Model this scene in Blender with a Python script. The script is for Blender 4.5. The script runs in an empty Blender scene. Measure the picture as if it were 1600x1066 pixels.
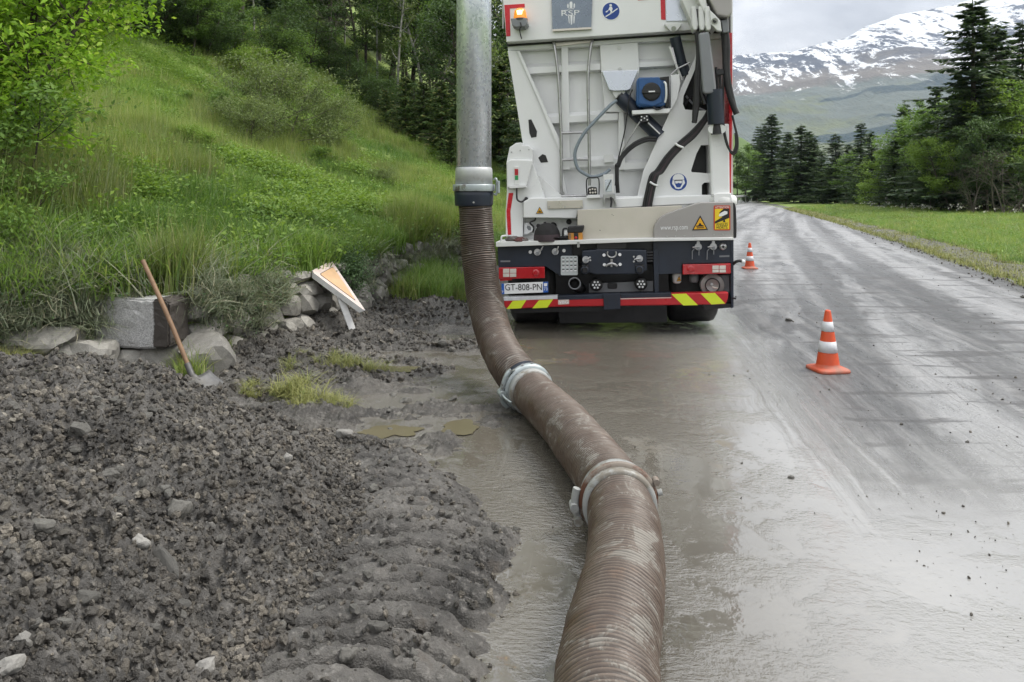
import bpy, bmesh, math, random
import numpy as np
from mathutils import Vector, Matrix, Euler

random.seed(7)
RNG = np.random.default_rng(11)
PI = math.pi
R = math.radians
SC = bpy.context.scene
COL = SC.collection

# ------------------------------------------------------------------ camera, sky, sun, exposure
FPX, CX, YH, CAMH = 1164.0, 800.0, 302.0, 1.46       # focal length / principal point of the 1600 px frame
cam = bpy.data.cameras.new('camera')
cam_o = bpy.data.objects.new('camera', cam)
COL.objects.link(cam_o)
cam_o.location = (0, 0, CAMH)
cam_o.rotation_euler = (R(90), 0, 0)
cam.sensor_width = 36.0
cam.lens = FPX / 1600 * 36
cam.shift_y = -(533 - YH) / 1600
cam.clip_start = 0.05
cam.clip_end = 40000
SC.camera = cam_o

SUN_EL, SUN_AZ = R(55), R(84)          # azimuth measured clockwise from +Y (straight ahead)
world = bpy.data.worlds.new('World')
SC.world = world
world.use_nodes = True

def nd(nt, typ, ins=None, **attrs):
    n = nt.nodes.new(typ)
    for k, v in attrs.items():
        setattr(n, k, v)
    for k, v in (ins or {}).items():
        s = n.inputs[k]
        if isinstance(v, bpy.types.NodeSocket):
            nt.links.new(v, s)
        elif isinstance(v, bpy.types.Node):
            nt.links.new(v.outputs[0], s)
        else:
            if s.type == 'RGBA' and len(v) == 3:
                v = (*v, 1)
            s.default_value = v
    return n

def math_(nt, op, a, b=0.0, c=None, clamp=False):
    ins = {0: a, 1: b}
    if c is not None:
        ins[2] = c
    return nd(nt, 'ShaderNodeMath', ins, operation=op, use_clamp=clamp).outputs[0]

def mix_(nt, fac, a, b, blend='MIX'):
    return nd(nt, 'ShaderNodeMix', {0: fac, 6: a, 7: b}, data_type='RGBA', blend_type=blend).outputs[2]

def ramp_(nt, fac, stops, interp='LINEAR'):
    n = nd(nt, 'ShaderNodeValToRGB', {0: fac})
    cr = n.color_ramp
    cr.interpolation = interp
    while len(cr.elements) < len(stops):
        cr.elements.new(0.5)
    for e, (p, c) in zip(cr.elements, stops):
        e.position = p
        e.color = (c, c, c, 1) if isinstance(c, (int, float)) else (*c, 1)
    return n.outputs[0]

def step_(nt, v, lo, hi):
    return nd(nt, 'ShaderNodeMapRange', {0: v, 1: lo, 2: hi, 3: 0.0, 4: 1.0}, interpolation_type='SMOOTHSTEP').outputs[0]

def noise_(nt, vec, scale, detail=4.0, rough=0.55, out=0, dist=0.0):
    return nd(nt, 'ShaderNodeTexNoise', {'Vector': vec, 'Scale': scale, 'Detail': detail, 'Roughness': rough,
                                         'Distortion': dist}).outputs[out]

def mapv_(nt, vec, loc=(0, 0, 0), rot=(0, 0, 0), scale=(1, 1, 1)):
    return nd(nt, 'ShaderNodeMapping', {0: vec, 1: loc, 2: rot, 3: scale}).outputs[0]

wt = world.node_tree
wt.nodes.clear()
sky = nd(wt, 'ShaderNodeTexSky', sky_type='NISHITA', sun_disc=False, sun_elevation=SUN_EL, sun_rotation=SUN_AZ,
         altitude=1200.0, air_density=1.0, dust_density=1.5, ozone_density=1.0)
tc = nd(wt, 'ShaderNodeTexCoord')
wsep = nd(wt, 'ShaderNodeSeparateXYZ', {0: tc.outputs['Generated']})
wv = nd(wt, 'ShaderNodeCombineXYZ', {0: wsep.outputs[0], 1: wsep.outputs[1],
                                     2: math_(wt, 'MULTIPLY', wsep.outputs[2], 2.2)}).outputs[0]
cn = noise_(wt, wv, 2.6, 7, 0.6, dist=0.4)
cn2 = noise_(wt, wv, 6.5, 6, 0.6)
cloud_col = ramp_(wt, math_(wt, 'ADD', math_(wt, 'MULTIPLY', cn, 0.65), math_(wt, 'MULTIPLY', cn2, 0.35)),
                  [(0.34, (0.40, 0.415, 0.45)), (0.50, (0.70, 0.71, 0.735)), (0.64, (1.08, 1.06, 1.03))])
CLOUD_GAIN = 11.5
# overcast skies grow brighter from the horizon to the zenith
el_gain = math_(wt, 'MULTIPLY_ADD', math_(wt, 'MAXIMUM', wsep.outputs[2], 0.0), 1.07 * CLOUD_GAIN, 0.53 * CLOUD_GAIN)
cloud_b = nd(wt, 'ShaderNodeVectorMath', {0: cloud_col, 3: el_gain}, operation='SCALE').outputs[0]
cover = ramp_(wt, noise_(wt, wv, 1.7, 5, 0.55), [(0.28, 0.55), (0.42, 1.0)])
bgc = mix_(wt, cover, sky.outputs[0], cloud_b)
bg = nd(wt, 'ShaderNodeBackground', {0: bgc, 1: 0.1})
nd(wt, 'ShaderNodeOutputWorld', {0: bg})

sun = bpy.data.lights.new('sun', 'SUN')
sun.energy = 2.7
sun.angle = R(22)
sun.color = (1.0, 0.95, 0.87)
sun_o = bpy.data.objects.new('sun', sun)
COL.objects.link(sun_o)
sd = Vector((math.sin(SUN_AZ) * math.cos(SUN_EL), math.cos(SUN_AZ) * math.cos(SUN_EL), math.sin(SUN_EL)))
sun_o.rotation_euler = sd.to_track_quat('Z', 'Y').to_euler()

vs = SC.view_settings
vs.view_transform = 'Standard'
vs.look = 'None'
vs.gamma = 1.0
vs.use_curve_mapping = False
vs.exposure = 0.62
SC.cycles.max_bounces = 6
SC.cycles.diffuse_bounces = 2
SC.cycles.glossy_bounces = 3
SC.cycles.transmission_bounces = 4
SC.cycles.transparent_max_bounces = 6
SC.cycles.volume_bounces = 0
SC.cycles.sample_clamp_indirect = 3.0
SC.cycles.sample_clamp_direct = 6.0
SC.cycles.caustics_reflective = False
SC.cycles.caustics_refractive = False
SC.cycles.use_denoising = True

# ------------------------------------------------------------------ generic helpers
def link(o, parent=None):
    COL.objects.link(o)
    if parent is not None:
        o.parent = parent
    return o

def tag(o, label=None, cat=None, group=None, kind=None):
    if label:
        o['label'] = label
    if cat:
        o['category'] = cat
    if group:
        o['group'] = group
    if kind:
        o['kind'] = kind
    return o

def empty(name, loc=(0, 0, 0), rot=(0, 0, 0)):
    o = bpy.data.objects.new(name, None)
    o.empty_display_size = 0.2
    o.location = loc
    o.rotation_euler = rot
    return link(o)

def mesh_np(name, verts, faces, smooth=True, mats=(), midx=None):
    """faces: (n,k) int array, or a list of such arrays"""
    me = bpy.data.meshes.new(name)
    v = np.asarray(verts, dtype=np.float32).reshape(-1, 3)
    fl = faces if isinstance(faces, (list, tuple)) else [faces]
    fl = [np.asarray(f, dtype=np.int32) for f in fl if len(f)]
    me.vertices.add(len(v))
    me.vertices.foreach_set('co', v.ravel())
    tot = np.concatenate([np.full(len(f), f.shape[1], np.int32) for f in fl])
    loops = np.concatenate([f.ravel() for f in fl])
    start = np.concatenate([[0], np.cumsum(tot)[:-1]]).astype(np.int32)
    me.loops.add(len(loops))
    me.loops.foreach_set('vertex_index', loops)
    me.polygons.add(len(tot))
    me.polygons.foreach_set('loop_start', start)
    me.polygons.foreach_set('loop_total', tot)
    me.polygons.foreach_set('use_smooth', np.full(len(tot), smooth, bool))
    if midx is not None:
        me.polygons.foreach_set('material_index', np.asarray(midx, np.int32))
    for m in mats:
        me.materials.append(m)
    me.update(calc_edges=True)
    return me

def obj_np(name, verts, faces, mat, parent=None, smooth=True, midx=None):
    mats = mat if isinstance(mat, (list, tuple)) else [mat]
    return link(bpy.data.objects.new(name, mesh_np(name, verts, faces, smooth, mats, midx)), parent)

class MB:
    """collects simple solids into one mesh"""
    def __init__(s):
        s.v, s.f, s.sm = [], [], []

    def add(s, vs_, fs_, smooth=False):
        b = len(s.v)
        s.v += [tuple(p) for p in vs_]
        s.f += [tuple(b + i for i in f) for f in fs_]
        s.sm += [smooth] * len(fs_)
        return s

    def box(s, x0, x1, y0, y1, z0, z1):
        vv = [(x, y, z) for z in (z0, z1) for y in (y0, y1) for x in (x0, x1)]
        return s.add(vv, [(0, 2, 3, 1), (4, 5, 7, 6), (0, 1, 5, 4), (2, 6, 7, 3), (0, 4, 6, 2), (1, 3, 7, 5)])

    def prism(s, poly, y0, y1, back=None):
        """poly: (x,z) corners of the front face at y0, extruded to y1 (back: other corners for the rear face)"""
        n = len(poly)
        a = sum(poly[i][0] * poly[(i + 1) % n][1] - poly[(i + 1) % n][0] * poly[i][1] for i in range(n))
        bk = back or poly
        if a < 0:
            poly = poly[::-1]
            bk = bk[::-1]
        vv = [(x, y0, z) for x, z in poly] + [(x, y1, z) for x, z in bk]
        ff = [tuple(range(n)), tuple(range(2 * n - 1, n - 1, -1))]
        for i in range(n):
            j = (i + 1) % n
            ff.append((i, i + n, j + n, j))
        return s.add(vv, ff)

    def tube(s, pts, r, seg=8, caps=True, smooth=True):
        pts = [Vector(p) for p in pts]
        n = len(pts)
        rr = r if isinstance(r, (list, tuple)) else [r] * n
        t0 = (pts[1] - pts[0]).normalized()
        up = Vector((0, 0, 1)) if abs(t0.z) < 0.9 else Vector((1, 0, 0))
        nrm = t0.cross(up).normalized()
        vv, ff = [], []
        for i, p in enumerate(pts):
            t = (pts[min(i + 1, n - 1)] - pts[max(i - 1, 0)]).normalized()
            nrm = (nrm - t * nrm.dot(t)).normalized()
            b = t.cross(nrm)
            for k in range(seg):
                a = 2 * PI * k / seg
                vv.append(p + (nrm * math.cos(a) + b * math.sin(a)) * rr[i])
        for i in range(n - 1):
            for k in range(seg):
                k2 = (k + 1) % seg
                ff.append((i * seg + k, i * seg + k2, (i + 1) * seg + k2, (i + 1) * seg + k))
        s.add(vv, ff, smooth)
        if caps:
            s.add(vv[:seg], [tuple(range(seg - 1, -1, -1))])
            s.add(vv[-seg:], [tuple(range(seg))])
        return s

    def cyl(s, p0, p1, r0, r1=None, seg=16):
        return s.tube([p0, p1], [r0, r0 if r1 is None else r1], seg)

    def lathe(s, prof, c=(0, 0, 0), axis='z', seg=24, smooth=True):
        """prof: list of (radius, height) along the axis"""
        vv, ff = [], []
        for r_, h in prof:
            for k in range(seg):
                a = 2 * PI * k / seg
                x, y = r_ * math.cos(a), r_ * math.sin(a)
                p = {'z': (x, y, h), 'y': (x, h, y), 'x': (h, x, y)}[axis]
                vv.append((p[0] + c[0], p[1] + c[1], p[2] + c[2]))
        for i in range(len(prof) - 1):
            for k in range(seg):
                k2 = (k + 1) % seg
                ff.append((i * seg + k, i * seg + k2, (i + 1) * seg + k2, (i + 1) * seg + k))
        return s.add(vv, ff, smooth)

    def build(s, name, mat, parent=None, bevel=0.0, **tags):
        me = bpy.data.meshes.new(name)
        me.from_pydata(s.v, [], s.f)
        me.polygons.foreach_set('use_smooth', s.sm)
        if mat is not None:
            me.materials.append(mat)
        me.update()
        o = link(bpy.data.objects.new(name, me), parent)
        if not any(s.sm) or bevel:
            bm = bmesh.new()
            bm.from_mesh(me)
            bmesh.ops.recalc_face_normals(bm, faces=bm.faces)
            bm.to_mesh(me)
            bm.free()
        if bevel:
            m = o.modifiers.new('bevel', 'BEVEL')
            m.width = bevel
            m.segments = 2
            m.limit_method = 'ANGLE'
            m.angle_limit = R(40)
        tag(o, **tags)
        return o

def smooth_path(pts, n=6):
    """Catmull-Rom through the points"""
    P = [Vector(p) for p in pts]
    P = [P[0] * 2 - P[1]] + P + [P[-1] * 2 - P[-2]]
    out = []
    for i in range(1, len(P) - 2):
        for k in range(n):
            t = k / n
            a, b, c, d = P[i - 1], P[i], P[i + 1], P[i + 2]
            out.append(0.5 * ((2 * b) + (c - a) * t + (2 * a - 5 * b + 4 * c - d) * t * t + (3 * b - a - 3 * c + d) * t ** 3))
    out.append(P[-2])
    return out

def text(body, name, mat, parent, loc, width, height, rot=(R(90), 0, 0), extrude=0.0006):
    cu = bpy.data.curves.new(name, 'FONT')
    cu.body = body
    cu.size = 1.0
    cu.align_x = 'CENTER'
    cu.align_y = 'CENTER'
    cu.extrude = 0
    cu.resolution_u = 3
    o = bpy.data.objects.new(name, cu)
    link(o)
    bpy.context.view_layer.update()
    dm = o.dimensions.copy()
    me = bpy.data.meshes.new_from_object(o.evaluated_get(bpy.context.evaluated_depsgraph_get()))
    bpy.data.objects.remove(o)
    xs = np.empty(len(me.vertices) * 3, np.float32)
    me.vertices.foreach_get('co', xs)
    xs = xs.reshape(-1, 3)
    lo, hi = xs.min(0), xs.max(0)
    xs = (xs - (lo + hi) / 2) * np.array([width / (hi[0] - lo[0]), height / (hi[1] - lo[1]), 1])
    me.vertices.foreach_set('co', xs.ravel().astype(np.float32))
    me.materials.clear()
    me.materials.append(mat)
    me.update()
    o = link(bpy.data.objects.new(name, me), parent)
    o.location = loc
    o.rotation_euler = rot
    return o

# --- numpy noise
def _hash(ix, iy, seed):
    h = (ix.astype(np.int64) * 374761393 + iy.astype(np.int64) * 668265263 + seed * 974634777) & 0xffffffff
    h = ((h ^ (h >> 13)) * 1274126177) & 0xffffffff
    h = h ^ (h >> 16)
    return (h & 0xffff) / 65535.0

def vnoise(x, y, seed=0):
    ix, iy = np.floor(x), np.floor(y)
    fx, fy = x - ix, y - iy
    u, v = fx * fx * fx * (fx * (fx * 6 - 15) + 10), fy * fy * fy * (fy * (fy * 6 - 15) + 10)
    def g(ox, oy):
        a = _hash(ix + ox, iy + oy, seed) * 2 * PI
        return np.cos(a) * (fx - ox) + np.sin(a) * (fy - oy)
    a = g(0, 0) * (1 - u) + g(1, 0) * u
    b = g(0, 1) * (1 - u) + g(1, 1) * u
    return (a * (1 - v) + b * v) * 1.5

def fbm(x, y, freq, octv=4, seed=0, gain=0.5):
    s, a = 0, 1.0
    c, sn = 0.8, 0.6
    for o in range(octv):
        s = s + a * vnoise(x * freq, y * freq, seed + o * 17)
        x, y = c * x - sn * y + 3.1, sn * x + c * y - 1.7
        freq *= 2.03
        a *= gain
    return s

def billow(x, y, freq, octv=3, seed=0, gain=0.5):
    s, a = 0, 1.0
    for o in range(octv):
        s = s + a * (1 - np.abs(vnoise(x * freq, y * freq, seed + o * 31)) * 2.2)
        freq *= 2.07
        a *= gain
    return s

def sstep(a, b, x):
    t = np.clip((x - a) / (b - a), 0, 1)
    return t * t * (3 - 2 * t)

def grid_faces(n, m):
    """n rows, m columns of vertices"""
    i = np.arange(n - 1)[:, None] * m + np.arange(m - 1)[None, :]
    return np.stack([i, i + 1, i + m + 1, i + m], -1).reshape(-1, 4)

# ------------------------------------------------------------------ ground shape
WALL_Y = np.array([-6, 3.0, 5.2, 5.6, 5.95, 7.0, 7.9, 9.5, 11.5, 16, 22, 41, 73, 145, 260, 420])
WALL_X = np.array([-6.5, -5.2, -4.0, -3.3, -2.55, -2.25, -1.92, -1.7, -1.2, 0.0, 2.0, 8.0, 17, 36, 70, 118])
REDGE_Y = np.array([-4, 0.3, 7.8, 12.1, 20.5, 39.5, 70.8, 142, 262, 420])
REDGE_X = np.array([3.4, 4.6, 6.9, 8.34, 11.1, 17.0, 26.0, 45.0, 80, 128])

def hill_z(X, Y):
    X, Y = np.asarray(X, float), np.asarray(Y, float)
    u = np.maximum(np.interp(Y, WALL_Y, WALL_X) - X, 0)
    uq = np.minimum(u, 45)
    z = 0.24 * uq + 0.010 * uq ** 2 + np.maximum(u - 45, 0) * 0.85
    z = z * (1 - 0.35 * sstep(60, 200, Y))
    z = z + 0.64 * (1 - sstep(11.5, 18, Y)) * sstep(0, 0.03, u)
    z = z + sstep(0.5, 4, u) * (0.16 * fbm(X, Y, 0.35, 3, 5) + 0.05 * fbm(X, Y, 1.3, 2, 9))
    return z - 0.05 * (u < 0.01)

def px_ray(px, py):
    return np.array([(px - CX) / FPX, 1.0, -(py - YH) / FPX])

def on_ground(px, py, z=0.0):
    """point of the level ground seen at a pixel of the photograph"""
    d = px_ray(px, py)
    t = (z - CAMH) / d[2]
    return Vector((d[0] * t, t, z))

def on_hill(px, py, y0=5.0, y1=160.0):
    d = px_ray(px, py)
    t = np.arange(y0, y1, 0.05)
    hz = hill_z(d[0] * t, t)
    hit = np.nonzero(CAMH + d[2] * t <= hz)[0]
    k = hit[0] if len(hit) else len(t) - 1
    return Vector((d[0] * t[k], t[k], float(hz[k])))
# ------------------------------------------------------------------ materials
def new_mat(name):
    m = bpy.data.materials.new(name)
    m.use_nodes = True
    nt = m.node_tree
    nt.nodes.clear()
    return m, nt

def finish(nt, bsdf, disp=None):
    nd(nt, 'ShaderNodeOutputMaterial', {0: bsdf})

def pos_(nt):
    return nd(nt, 'ShaderNodeNewGeometry').outputs[0]

def objco_(nt):
    return nd(nt, 'ShaderNodeTexCoord').outputs['Object']

def bump_(nt, h, strength=0.3, dist=0.01, normal=None):
    ins = {'Height': h, 'Strength': strength, 'Distance': dist}
    if normal is not None:
        ins['Normal'] = normal
    return nd(nt, 'ShaderNodeBump', ins).outputs[0]

def pm(name, col, rough=0.5, metal=0.0, var=0.12, scale=6.0, bump=0.0, bscale=60.0, dirt=0.0, dirt_col=(0.16, 0.145, 0.12), spec=0.5,
       coat=0.0, emit=None, estr=0.0):
    m, nt = new_mat(name)
    p = objco_(nt)
    n1 = noise_(nt, p, scale, 5, 0.6)
    k = nd(nt, 'ShaderNodeMapRange', {0: n1, 1: 0.3, 2: 0.7, 3: 1 - var, 4: 1 + var}).outputs[0]
    c = nd(nt, 'ShaderNodeVectorMath', {0: (*col,), 3: k}, operation='SCALE').outputs[0]
    rg = nd(nt, 'ShaderNodeMapRange', {0: noise_(nt, p, scale * 2.3, 4), 1: 0.3, 2: 0.7, 3: max(rough - 0.08, 0.02), 4: rough + 0.08}).outputs[0]
    if dirt > 0:
        dm = step_(nt, noise_(nt, p, 3.1, 8, 0.68), 0.62 - 0.3 * dirt, 0.75)
        dm = math_(nt, 'MULTIPLY', dm, min(dirt * 1.4, 0.9))
        c = mix_(nt, dm, c, dirt_col)
        rg = math_(nt, 'ADD', rg, math_(nt, 'MULTIPLY', dm, 0.3))
    ins = {'Base Color': c, 'Roughness': rg, 'Metallic': metal, 'Specular IOR Level': spec, 'Coat Weight': coat, 'Coat Roughness': 0.15}
    if bump > 0:
        ins['Normal'] = bump_(nt, noise_(nt, p, bscale, 4, 0.6), bump, 0.004)
    if emit:
        ins['Emission Color'] = emit
        ins['Emission Strength'] = estr
    finish(nt, nd(nt, 'ShaderNodeBsdfPrincipled', ins))
    return m

M = {}
M['white'] = pm('white_paint', (0.77, 0.78, 0.78), 0.35, var=0.04, scale=2, dirt=0.12, dirt_col=(0.42, 0.40, 0.36), coat=0.2)
M['white_d'] = pm('white_paint_dusty', (0.70, 0.71, 0.70), 0.42, var=0.05, scale=3, dirt=0.3, dirt_col=(0.40, 0.38, 0.34))
M['navy'] = pm('navy_paint', (0.012, 0.018, 0.032), 0.42, var=0.3, scale=4, dirt=0.14, dirt_col=(0.05, 0.05, 0.05))
M['black'] = pm('black_steel', (0.012, 0.012, 0.014), 0.45, var=0.3, dirt=0.15, dirt_col=(0.05, 0.047, 0.04))
M['rubber'] = pm('black_rubber', (0.014, 0.014, 0.015), 0.6, var=0.3, scale=10, dirt=0.3, dirt_col=(0.07, 0.065, 0.055))
M['steel'] = pm('bare_steel', (0.42, 0.42, 0.42), 0.33, 0.9, var=0.15, scale=12)
M['inox'] = pm('brushed_steel', (0.62, 0.58, 0.51), 0.34, 0.6, var=0.05, scale=3)  # warm tint stands in for a warm sky reflection
M['greyp'] = pm('grey_beige_paint', (0.34, 0.325, 0.315), 0.38, 0.25, var=0.06, scale=2, dirt=0.1, dirt_col=(0.2, 0.19, 0.17))
M['greyg'] = pm('grey_guard', (0.20, 0.21, 0.225), 0.45, var=0.05)
M['red'] = pm('red_paint', (0.42, 0.014, 0.02), 0.35, var=0.1, dirt=0.1)
M['refl_red'] = pm('red_reflective', (0.55, 0.015, 0.025), 0.3, var=0.06)
M['yel'] = pm('fluorescent_yellow', (0.62, 0.72, 0.03), 0.4, var=0.05, dirt=0.05)
M['blue'] = pm('blue_plastic', (0.02, 0.085, 0.24), 0.4, var=0.08)
M['signblue'] = pm('sign_blue', (0.01, 0.05, 0.26), 0.35, var=0.04)
M['stickw'] = pm('sticker_white', (0.78, 0.79, 0.80), 0.4, var=0.02)
M['sticky'] = pm('sticker_yellow', (0.74, 0.38, 0.01), 0.4, var=0.04)
M['sticky2'] = pm('sticker_lemon', (0.80, 0.58, 0.02), 0.4, var=0.04)
M['stickk'] = pm('sticker_black', (0.012, 0.010, 0.010), 0.45, var=0.05)
M['stickr'] = pm('sticker_red', (0.50, 0.06, 0.02), 0.4, var=0.04)
M['plateblue'] = pm('plate_blue', (0.015, 0.10, 0.42), 0.35, var=0.04)
M['lens_r'] = pm('red_lens', (0.42, 0.012, 0.018), 0.15, var=0.12, scale=14, coat=0.6)
M['lens_w'] = pm('clear_lens', (0.62, 0.58, 0.53), 0.18, var=0.12, scale=20, coat=0.6)
M['lens_o'] = pm('amber_lens', (0.75, 0.22, 0.02), 0.2, var=0.1, coat=0.5, emit=(1.0, 0.36, 0.03), estr=0.35)
M['lamp_on'] = pm('lamp_core', (1.0, 0.7, 0.3), 0.3, var=0.02, emit=(1.0, 0.72, 0.30), estr=3.0)
M['lens_g'] = pm('green_lens', (0.02, 0.28, 0.08), 0.2, var=0.05, coat=0.4)
M['skyplate'] = pm('polished_cover', (0.62, 0.66, 0.72), 0.22, 0.6, var=0.03)
M['slateplate'] = pm('slate_metal_plate', (0.20, 0.235, 0.28), 0.28, 0.55, var=0.1, scale=4)
M['orange'] = pm('orange_pvc', (0.56, 0.075, 0.022), 0.5, var=0.14, scale=9, dirt=0.4, dirt_col=(0.34, 0.13, 0.09))
M['orange_m'] = pm('muddy_orange_pvc', (0.50, 0.075, 0.025), 0.55, var=0.16, scale=9, dirt=0.75, dirt_col=(0.22, 0.17, 0.14))
M['conew'] = pm('reflective_white', (0.56, 0.57, 0.60), 0.4, var=0.1, scale=14, dirt=0.35)
M['wood'] = pm('ash_wood_handle', (0.23, 0.14, 0.08), 0.6, var=0.3, scale=9, bump=0.2, bscale=40, dirt=0.2)
M['shovel'] = pm('muddy_shovel_steel', (0.15, 0.15, 0.15), 0.45, 0.5, var=0.3, scale=15, dirt=0.7)
M['signback'] = pm('weathered_aluminium', (0.72, 0.72, 0.71), 0.5, 0.0, var=0.12, scale=15, dirt=0.25)
M['signrim'] = pm('faded_pink_rim', (0.60, 0.49, 0.45), 0.5, var=0.12, scale=12, dirt=0.15)
M['signface'] = pm('faded_orange_face', (0.56, 0.36, 0.20), 0.5, var=0.1, scale=9, dirt=0.18, dirt_col=(0.4, 0.33, 0.26))
M['concrete'] = None
M['hosegrey'] = pm('grey_hose', (0.20, 0.24, 0.27), 0.4, var=0.1)
M['cloth'] = pm('dirty_cloth', (0.13, 0.115, 0.11), 0.85, var=0.4, scale=12, bump=0.4, bscale=25)
M['cloth_r'] = pm('dark_red_cloth', (0.085, 0.03, 0.028), 0.85, var=0.4, scale=14, bump=0.4, bscale=25)
M['capfab'] = pm('black_cap_fabric', (0.012, 0.011, 0.012), 0.8, var=0.2, bump=0.3, bscale=80)
M['capband'] = pm('cap_band_fabric', (0.05, 0.035, 0.04), 0.8, var=0.2, bump=0.3, bscale=80)
M['toolyel'] = pm('yellow_tool_plastic', (0.55, 0.24, 0.035), 0.45, var=0.15, dirt=0.15)
M['rail'] = pm('galvanised_rail', (0.40, 0.41, 0.41), 0.5, 0.4, var=0.1)

# galvanised pipe with spangle
m, nt = new_mat('galvanised_steel')
p = objco_(nt)
vor = nd(nt, 'ShaderNodeTexVoronoi', {'Vector': mapv_(nt, p, scale=(1, 1, 0.8)), 'Scale': 60.0, 'Randomness': 1.0})
sp = nd(nt, 'ShaderNodeSeparateColor', {0: vor.outputs['Color']}).outputs[0]
scr = noise_(nt, mapv_(nt, p, rot=(0.5, 0.9, 0), scale=(70, 70, 4)), 1.0, 3)
c = mix_(nt, sp, (0.52, 0.57, 0.63), (0.68, 0.72, 0.76))
c = mix_(nt, step_(nt, scr, 0.62, 0.75), c, (0.76, 0.78, 0.80))
dn = step_(nt, noise_(nt, p, 5, 6, 0.65), 0.55, 0.8)
c = mix_(nt, math_(nt, 'MULTIPLY', dn, 0.2), c, (0.40, 0.40, 0.38))
finish(nt, nd(nt, 'ShaderNodeBsdfPrincipled', {'Base Color': c, 'Metallic': 0.55,
    'Roughness': nd(nt, 'ShaderNodeMapRange', {0: sp, 3: 0.24, 4: 0.42}).outputs[0],
    'Normal': bump_(nt, scr, 0.015, 0.001)}))
M['galv'] = m

# ribbed rubber hose: brown rubber, grey rubbed bands, dried mud
m, nt = new_mat('ribbed_hose_rubber')
p = pos_(nt)
n1 = noise_(nt, p, 4.2, 9, 0.74, dist=1.2)
n2 = noise_(nt, p, 14, 5, 0.6)
c = mix_(nt, n2, (0.030, 0.018, 0.012), (0.092, 0.056, 0.038))
c = mix_(nt, step_(nt, n1, 0.56, 0.61), c, mix_(nt, n2, (0.12, 0.112, 0.098), (0.24, 0.225, 0.20)))
c = mix_(nt, math_(nt, 'MULTIPLY', step_(nt, noise_(nt, p, 7.5, 6, 0.7), 0.58, 0.72), 0.55), c, (0.155, 0.085, 0.048))
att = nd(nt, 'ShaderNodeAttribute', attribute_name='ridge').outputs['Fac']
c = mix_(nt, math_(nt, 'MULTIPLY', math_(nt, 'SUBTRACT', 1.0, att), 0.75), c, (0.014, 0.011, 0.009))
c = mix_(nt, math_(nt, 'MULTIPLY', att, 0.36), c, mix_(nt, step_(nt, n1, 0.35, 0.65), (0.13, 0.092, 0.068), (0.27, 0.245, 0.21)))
finish(nt, nd(nt, 'ShaderNodeBsdfPrincipled', {'Base Color': c,
    'Roughness': nd(nt, 'ShaderNodeMapRange', {0: n1, 1: 0.35, 2: 0.65, 3: 0.38, 4: 0.6}).outputs[0],
    'Normal': bump_(nt, noise_(nt, p, 120, 3), 0.25, 0.003)}))
M['hose'] = m

def metal_dirty(name, a, b, dirtc, lo, hi, rough, metal):
    m, nt = new_mat(name)
    p = objco_(nt)
    n1 = noise_(nt, p, 9, 7, 0.68)
    c = mix_(nt, noise_(nt, p, 30, 3), a, b)
    c = mix_(nt, step_(nt, n1, lo, hi), c, dirtc)
    finish(nt, nd(nt, 'ShaderNodeBsdfPrincipled', {'Base Color': c, 'Metallic': metal, 'Roughness': rough,
        'Normal': bump_(nt, n1, 0.3, 0.004)}))
    return m
M['clamp'] = metal_dirty('clamp_zinc', (0.30, 0.345, 0.355), (0.42, 0.47, 0.48), (0.14, 0.13, 0.115), 0.50, 0.64, 0.4, 0.35)
M['rust'] = metal_dirty('rusty_band', (0.12, 0.045, 0.02), (0.07, 0.03, 0.018), (0.19, 0.165, 0.14), 0.42, 0.56, 0.75, 0.0)
M['muddymetal'] = metal_dirty('muddy_coupling', (0.26, 0.27, 0.265), (0.34, 0.35, 0.345), (0.17, 0.155, 0.13), 0.46, 0.6, 0.55, 0.1)
M['collar'] = metal_dirty('dull_collar', (0.46, 0.48, 0.49), (0.55, 0.56, 0.56), (0.38, 0.38, 0.36), 0.5, 0.65, 0.5, 0.4)

# stones / concrete
def stone_mat(name, a, b, lich=(0.30, 0.30, 0.26), scale=7.0, wet=0.55):
    m, nt = new_mat(name)
    p = objco_(nt)
    rnd = nd(nt, 'ShaderNodeObjectInfo').outputs['Random']
    n1 = noise_(nt, p, scale, 7, 0.62)
    n2 = noise_(nt, p, scale * 6, 4, 0.6)
    c = mix_(nt, n1, a, b)
    c = mix_(nt, step_(nt, n2, 0.56, 0.68), c, lich)
    k = nd(nt, 'ShaderNodeMapRange', {0: rnd, 3: 0.7, 4: 1.3}).outputs[0]
    c = nd(nt, 'ShaderNodeVectorMath', {0: c, 3: k}, operation='SCALE').outputs[0]
    finish(nt, nd(nt, 'ShaderNodeBsdfPrincipled', {'Base Color': c, 'Roughness': wet, 'Normal': bump_(nt, n2, 0.5, 0.01)}))
    return m
M['stone'] = stone_mat('field_stone', (0.16, 0.155, 0.142), (0.36, 0.345, 0.315), (0.42, 0.42, 0.37))
M['wetstone'] = stone_mat('muddy_stone', (0.060, 0.058, 0.052), (0.14, 0.135, 0.122), (0.17, 0.165, 0.15), wet=0.45)
M['palestone'] = stone_mat('pale_stone', (0.20, 0.195, 0.18), (0.33, 0.32, 0.30), (0.38, 0.37, 0.35), wet=0.55)
m, nt = new_mat('speckled_concrete')
p = objco_(nt)
n1 = noise_(nt, p, 110, 3, 0.75)
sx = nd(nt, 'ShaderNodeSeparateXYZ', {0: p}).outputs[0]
c = mix_(nt, step_(nt, n1, 0.42, 0.58), (0.24, 0.243, 0.25), (0.62, 0.62, 0.62))
c = mix_(nt, noise_(nt, p, 6, 5), c, mix_(nt, n1, (0.34, 0.34, 0.33), (0.48, 0.475, 0.46)))
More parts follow.
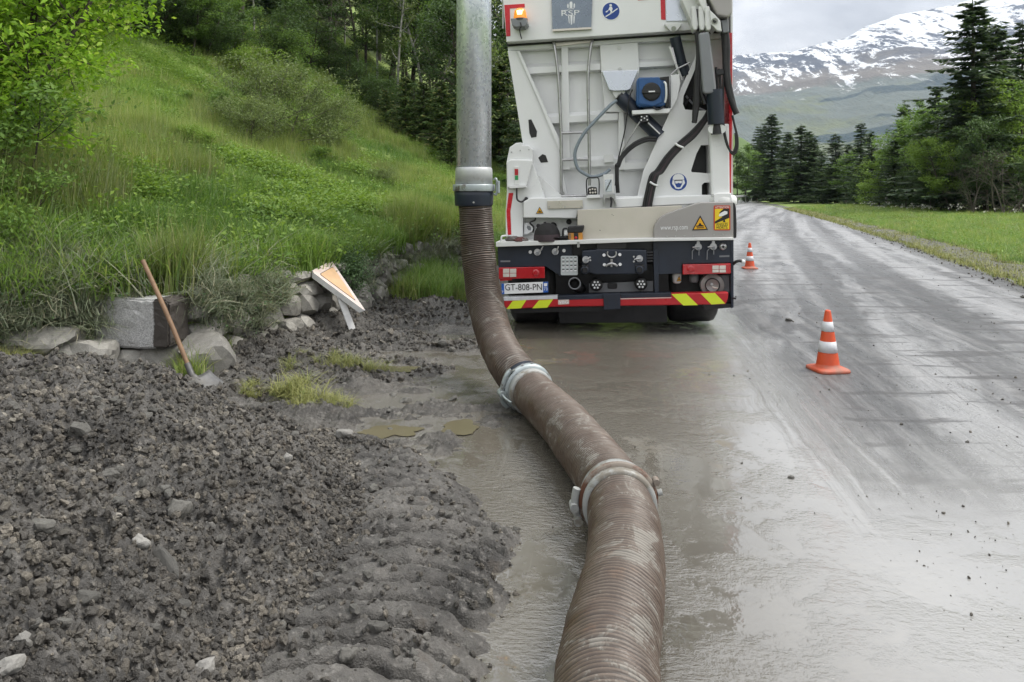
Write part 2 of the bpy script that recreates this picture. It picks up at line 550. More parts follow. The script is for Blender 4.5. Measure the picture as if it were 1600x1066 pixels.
wedge = step_(nt, math_(nt, 'ADD', sx, math_(nt, 'MULTIPLY', noise_(nt, p, 9, 4), 0.10)), 0.235, 0.25)
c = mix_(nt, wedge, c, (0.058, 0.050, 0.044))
finish(nt, nd(nt, 'ShaderNodeBsdfPrincipled', {'Base Color': c, 'Roughness': 0.75, 'Normal': bump_(nt, n1, 0.5, 0.006)}))
M['concrete'] = m

# leaves and grass: translucent, varied per leaf
def leaf_mat(name, a, b, c2=None, trans=0.3, rough=0.55, patch=None, pscale=0.5):
    m, nt = new_mat(name)
    g = nd(nt, 'ShaderNodeNewGeometry')
    r1 = g.outputs['Random Per Island']
    oi = nd(nt, 'ShaderNodeObjectInfo').outputs['Random']
    rr = math_(nt, 'FRACT', math_(nt, 'ADD', r1, oi))
    c = mix_(nt, rr, a, b)
    if c2:
        c = mix_(nt, step_(nt, rr, 0.80, 0.92), c, c2)
    if patch:
        pm_ = step_(nt, noise_(nt, g.outputs[0], pscale, 5, 0.65), 0.42, 0.62)
        c = mix_(nt, pm_, c, nd(nt, 'ShaderNodeVectorMath', {0: c, 1: patch}, operation='MULTIPLY').outputs[0])
    un = nd(nt, 'ShaderNodeVectorMath', {0: nd(nt, 'ShaderNodeVectorMath', {0: g.outputs['Normal'], 1: (0, 0, 0.9)}, operation='ADD').outputs[0]}, operation='NORMALIZE').outputs[0]
    bs = nd(nt, 'ShaderNodeBsdfPrincipled', {'Base Color': c, 'Roughness': rough, 'Specular IOR Level': 0.35, 'Normal': un})
    tr = nd(nt, 'ShaderNodeBsdfTranslucent', {0: nd(nt, 'ShaderNodeVectorMath', {0: c, 1: (1.3, 1.35, 0.8)}, operation='MULTIPLY').outputs[0]})
    finish(nt, nd(nt, 'ShaderNodeMixShader', {0: trans, 1: bs.outputs[0], 2: tr.outputs[0]}))
    return m
M['grass'] = leaf_mat('meadow_grass', (0.165, 0.238, 0.052), (0.275, 0.352, 0.085), (0.38, 0.38, 0.16), 0.45, patch=(0.66, 0.66, 0.70), pscale=0.35)
M['grass2'] = leaf_mat('lush_grass', (0.130, 0.235, 0.045), (0.220, 0.330, 0.075), (0.30, 0.36, 0.12), 0.45, patch=(0.58, 0.66, 0.68), pscale=0.3)
M['drygrass'] = leaf_mat('flattened_grass', (0.20, 0.21, 0.07), (0.30, 0.30, 0.11), (0.14, 0.19, 0.05), 0.25)
M['weed'] = leaf_mat('weed_leaves', (0.090, 0.180, 0.030), (0.165, 0.270, 0.055), (0.22, 0.32, 0.09), 0.36)
M['sage'] = leaf_mat('grey_green_tufts', (0.165, 0.205, 0.125), (0.28, 0.305, 0.22), (0.40, 0.38, 0.28), 0.25)
M['darktuft'] = leaf_mat('dark_tufts', (0.040, 0.085, 0.030), (0.080, 0.140, 0.050), None, 0.25)
M['leaf_bright'] = leaf_mat('bright_leaves', (0.150, 0.290, 0.018), (0.260, 0.420, 0.040), (0.36, 0.48, 0.09), 0.45)
M['leaf_mid'] = leaf_mat('mid_leaves', (0.085, 0.165, 0.030), (0.160, 0.255, 0.058), None, 0.38)
M['leaf_grey'] = leaf_mat('hawthorn_leaves', (0.090, 0.135, 0.042), (0.180, 0.230, 0.080), None, 0.35)
M['leaf_dark'] = leaf_mat('dark_leaves', (0.038, 0.080, 0.022), (0.088, 0.148, 0.040), None, 0.33)
M['leaf_lime'] = leaf_mat('lime_leaves', (0.125, 0.215, 0.030), (0.205, 0.305, 0.055), None, 0.4)
M['leaf_brown'] = leaf_mat('budding_twigs', (0.050, 0.056, 0.028), (0.090, 0.092, 0.046), None, 0.2)
M['needle'] = leaf_mat('spruce_needles', (0.030, 0.064, 0.024), (0.066, 0.112, 0.040), (0.11, 0.155, 0.055), 0.25)
M['needle_y'] = leaf_mat('young_conifer_needles', (0.055, 0.105, 0.026), (0.100, 0.160, 0.040), (0.24, 0.25, 0.08), 0.22)
M['flower'] = leaf_mat('white_flowers', (0.55, 0.56, 0.50), (0.70, 0.70, 0.64), None, 0.2)
M['bark'] = pm('bark', (0.060, 0.048, 0.038), 0.85, var=0.4, scale=8, bump=0.6, bscale=30)
M['bark_pale'] = pm('birch_bark', (0.30, 0.295, 0.27), 0.7, var=0.35, scale=7, bump=0.3, bscale=20)
M['twig'] = pm('grey_twigs', (0.115, 0.10, 0.082), 0.8, var=0.3, scale=8)

# ---- terrain materials
m, nt = new_mat('hill_turf')
p = pos_(nt)
n1 = noise_(nt, p, 0.16, 6, 0.6)
n2 = noise_(nt, p, 2.2, 6, 0.65)
c = mix_(nt, n1, (0.120, 0.185, 0.035), (0.190, 0.260, 0.055))
c = mix_(nt, step_(nt, n2, 0.5, 0.7), c, (0.11, 0.12, 0.045))
finish(nt, nd(nt, 'ShaderNodeBsdfPrincipled', {'Base Color': c, 'Roughness': 0.9, 'Normal': bump_(nt, n2, 0.8, 0.1)}))
M['turf'] = m
m, nt = new_mat('valley_ground')
p = pos_(nt)
c = mix_(nt, noise_(nt, p, 0.05, 7, 0.6), (0.045, 0.085, 0.018), (0.085, 0.14, 0.03))
finish(nt, nd(nt, 'ShaderNodeBsdfPrincipled', {'Base Color': c, 'Roughness': 0.9}))
M['valley'] = m

# mud and spoil
def mud_mat(name, wet_bias, dark=(0.022, 0.020, 0.017), light=(0.105, 0.098, 0.087), vary=False):
    m, nt = new_mat(name)
    p = pos_(nt)
    n1 = noise_(nt, p, 3.0, 8, 0.68)
    n2 = noise_(nt, p, 38, 6, 0.7)
    n3 = noise_(nt, p, 130, 3, 0.7)
    c = mix_(nt, step_(nt, n1, 0.32, 0.68), dark, light)
    c = mix_(nt, math_(nt, 'MULTIPLY', step_(nt, n2, 0.52, 0.68), 0.6), c, (0.21, 0.20, 0.185))
    c = mix_(nt, math_(nt, 'MULTIPLY', step_(nt, noise_(nt, p, 5.5, 5, 0.6), 0.6, 0.75), 0.5), c, (0.075, 0.055, 0.036))
    if vary:
        rnd = nd(nt, 'ShaderNodeObjectInfo').outputs['Random']
        tone = ramp_(nt, rnd, [(0.0, (0.35, 0.33, 0.31)), (0.55, (1.0, 0.97, 0.93)), (0.90, (1.35, 1.28, 1.15)), (0.985, (1.9, 1.8, 1.65)), (1.0, (2.6, 2.55, 2.4))])
        c = nd(nt, 'ShaderNodeVectorMath', {0: c, 1: tone}, operation='MULTIPLY').outputs[0]
    z = nd(nt, 'ShaderNodeSeparateXYZ', {0: p}).outputs[2]
    low = step_(nt, z, 0.05, 0.0)
    rg = nd(nt, 'ShaderNodeMapRange', {0: n2, 1: 0.3, 2: 0.7, 3: 0.26 - wet_bias, 4: 0.66 - wet_bias}).outputs[0]
    h = math_(nt, 'ADD', n2, math_(nt, 'MULTIPLY', n3, 0.45))
    finish(nt, nd(nt, 'ShaderNodeBsdfPrincipled', {'Base Color': c, 'Roughness': rg, 'Specular IOR Level': 0.6,
        'Normal': bump_(nt, h, 0.9, 0.018)}))
    return m
M['mud'] = mud_mat('wet_mud', 0.12)
M['spoil'] = mud_mat('spoil_earth', 0.0, (0.024, 0.022, 0.020), (0.112, 0.106, 0.097))
M['clod'] = mud_mat('earth_clods', 0.0, (0.030, 0.027, 0.023), (0.125, 0.118, 0.106), True)

# road: asphalt under a film of wet slurry
m, nt = new_mat('muddy_wet_road')
p = pos_(nt)
xyz = nd(nt, 'ShaderNodeSeparateXYZ', {0: p})
X, Y = xyz.outputs[0], xyz.outputs[1]
ca, sa = math.cos(R(7.2)), math.sin(R(7.2))
lat = math_(nt, 'SUBTRACT', math_(nt, 'MULTIPLY', X, ca), math_(nt, 'MULTIPLY', Y, sa))
alo = math_(nt, 'ADD', math_(nt, 'MULTIPLY', X, sa), math_(nt, 'MULTIPLY', Y, ca))
rv = nd(nt, 'ShaderNodeCombineXYZ', {0: lat, 1: alo, 2: 0.0}).outputs[0]
# direction of the carriageway, swinging right further away
ca2, sa2 = math.cos(R(18)), math.sin(R(18))
lat2 = math_(nt, 'SUBTRACT', math_(nt, 'MULTIPLY', X, ca2), math_(nt, 'MULTIPLY', Y, sa2))
alo2 = math_(nt, 'ADD', math_(nt, 'MULTIPLY', X, sa2), math_(nt, 'MULTIPLY', Y, ca2))
bend = math_(nt, 'MULTIPLY', math_(nt, 'POWER', math_(nt, 'MAXIMUM', math_(nt, 'SUBTRACT', alo2, 20.0), 0.0), 1.5), 0.006)
lat2 = math_(nt, 'SUBTRACT', lat2, bend)
rv2 = nd(nt, 'ShaderNodeCombineXYZ', {0: lat2, 1: alo2, 2: 0.0}).outputs[0]
warp = noise_(nt, p, 0.9, 4, 0.6, out=1)
wv2 = nd(nt, 'ShaderNodeVectorMath', {0: warp, 1: (0.5, 0.5, 0.5)}, operation='SUBTRACT').outputs[0]
rvw = nd(nt, 'ShaderNodeVectorMath', {0: wv2, 1: (0.16, 0.5, 0.5), 2: rv}, operation='MULTIPLY_ADD').outputs[0]
streak = noise_(nt, mapv_(nt, rvw, scale=(8.0, 0.28, 1)), 1.0, 7, 0.66)
streak_f = noise_(nt, mapv_(nt, rvw, scale=(30.0, 0.8, 1)), 1.0, 5, 0.7)
track = noise_(nt, mapv_(nt, nd(nt, 'ShaderNodeVectorMath', {0: wv2, 1: (0.35, 0.8, 0.8), 2: rv2}, operation='MULTIPLY_ADD').outputs[0],
                        scale=(1.15, 0.045, 1)), 1.0, 5, 0.6)
cross = noise_(nt, mapv_(nt, p, rot=(0, 0, R(12)), scale=(0.7, 3.6, 1)), 1.0, 6, 0.65)
blot = noise_(nt, p, 0.8, 7, 0.62, dist=0.15)
spk = noise_(nt, p, 95, 3, 0.7)
gr = noise_(nt, p, 260, 2, 0.7)
# where the slurry lies: the lane of the truck and hose, and everything close to the viewer
nearq = math_(nt, 'ADD', Y, math_(nt, 'MULTIPLY', lat, 0.35))
wob = math_(nt, 'MULTIPLY', math_(nt, 'SUBTRACT', blot, 0.5), 2.4)
near = step_(nt, math_(nt, 'ADD', nearq, wob), 5.4, 3.4)
lane = step_(nt, math_(nt, 'ADD', lat, math_(nt, 'MULTIPLY', math_(nt, 'SUBTRACT', streak, 0.5), 1.6)), 1.75, 1.05)
lane = math_(nt, 'MULTIPLY', lane, step_(nt, Y, 17.0, 9.0))
slurry = math_(nt, 'MAXIMUM', near, lane)
# colours
dry = mix_(nt, step_(nt, track, 0.40, 0.60), (0.070, 0.070, 0.072), (0.31, 0.313, 0.32))
dry = mix_(nt, math_(nt, 'MULTIPLY', step_(nt, streak, 0.50, 0.60), 0.22), dry, (0.33, 0.33, 0.328))
dry = mix_(nt, math_(nt, 'MULTIPLY', step_(nt, streak_f, 0.54, 0.64), 0.5), dry, (0.060, 0.060, 0.062))
dry = mix_(nt, math_(nt, 'MULTIPLY', step_(nt, cross, 0.54, 0.62), 0.75), dry, (0.045, 0.045, 0.046))
dry = mix_(nt, math_(nt, 'MULTIPLY', step_(nt, spk, 0.48, 0.62), 0.62), dry, (0.055, 0.055, 0.056))
for l0, w0 in ((1.10, 0.20), (2.30, 0.24), (3.9, 0.22), (5.1, 0.22)):
    band = math_(nt, 'ABSOLUTE', math_(nt, 'SUBTRACT', math_(nt, 'ADD', lat2, math_(nt, 'MULTIPLY', math_(nt, 'SUBTRACT', track, 0.5), 1.4)), l0))
    dry = mix_(nt, math_(nt, 'MULTIPLY', math_(nt, 'MULTIPLY', step_(nt, band, w0 * 1.5, w0 * 0.5), step_(nt, Y, 6.0, 9.0)), 0.85), dry, (0.048, 0.048, 0.049))
far = step_(nt, Y, 9.0, 24.0)
dry = mix_(nt, math_(nt, 'MULTIPLY', far, 0.25), dry, mix_(nt, step_(nt, track, 0.38, 0.52), (0.15, 0.15, 0.152), (0.34, 0.342, 0.35)))
brown = mix_(nt, blot, (0.072, 0.064, 0.050), (0.125, 0.116, 0.098))
sky_grey = mix_(nt, blot, (0.21, 0.208, 0.20), (0.30, 0.298, 0.29))  # grey slurry, lightened in colour to stand in for reflected sky
slc = mix_(nt, step_(nt, lat, 0.1, 1.3), brown, sky_grey)
slc = mix_(nt, math_(nt, 'MULTIPLY', step_(nt, streak_f, 0.55, 0.7), 0.16), slc, (0.24, 0.23, 0.205))
col = mix_(nt, slurry, dry, slc)
# wetness
drr = nd(nt, 'ShaderNodeMapRange', {0: math_(nt, 'ADD', math_(nt, 'MULTIPLY', streak, 0.6), math_(nt, 'MULTIPLY', cross, 0.4)), 1: 0.38, 2: 0.60, 3: 0.22, 4: 0.58}).outputs[0]
slr = nd(nt, 'ShaderNodeMapRange', {0: blot, 1: 0.35, 2: 0.65, 3: 0.03, 4: 0.10}).outputs[0]
rgh = nd(nt, 'ShaderNodeMix', {0: slurry, 2: drr, 3: slr}).outputs[0]
# relief: grainy asphalt, wheel ridges, ripples and pock marks in the slurry
ripn = noise_(nt, mapv_(nt, rv, scale=(26, 60, 1)), 1.0, 3, 0.6)
rip_m = step_(nt, math_(nt, 'ADD', noise_(nt, p, 1.9, 7, 0.68, dist=0.15), math_(nt, 'MULTIPLY', step_(nt, lat, 0.9, 0.0), 0.05)), 0.49, 0.60)
big = noise_(nt, p, 7, 4, 0.6)
hs = math_(nt, 'ADD', math_(nt, 'MULTIPLY', math_(nt, 'MULTIPLY', ripn, rip_m), 0.009), math_(nt, 'MULTIPLY', big, 0.004))
pock = math_(nt, 'MULTIPLY', step_(nt, noise_(nt, mapv_(nt, rv, scale=(1, 1.7, 1)), 30, 2, 0.5), 0.62, 0.80), 0.0025)
hs = math_(nt, 'ADD', hs, math_(nt, 'MULTIPLY', math_(nt, 'MULTIPLY', streak_f, 0.010), step_(nt, Y, 4.2, 5.2)))
hs = math_(nt, 'ADD', hs, math_(nt, 'MULTIPLY', pock, step_(nt, blot, 0.40, 0.55)))
hd = math_(nt, 'ADD', math_(nt, 'MULTIPLY', gr, 0.004), math_(nt, 'MULTIPLY', streak_f, 0.016))
hd = math_(nt, 'ADD', hd, math_(nt, 'MULTIPLY', spk, 0.012))
hh = nd(nt, 'ShaderNodeMix', {0: slurry, 2: hd, 3: hs}).outputs[0]
nrm = bump_(nt, hh, 0.6, 1.0)
finish(nt, nd(nt, 'ShaderNodeBsdfPrincipled', {'Base Color': col, 'Roughness': rgh,
    'IOR': nd(nt, 'ShaderNodeMix', {0: slurry, 2: 1.5, 3: 2.1}).outputs[0], 'Normal': nrm}))
M['road'] = m

m, nt = new_mat('muddy_water')
p = pos_(nt)
finish(nt, nd(nt, 'ShaderNodeBsdfPrincipled', {'Base Color': mix_(nt, noise_(nt, p, 2.5, 4), (0.10, 0.088, 0.056), (0.15, 0.135, 0.09)),
    'Roughness': 0.04, 'IOR': 1.5, 'Normal': bump_(nt, noise_(nt, p, 9, 3), 0.05, 0.01)}))
M['puddle'] = m

# mountain: larch woods with cloud shade painted as dark patches below, bare ground, snow with rock showing above
m, nt = new_mat('mountain_slopes')
p = pos_(nt)
z = nd(nt, 'ShaderNodeSeparateXYZ', {0: p}).outputs[2]
gx = nd(nt, 'ShaderNodeSeparateXYZ', {0: p}).outputs[0]
gully = noise_(nt, mapv_(nt, p, rot=(0, 0, R(-28)), scale=(0.020, 0.0030, 0.006)), 1.0, 8, 0.72)
lay = noise_(nt, mapv_(nt, p, rot=(0, 0, R(20)), scale=(0.0035, 0.0035, 0.012)), 1.0, 8, 0.68)
fine = noise_(nt, mapv_(nt, p, scale=(0.03, 0.03, 0.03)), 1.0, 5, 0.7)
larch = mix_(nt, fine, (0.085, 0.112, 0.105), (0.165, 0.190, 0.165))
larch = mix_(nt, step_(nt, noise_(nt, p, 0.0028, 5, 0.6), 0.50, 0.62), larch, mix_(nt, fine, (0.10, 0.125, 0.07), (0.18, 0.205, 0.11)))
cloud_shade = step_(nt, noise_(nt, mapv_(nt, p, rot=(0, 0, R(25)), scale=(0.0016, 0.0034, 0.0036)), 1.0, 4, 0.5), 0.60, 0.63)  # dark bluish patches stand in for cloud shadow on the forest
larch = mix_(nt, cloud_shade, larch, mix_(nt, fine, (0.018, 0.042, 0.050), (0.034, 0.064, 0.070)))
trees_t = step_(nt, noise_(nt, mapv_(nt, p, scale=(0.09, 0.09, 0.02)), 1.0, 3, 0.7), 0.5, 0.62)
larch = mix_(nt, math_(nt, 'MULTIPLY', trees_t, 0.5), larch, (0.11, 0.112, 0.08))
lower = mix_(nt, step_(nt, math_(nt, 'ADD', z, math_(nt, 'MULTIPLY', gully, 160)), 60, 20), larch, (0.20, 0.26, 0.09))
bare = mix_(nt, lay, (0.12, 0.108, 0.095), (0.21, 0.185, 0.155))
zz = math_(nt, 'ADD', z, math_(nt, 'MULTIPLY', math_(nt, 'SUBTRACT', lay, 0.5), 420))
c = mix_(nt, step_(nt, zz, 350, 440), lower, bare)
rock = mix_(nt, fine, (0.035, 0.045, 0.070), (0.075, 0.09, 0.12))
snowline = math_(nt, 'ADD', math_(nt, 'ADD', math_(nt, 'MULTIPLY', gully, 1.5), math_(nt, 'MULTIPLY', fine, 0.5)),
                 nd(nt, 'ShaderNodeMapRange', {0: z, 1: 300, 2: 900, 3: -0.62, 4: -0.40}, clamp=False).outputs[0])
snow = step_(nt, snowline, 0.52, 0.56)
snow = math_(nt, 'MULTIPLY', snow, step_(nt, zz, 300, 420))
c = mix_(nt, step_(nt, zz, 500, 640), c, rock)
c = mix_(nt, snow, c, (0.80, 0.82, 0.85))
finish(nt, nd(nt, 'ShaderNodeBsdfPrincipled', {'Base Color': c, 'Roughness': 0.85, 'Specular IOR Level': 0.1,
    'Normal': bump_(nt, math_(nt, 'ADD', gully, math_(nt, 'MULTIPLY', fine, 0.4)), 0.7, 45.0)}))
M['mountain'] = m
M['cloud'] = pm('cloud_white', (0.86, 0.87, 0.89), 1.0, var=0.03, scale=0.002, spec=0.0)

# ------------------------------------------------------------------ setting: ground, hill, road, mud
gs = np.concatenate([-np.geomspace(9000, 10, 40), np.geomspace(10, 9000, 40)])
gx_, gy_ = np.meshgrid(gs, gs)
# near the road the base sheet lies lower so that nothing pokes through
obj_np('ground', np.stack([gx_, gy_, np.full_like(gx_, -0.35)], -1), grid_faces(80, 80), M['valley'])['kind'] = 'structure'

# hillside left of the wall and the road
uu = np.concatenate([[0, 0.02, 0.04], np.geomspace(0.12, 190, 150)])
yy = np.concatenate([np.linspace(-6, 3, 20), np.linspace(3.2, 14, 130), np.geomspace(14.1, 420, 150)])
U, YY = np.meshgrid(uu, yy)
XW = np.interp(YY, WALL_Y, WALL_X)
HX = XW - U
HZ = hill_z(HX - 1e-6, YY)
HZ[:, 0] = -0.30
obj_np('hillside', np.stack([HX, YY, HZ], -1), grid_faces(len(yy), len(uu)), M['turf'])['kind'] = 'structure'

# meadow on the right of the road
vv = np.concatenate([np.linspace(0, 3, 16), np.geomspace(3.3, 420, 60)])
yy = np.concatenate([np.linspace(-4, 30, 70), np.geomspace(31, 420, 60)])
V, YY = np.meshgrid(vv, yy)
XR = np.interp(YY, REDGE_Y, REDGE_X) + 0.10 * vnoise(YY * 0.7, YY * 0 + 3.3, 4)
MX = XR + V - 0.25
MZ = 0.05 * sstep(0.0, 0.6, V) * (0.8 + fbm(MX, YY, 0.4, 3, 21)) + 0.16 * sstep(0.4, 5, V) - 0.06 * (V < 0.05)
MZ = MZ - 0.25 * sstep(30, 110, V)
obj_np('meadow', np.stack([MX, YY, MZ], -1), grid_faces(len(yy), len(vv)), M['turf'])['kind'] = 'structure'
def meadow_z(x, y):
    v = x - np.interp(y, REDGE_Y, REDGE_X) + 0.25
    return 0.05 * sstep(0.0, 0.6, v) + 0.16 * sstep(0.4, 5, v) - 0.25 * sstep(30, 110, v)

# dirt shoulder between road and meadow
vv = np.linspace(-0.05, 1.0, 14)
yy = np.concatenate([np.linspace(-4, 30, 90), np.geomspace(31, 160, 40)])
V, YY = np.meshgrid(vv, yy)
V = V * (0.75 + 0.5 * np.repeat(vnoise(yy * 0.5, yy * 0 + 7.1, 23)[:, None], 14, 1))
SX = np.interp(YY, REDGE_Y, REDGE_X) + V
SZ = 0.05 * sstep(0.0, 0.6, V + 0.25) * 1.6 + 0.012 + 0.16 * sstep(0.4, 5, V + 0.25) + 0.012 * fbm(SX, YY, 3.0, 3, 24)
SZ[:, 0] = -0.02
SZ[:, -1] -= 0.06
obj_np('shoulder', np.stack([SX, YY, SZ], -1), grid_faces(len(yy), 14), M['mud'])['kind'] = 'structure'

# road
yy = np.concatenate([np.linspace(-4, 14, 260), np.geomspace(14.1, 420, 120)])
lef = np.interp(yy, [-4, 11.5, 14, 21, 41, 73, 145, 262, 420], [-6, -2.2, -0.6, 2.6, 9.5, 19, 38, 73, 120])
rig = np.interp(yy, REDGE_Y, REDGE_X)
tt = np.linspace(0, 1, 220)
RX = lef[:, None] * (1 - tt) + (rig[:, None] + 0.1) * tt
RY = np.repeat(yy[:, None], len(tt), 1)
RZ = 0.004 * fbm(RX, RY, 0.6, 3, 33) - 0.040 * sstep(3.0, 2.4, RX - 0.122 * (RY - 8)) * sstep(7.3, 8.2, RY)
lat_ = RX * math.cos(R(7.2)) - RY * math.sin(R(7.2))
# wheel ridges thrown up beside the truck's right wheels
wl = np.exp(-((lat_ - 1.42) / 0.30) ** 2) * sstep(3.2, 5.0, RY) * sstep(9.2, 7.6, RY)
RZ = RZ + wl * (0.010 * fbm(lat_ * 14, RY * 0.45, 1.0, 3, 71) + 0.004)
road = obj_np('road', np.stack([RX, RY, RZ], -1), grid_faces(len(yy), len(tt)), M['road'])
road['kind'] = 'structure'

# churned mud between the wall and the road
def mud_z(X, Y):
    edge = np.interp(Y, [2.0, 4.2, 5.0, 6.0, 7.2, 8.5, 10.0, 12.0, 14.0], [-0.3, -0.10, -0.15, -0.22, -0.35, -0.45, -0.50, -0.30, 0.3])
    edge = edge + 0.35 * fbm(X, Y, 0.9, 3, 41)
    d = edge - X
    base = 0.095 * sstep(-0.25, 1.7, d) - 0.022
    wallx = np.interp(Y, WALL_Y, WALL_X)
    base = base + 0.11 * sstep(0.75, 0.0, X - wallx)
    rel = 0.050 * fbm(X, Y * 1.9, 1.5, 4, 51) + 0.042 * np.maximum(fbm(X, Y * 2.2, 4.2, 4, 52), -0.3) + 0.016 * billow(X, Y * 1.5, 14, 2, 53) + 0.012 * fbm(X, Y * 1.4, 26, 2, 54) - 0.012
    rel = rel + 0.020 * (np.abs(((Y * 3.1 + 0.5 * X + 0.5 * fbm(X, Y, 1.2, 3, 57)) % 1.0) - 0.5) - 0.25) * sstep(0.0, 0.4, fbm(X, Y, 0.6, 2, 58) + 0.25)
    z = base + rel * sstep(-0.3, 0.5, d)
    # ridges pushed up: heap behind the hose, rim near the sign
    z = z + 0.10 * np.exp(-(((X + 0.85) / 0.55) ** 2 + ((Y - 9.3) / 0.45) ** 2))
    z = z + 0.09 * np.exp(-(((X + 0.45) / 0.28) ** 2 + ((Y - 7.1) / 0.22) ** 2))
    z = z + 0.07 * np.exp(-(((X + 1.65) / 0.45) ** 2 + ((Y - 7.7) / 0.25) ** 2))
    z = z + 0.05 * np.exp(-(((X + 0.05) / 0.4) ** 2 + ((Y - 5.05) / 0.12) ** 2))
    # hollows that hold the puddles
    for cx, cy, rx, ry in PUDDLES:
        q = ((X - cx) / (rx * 1.25)) ** 2 + ((Y - cy) / (ry * 1.3)) ** 2
        z = z - np.minimum(0.10, np.maximum(z + 0.02, 0)) * np.exp(-q ** 2)
    return z - 0.14 * sstep(0.15, 0.6, -d) - 0.2 * sstep(4.25, 3.75, Y)
PUDDLES = [(-0.74, 4.56, 0.19, 0.13), (-0.33, 4.62, 0.13, 0.15), (-1.00, 6.18, 0.26, 0.13), (-1.80, 5.15, 0.22, 0.12), (-0.35, 5.65, 0.26, 0.35),
           (-0.55, 7.7, 0.35, 0.25), (-1.0, 6.75, 0.3, 0.14), (-0.9, 5.25, 0.3, 0.18)]
yy = np.concatenate([np.linspace(3.5, 8.5, 350), np.linspace(8.52, 14, 140)])
xx = np.linspace(-3.2, 0.7, 300)
MXX, MYY = np.meshgrid(xx, yy)
obj_np('mud', np.stack([MXX, MYY, mud_z(MXX, MYY)], -1), grid_faces(len(yy), len(xx)), M['mud'])['kind'] = 'structure'

for i, (cx, cy, rx, ry) in enumerate(PUDDLES[:3]):
    k = np.arange(40) / 40 * 2 * PI
    rr = 0.95 + 0.35 * fbm(np.cos(k) * 1.5 + i * 7, np.sin(k) * 1.5, 1.0, 4, 61)
    ring = np.stack([cx + rx * rr * np.cos(k), cy + ry * rr * np.sin(k), np.full(40, 0.005)], -1)
    vsx = np.concatenate([[[cx, cy, 0.005]], ring])
    fcs = np.array([(0, 1 + j, 1 + (j + 1) % 40) for j in range(40)])
    o = obj_np('puddle', vsx, fcs, M['puddle'])
    o['kind'] = 'structure'

# ------------------------------------------------------------------ spoil heap
PB = np.array([(-6.0, 0.6), (-6.0, 5.05), (-3.3, 5.0), (-2.25, 4.95), (-1.75, 4.85), (-1.25, 4.62), (-0.90, 4.45), (-0.58, 4.20), (-0.22, 3.72),
               (0.05, 3.12), (-0.01, 2.65), (-0.14, 2.2), (-0.26, 1.6), (-0.35, 0.6)])
def poly_dist(X, Y, P):
    d = np.full(X.shape, 1e9)
    ins = np.zeros(X.shape, bool)
    n = len(P)
    for i in range(n):
        a, b = P[i], P[(i + 1) % n]
        e = b - a
        t = np.clip(((X - a[0]) * e[0] + (Y - a[1]) * e[1]) / (e @ e), 0, 1)
        d = np.minimum(d, np.hypot(X - a[0] - t * e[0], Y - a[1] - t * e[1]))
        c = (a[1] > Y) != (b[1] > Y)
        xi = a[0] + (Y - a[1]) / (e[1] if e[1] else 1e-9) * e[0]
        ins ^= c & (X < xi)
    return np.where(ins, d, -d)

def pile_z(X, Y, detail=True):
    wx, wy = 0.09 * fbm(X, Y, 1.6, 3, 81) + 0.045 * fbm(X, Y, 8, 3, 79), 0.09 * fbm(X, Y, 1.6, 3, 82) + 0.045 * fbm(X, Y, 8, 3, 78)
    d = poly_dist(X + wx, Y + wy, PB)
    s = np.interp(X, [-2.6, -1.9, -1.2, -0.6], [0.50, 0.62, 0.95, 0.95])
    H = np.interp(X, [-3.5, -2.2, -1.2, -0.4], [0.70, 0.64, 0.52, 0.40])
    H = H * np.interp(Y, [1.0, 2.0, 3.4], [0.72, 0.82, 1.0])
    dd = np.maximum(d, 0)
    # the flattened skirt a wheel has run over on the right
    skirt = sstep(0.66, 0.40, np.abs(X - np.interp(Y, [1.5, 2.2, 3.1, 3.8, 4.4], [-0.42, -0.36, -0.24, -0.42, -0.72]))) * sstep(4.4, 4.0, Y)
    z = H * (1 - np.exp(-dd / s)) + 0.10 * np.maximum(dd - 0.8, 0)
    flat = 0.035 + 0.055 * sstep(0.0, 0.5, d)
    z = z * (1 - skirt) + np.minimum(z, flat) * skirt
    z = z * sstep(-0.0, 0.05, d)
    if detail:
        amp = sstep(0.0, 0.25, d) * (1 - 0.80 * skirt)
        z = z + amp * (0.055 * fbm(X, Y, 1.7, 3, 83) + 0.034 * fbm(X, Y, 4.5, 3, 84) + 0.016 * (billow(X, Y, 7.5, 3, 85) - 0.9)
                       + 0.020 * fbm(X, Y, 19, 3, 86) + 0.020 * fbm(X, Y, 46, 3, 87))
        # tread ridges across the skirt
        cxx = np.interp(Y, [1.5, 2.2, 3.1, 3.8, 4.4], [-0.42, -0.36, -0.24, -0.42, -0.72])
        ph = (Y + 0.55 * (X - cxx) ** 2 * 1.6 + 0.12 * (X - cxx) + 0.035 * fbm(X, Y, 3, 2, 88) + 0.012 * fbm(X, Y, 12, 2, 93)) / 0.124
        fr_ = ph % 1.0
        rid = sstep(0.02, 0.40, np.abs(fr_ - 0.5) * 2) + 0.2 * fr_
        z = z + skirt * sstep(0.0, 0.1, d) * sstep(0.44, 0.30, np.abs(X - cxx)) * 0.064 * (rid - 0.85) * (0.85 + 0.6 * fbm(X, Y, 3.5, 2, 89))
        z = z + skirt * (0.006 * fbm(X, Y, 13, 4, 90) + 0.006 * fbm(X, Y, 34, 3, 92)) * sstep(0, 0.1, d)
        # the dug hollow at lower middle
        z = z - 0.10 * np.exp(-(((X + 0.95) / 0.10) ** 2 + ((Y - 2.35) / 0.20) ** 2)) * (0.8 + 0.6 * fbm(X, Y, 9, 2, 91))
    return np.where(d < 0, -0.03 + 0.03 * np.exp(np.minimum(d, 0) * 40), z)
yy = np.concatenate([np.linspace(1.0, 1.5, 20), np.geomspace(1.52, 5.3, 460)])
xx = np.concatenate([np.linspace(-5.2, -3.4, 70), np.linspace(-3.38, 0.35, 430)])
PXX, PYY = np.meshgrid(xx, yy)
